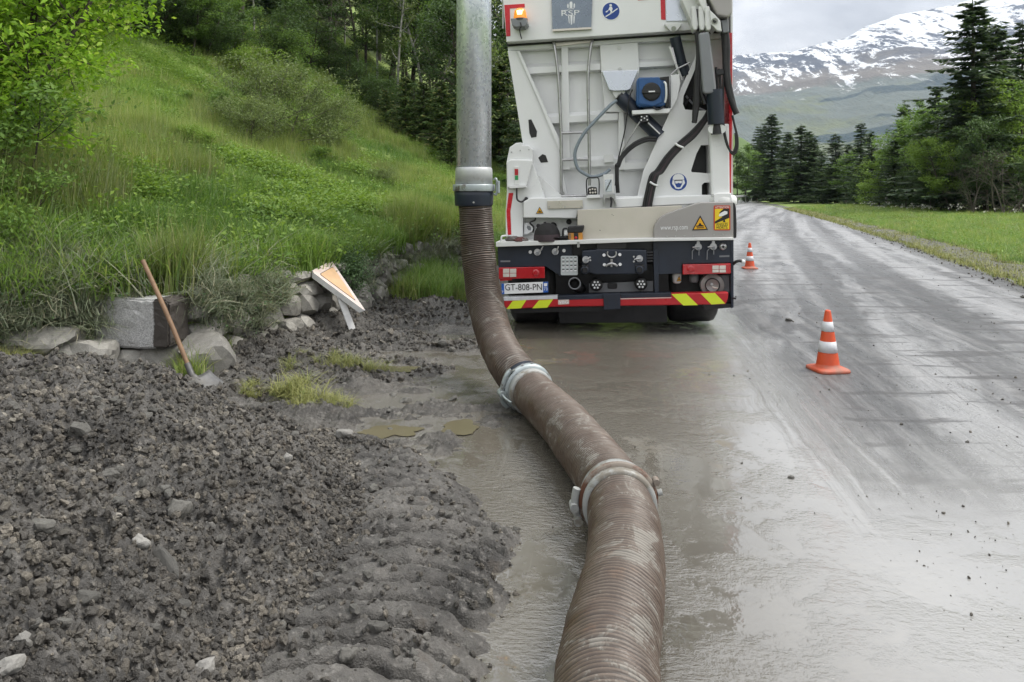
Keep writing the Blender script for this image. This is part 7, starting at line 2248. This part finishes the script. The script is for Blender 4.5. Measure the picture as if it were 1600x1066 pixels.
parts_ = [hill_scatter(17000, 2.6, 14, 5.5, 0.6, 1.15), hill_scatter(20000, 6, 26, 18, 0.7, 1.3), hill_scatter(16000, 20, 60, 34, 0.9, 1.7)]
Xq, Yq, Zq, uq, sq_ = [np.concatenate(c) for c in zip(*parts_)]
patch = fbm(Xq, Yq, 0.28, 3, 140)
p2 = fbm(Xq, Yq, 0.8, 3, 141)
dist = uq
isweed = (patch + 0.5 * p2 > 0.30) & (dist > 0.5)
isweed |= (rg.random(len(Xq)) < 0.06)
lush = fbm(Xq, Yq, 0.2, 2, 142) > 0.05
idx = np.where(isweed, 5 + rg.integers(0, 3, len(Xq)), np.where(lush, 3 + rg.integers(0, 2, len(Xq)), rg.integers(0, 3, len(Xq))))
hs = sq_ * (0.75 + 0.45 * np.clip(p2 + 0.5, 0, 1)) * np.where(Yq > 22, 0.75, 1.0)
# the sunny strip behind is mown short, the path of it dips
rot = np.stack([rg.normal(0, .08, len(Xq)), rg.normal(0, .08, len(Xq)), rg.uniform(0, 6.28, len(Xq))], -1)
scatter('meadow_grass', np.stack([Xq, Yq, Zq - 0.02], -1), rot, np.stack([sq_, sq_, hs], -1), idx, G_T + G_L + W_, 'tall green grass and weeds covering the hillside')

# grass of the meadow and verge on the right
S_ = [blades(s, 34, 0.20, 0.17, 0.010, 0.6, 'grass2') for s in (11, 12)] + [blades(13, 30, 0.30, 0.15, 0.010, 0.6, 'grass'), weed(14, 40, 0.16, 0.2, 0.06, 'weed'), blades(15, 22, 0.16, 0.16, 0.010, 0.8, 'drygrass')]
n = 42000
Yq = 4.5 * (70 / 4.5) ** rg.uniform(0, 1, n)
vq = 0.10 + 26 * rg.uniform(0, 1, n) ** 1.5
Xq = np.interp(Yq, REDGE_Y, REDGE_X) - 0.25 + vq
k = visible(Xq, Yq, 0, 900)
Xq, Yq, vq = Xq[k], Yq[k], vq[k]
edge = (vq + 0.35 * fbm(Xq, Yq, 0.9, 2, 150)) < 1.15
keep = ~(edge & (rg.random(len(Xq)) < 0.62))
Xq, Yq, vq, edge = Xq[keep], Yq[keep], vq[keep], edge[keep]
idx = np.where(edge, 4, rg.choice([0, 1, 0, 1, 2, 3], len(Xq)))
sq_ = rg.uniform(0.7, 1.3, len(Xq)) * np.clip(Yq / 22, 1.0, 2.2)
rot = np.stack([rg.normal(0, .1, len(Xq)), rg.normal(0, .1, len(Xq)), rg.uniform(0, 6.28, len(Xq))], -1)
scatter('verge_grass', np.stack([Xq, Yq, meadow_z(Xq, Yq) - 0.01], -1), rot, np.stack([sq_, sq_, sq_ * 0.9 / np.clip(Yq / 22, 1, 1.5)], -1), idx, S_, 'short green grass of the meadow right of the road')
# white umbels in front of the right wood
n = 110
pxq = np.concatenate([rg.normal(1445, 45, n // 2), rg.uniform(1330, 1640, n // 2)])
Yq = rg.uniform(38, 47, n) * np.interp(pxq, [1330, 1450, 1600], [1.35, 1.1, 0.97])
Xq = (pxq - CX) / FPX * Yq
fl_m = [weed(16, 16, 0.12, 0.20, 0.09, 'flower')]
rot = np.zeros((n, 3))
scatter('white_flowers', np.stack([Xq, Yq, meadow_z(Xq, Yq) + 0.35 + rg.uniform(-.15, .25, n)], -1), rot, np.full((n, 3), 0.55), np.zeros(n), fl_m, 'white umbels flowering along the edge of the wood')
# sparse white flowers on the hill
n = 160
Yq = rg.uniform(9, 30, n); Xq = np.interp(Yq, WALL_Y, WALL_X) - rg.uniform(2, 16, n)
scatter('hill_flowers', np.stack([Xq, Yq, hill_z(Xq, Yq) + 0.4], -1), np.zeros((n, 3)), np.full((n, 3), 0.16), np.zeros(n), fl_m, 'scattered white flowers in the tall hillside grass')

# grey-green tufts overhanging the wall
T_ = [blades(s, 120, 0.21, 0.17, 0.0065, 1.2, 'sage') for s in (21, 22)] + [blades(23, 150, 0.15, 0.17, 0.007, 0.9, 'sage'), weed(24, 190, 0.20, 0.24, 0.026, 'darktuft'), blades(25, 44, 0.5, 0.14, 0.008, 0.9, 'sage')]
n = 2700
t = rg.uniform(-1.5, 8.4, n)
w_pts = np.array([wall_pt(max(q, 0)) for q in t])
w_pts[:, 0] += np.where(t < 0, t, 0)
off = np.abs(rg.normal(0.05, 0.28, n)) - 0.06
nx, ny = -np.sin(w_pts[:, 2]), np.cos(w_pts[:, 2])
Xq, Yq = w_pts[:, 0] + nx * off, w_pts[:, 1] + ny * off
Zq = np.where(off < 0.12, 0.60 + rg.normal(0, 0.05, n), hill_z(Xq - 0.02, Yq)) - 0.02
# more plants hang down the face here and there
face = rg.random(n) < 0.26
Zq = np.where(face, rg.uniform(0.32, 0.6, n), Zq)
Xq = np.where(face, w_pts[:, 0] - nx * 0.02, Xq)
Yq = np.where(face, w_pts[:, 1] - ny * 0.02, Yq)
clear = (Yq < 5.95) & (Xq > -3.15) & (Zq < 0.62)
fade = (rg.random(n) < 0.90) & (Yq > 8.5)
nosign = (np.hypot(Xq + 1.85, Yq - 7.45) < 0.55)
k = ~(clear | fade | nosign)
Xq, Yq, Zq, off = Xq[k], Yq[k], Zq[k], off[k]
idx = rg.choice([0, 1, 2, 2, 0, 1, 3, 4], len(Xq))
idx = np.where((Yq > 7.9) & (Yq < 8.5), 3, np.where((Yq > 8.5) & (idx == 3), 2, idx))
idx = np.where((Xq < -3.2) & (rg.random(len(Xq)) < 0.6), 4, idx)
rot = np.stack([rg.normal(0.25, .25, len(Xq)), rg.normal(0.25, .25, len(Xq)), rg.uniform(0, 6.28, len(Xq))], -1)
sq_ = rg.uniform(0.6, 1.15, len(Xq))
scatter('wall_tufts', np.stack([Xq, Yq, Zq], -1), rot, np.stack([sq_, sq_, sq_], -1), idx, T_, 'grey green tufts and dry grass hanging over the stone wall')
# long grass before the far end of the wall, dry grass on the mud, weeds by the block
dg = [blades(31, 60, 0.26, 0.12, 0.009, 1.3, 'drygrass'), blades(32, 50, 0.34, 0.14, 0.010, 0.8, 'grass'), blades(33, 46, 0.5, 0.14, 0.010, 0.6, 'grass2')]
pts, ix, sc_ = [], [], []
def tuft(px, py, sx, sy, n, i, s, z0=0.02):
    for _ in range(n):
        q = on_ground(px + rg.normal(0, sx), py + rg.normal(0, sy))
        pts.append((q.x, q.y, max(z0, float(mud_z(np.array([q.x]), np.array([q.y]))[0]))))
        ix.append(i)
        sc_.append(s * rg.uniform(0.6, 1.2))
tuft(468, 630, 14, 10, 16, 0, 0.68); tuft(500, 640, 26, 6, 10, 0, 0.4); tuft(520, 580, 32, 5, 14, 0, 0.42); tuft(385, 620, 14, 6, 7, 0, 0.4); tuft(560, 585, 20, 4, 10, 0, 0.5)
tuft(300, 600, 16, 5, 18, 1, 0.7); tuft(340, 580, 10, 4, 6, 1, 0.6)
tuft(660, 462, 26, 8, 130, 2, 1.0); tuft(690, 468, 22, 4, 60, 2, 0.9); tuft(640, 478, 14, 3, 30, 1, 1.0); tuft(712, 470, 14, 3, 20, 1, 0.7)
rot = np.stack([rg.normal(0, .15, len(pts)), rg.normal(0, .15, len(pts)), rg.uniform(0, 6.28, len(pts))], -1)
scatter('mud_grass', np.array(pts), rot, np.repeat(np.array(sc_)[:, None], 3, 1), np.array(ix), dg, 'trampled yellowish grass tufts on the mud and at the wall foot')
# pale hay at the left edge behind the heap
pts, ix, sc_ = [], [], []
for _ in range(40):
    q = hw(8 + rg.normal(0, 14), 566, 5.15)
    pts.append((q.x, q.y + rg.normal(0, .06), 0.22 + rg.normal(0, .02))); ix.append(0); sc_.append(0.6)
scatter('hay', np.array(pts), np.stack([rg.normal(0, .5, 40), rg.normal(0, .5, 40), rg.uniform(0, 6, 40)], -1), np.repeat(np.array(sc_)[:, None], 3, 1), np.array(ix), dg, 'pale cut hay behind the left end of the heap')

# clods and gravel over the heap, the mud and the road
CL = [clod_mesh(400 + k, 'clod') for k in range(6)]
n = 130000
Xq = rg.uniform(-4.6, 0.2, n); Yq = 1.1 + 4.0 * rg.uniform(0, 1, n) ** 1.25
d = poly_dist(Xq, Yq, PB)
cx_s = np.interp(Yq, [1.5, 2.2, 3.1, 3.8, 4.4], [-0.42, -0.36, -0.24, -0.42, -0.72])
k = (d > -0.05) & visible(Xq, Yq, 0, 900) & ~((np.abs(Xq - cx_s) < 0.36) & (Yq < 4.1) & (rg.random(n) < 0.91))
Xq, Yq = Xq[k], Yq[k]
sq_ = 0.0036 + 0.013 * rg.uniform(0, 1, len(Xq)) ** 3.4
Zq = pile_z(Xq, Yq) + sq_ * 0.25
scatter('heap_clods', np.stack([Xq, Yq, Zq], -1), rg.uniform(0, 6.28, (len(Xq), 3)), np.stack([sq_ * rg.uniform(.8, 1.5, len(Xq)), sq_ * rg.uniform(.8, 1.3, len(Xq)), sq_ * rg.uniform(.5, 1.0, len(Xq))], -1),
        rg.integers(0, 6, len(Xq)), CL, 'crumbs and clods of grey earth covering the heap')
n = 16000
Yq = 3.9 + 8 * rg.uniform(0, 1, n) ** 1.3
Xq = np.interp(Yq, WALL_Y, WALL_X) + 0.05 + 2.2 * rg.uniform(0, 1, n)
zq = mud_z(Xq, Yq)
k = (zq > 0.006) & (Xq < 0.3)
Xq, Yq, zq = Xq[k], Yq[k], zq[k]
sq_ = 0.005 + 0.024 * rg.uniform(0, 1, len(Xq)) ** 3.5
scatter('mud_clods', np.stack([Xq, Yq, zq + sq_ * .2], -1), rg.uniform(0, 6.28, (len(Xq), 3)), np.stack([sq_ * 1.3, sq_ * 1.1, sq_ * .6], -1), rg.integers(0, 6, len(Xq)), CL, 'small clods and gravel strewn over the churned mud')
n = 3000
Yq = 2.0 + 12 * rg.uniform(0, 1, n) ** 1.6
Xq = rg.uniform(-0.1, 1, n) * (3 + Yq * 0.35) + 0.3 + rg.normal(0, .2, n)
k = visible(Xq, Yq, 0, 50) & (fbm(Xq, Yq, 0.7, 2, 160) > -0.1) & (Xq < np.interp(Yq, REDGE_Y, REDGE_X)) & ((Xq > 1.5) | (rg.random(n) < 0.15))
Xq, Yq = Xq[k], Yq[k]
sq_ = 0.0018 + 0.009 * rg.uniform(0, 1, len(Xq)) ** 7
scatter('road_crumbs', np.stack([Xq, Yq, np.full(len(Xq), 0.002)], -1), rg.uniform(0, 6.28, (len(Xq), 3)), np.stack([sq_ * 1.3, sq_, sq_ * .7], -1), rg.integers(0, 6, len(Xq)), CL, 'dark crumbs of earth scattered on the wet road')
# gravel shoulder on the right edge of the road
n = 5000
Yq = 9 * (45 / 9) ** rg.uniform(0, 1, n)
Xq = np.interp(Yq, REDGE_Y, REDGE_X) + rg.normal(0.35, 0.36, n)
sq_ = 0.006 + 0.02 * rg.uniform(0, 1, n) ** 3
scatter('shoulder_gravel', np.stack([Xq, Yq, np.maximum(meadow_z(Xq, Yq) * 1.3 + 0.012, 0.002)], -1), rg.uniform(0, 6.28, (n, 3)), np.stack([sq_ * 1.3, sq_, sq_ * .7], -1), rg.integers(0, 6, n), CL, 'dark gravel along the right road shoulder')
# ------------------------------------------------------------------ air between here and the mountain
hz = MB().box(-5200, 8200, -60, 5300, -1.6, 1500).build('haze', None, None)
hz['kind'] = 'stuff'
hz['label'] = 'thin pale haze of the valley air'
m, nt = new_mat('valley_haze')
nd(nt, 'ShaderNodeOutputMaterial', {'Volume': nd(nt, 'ShaderNodeVolumePrincipled', {'Color': (0.70, 0.82, 1.0), 'Density': 0.00009, 'Anisotropy': 0.2}).outputs[0]})
hz.data.materials.append(m)
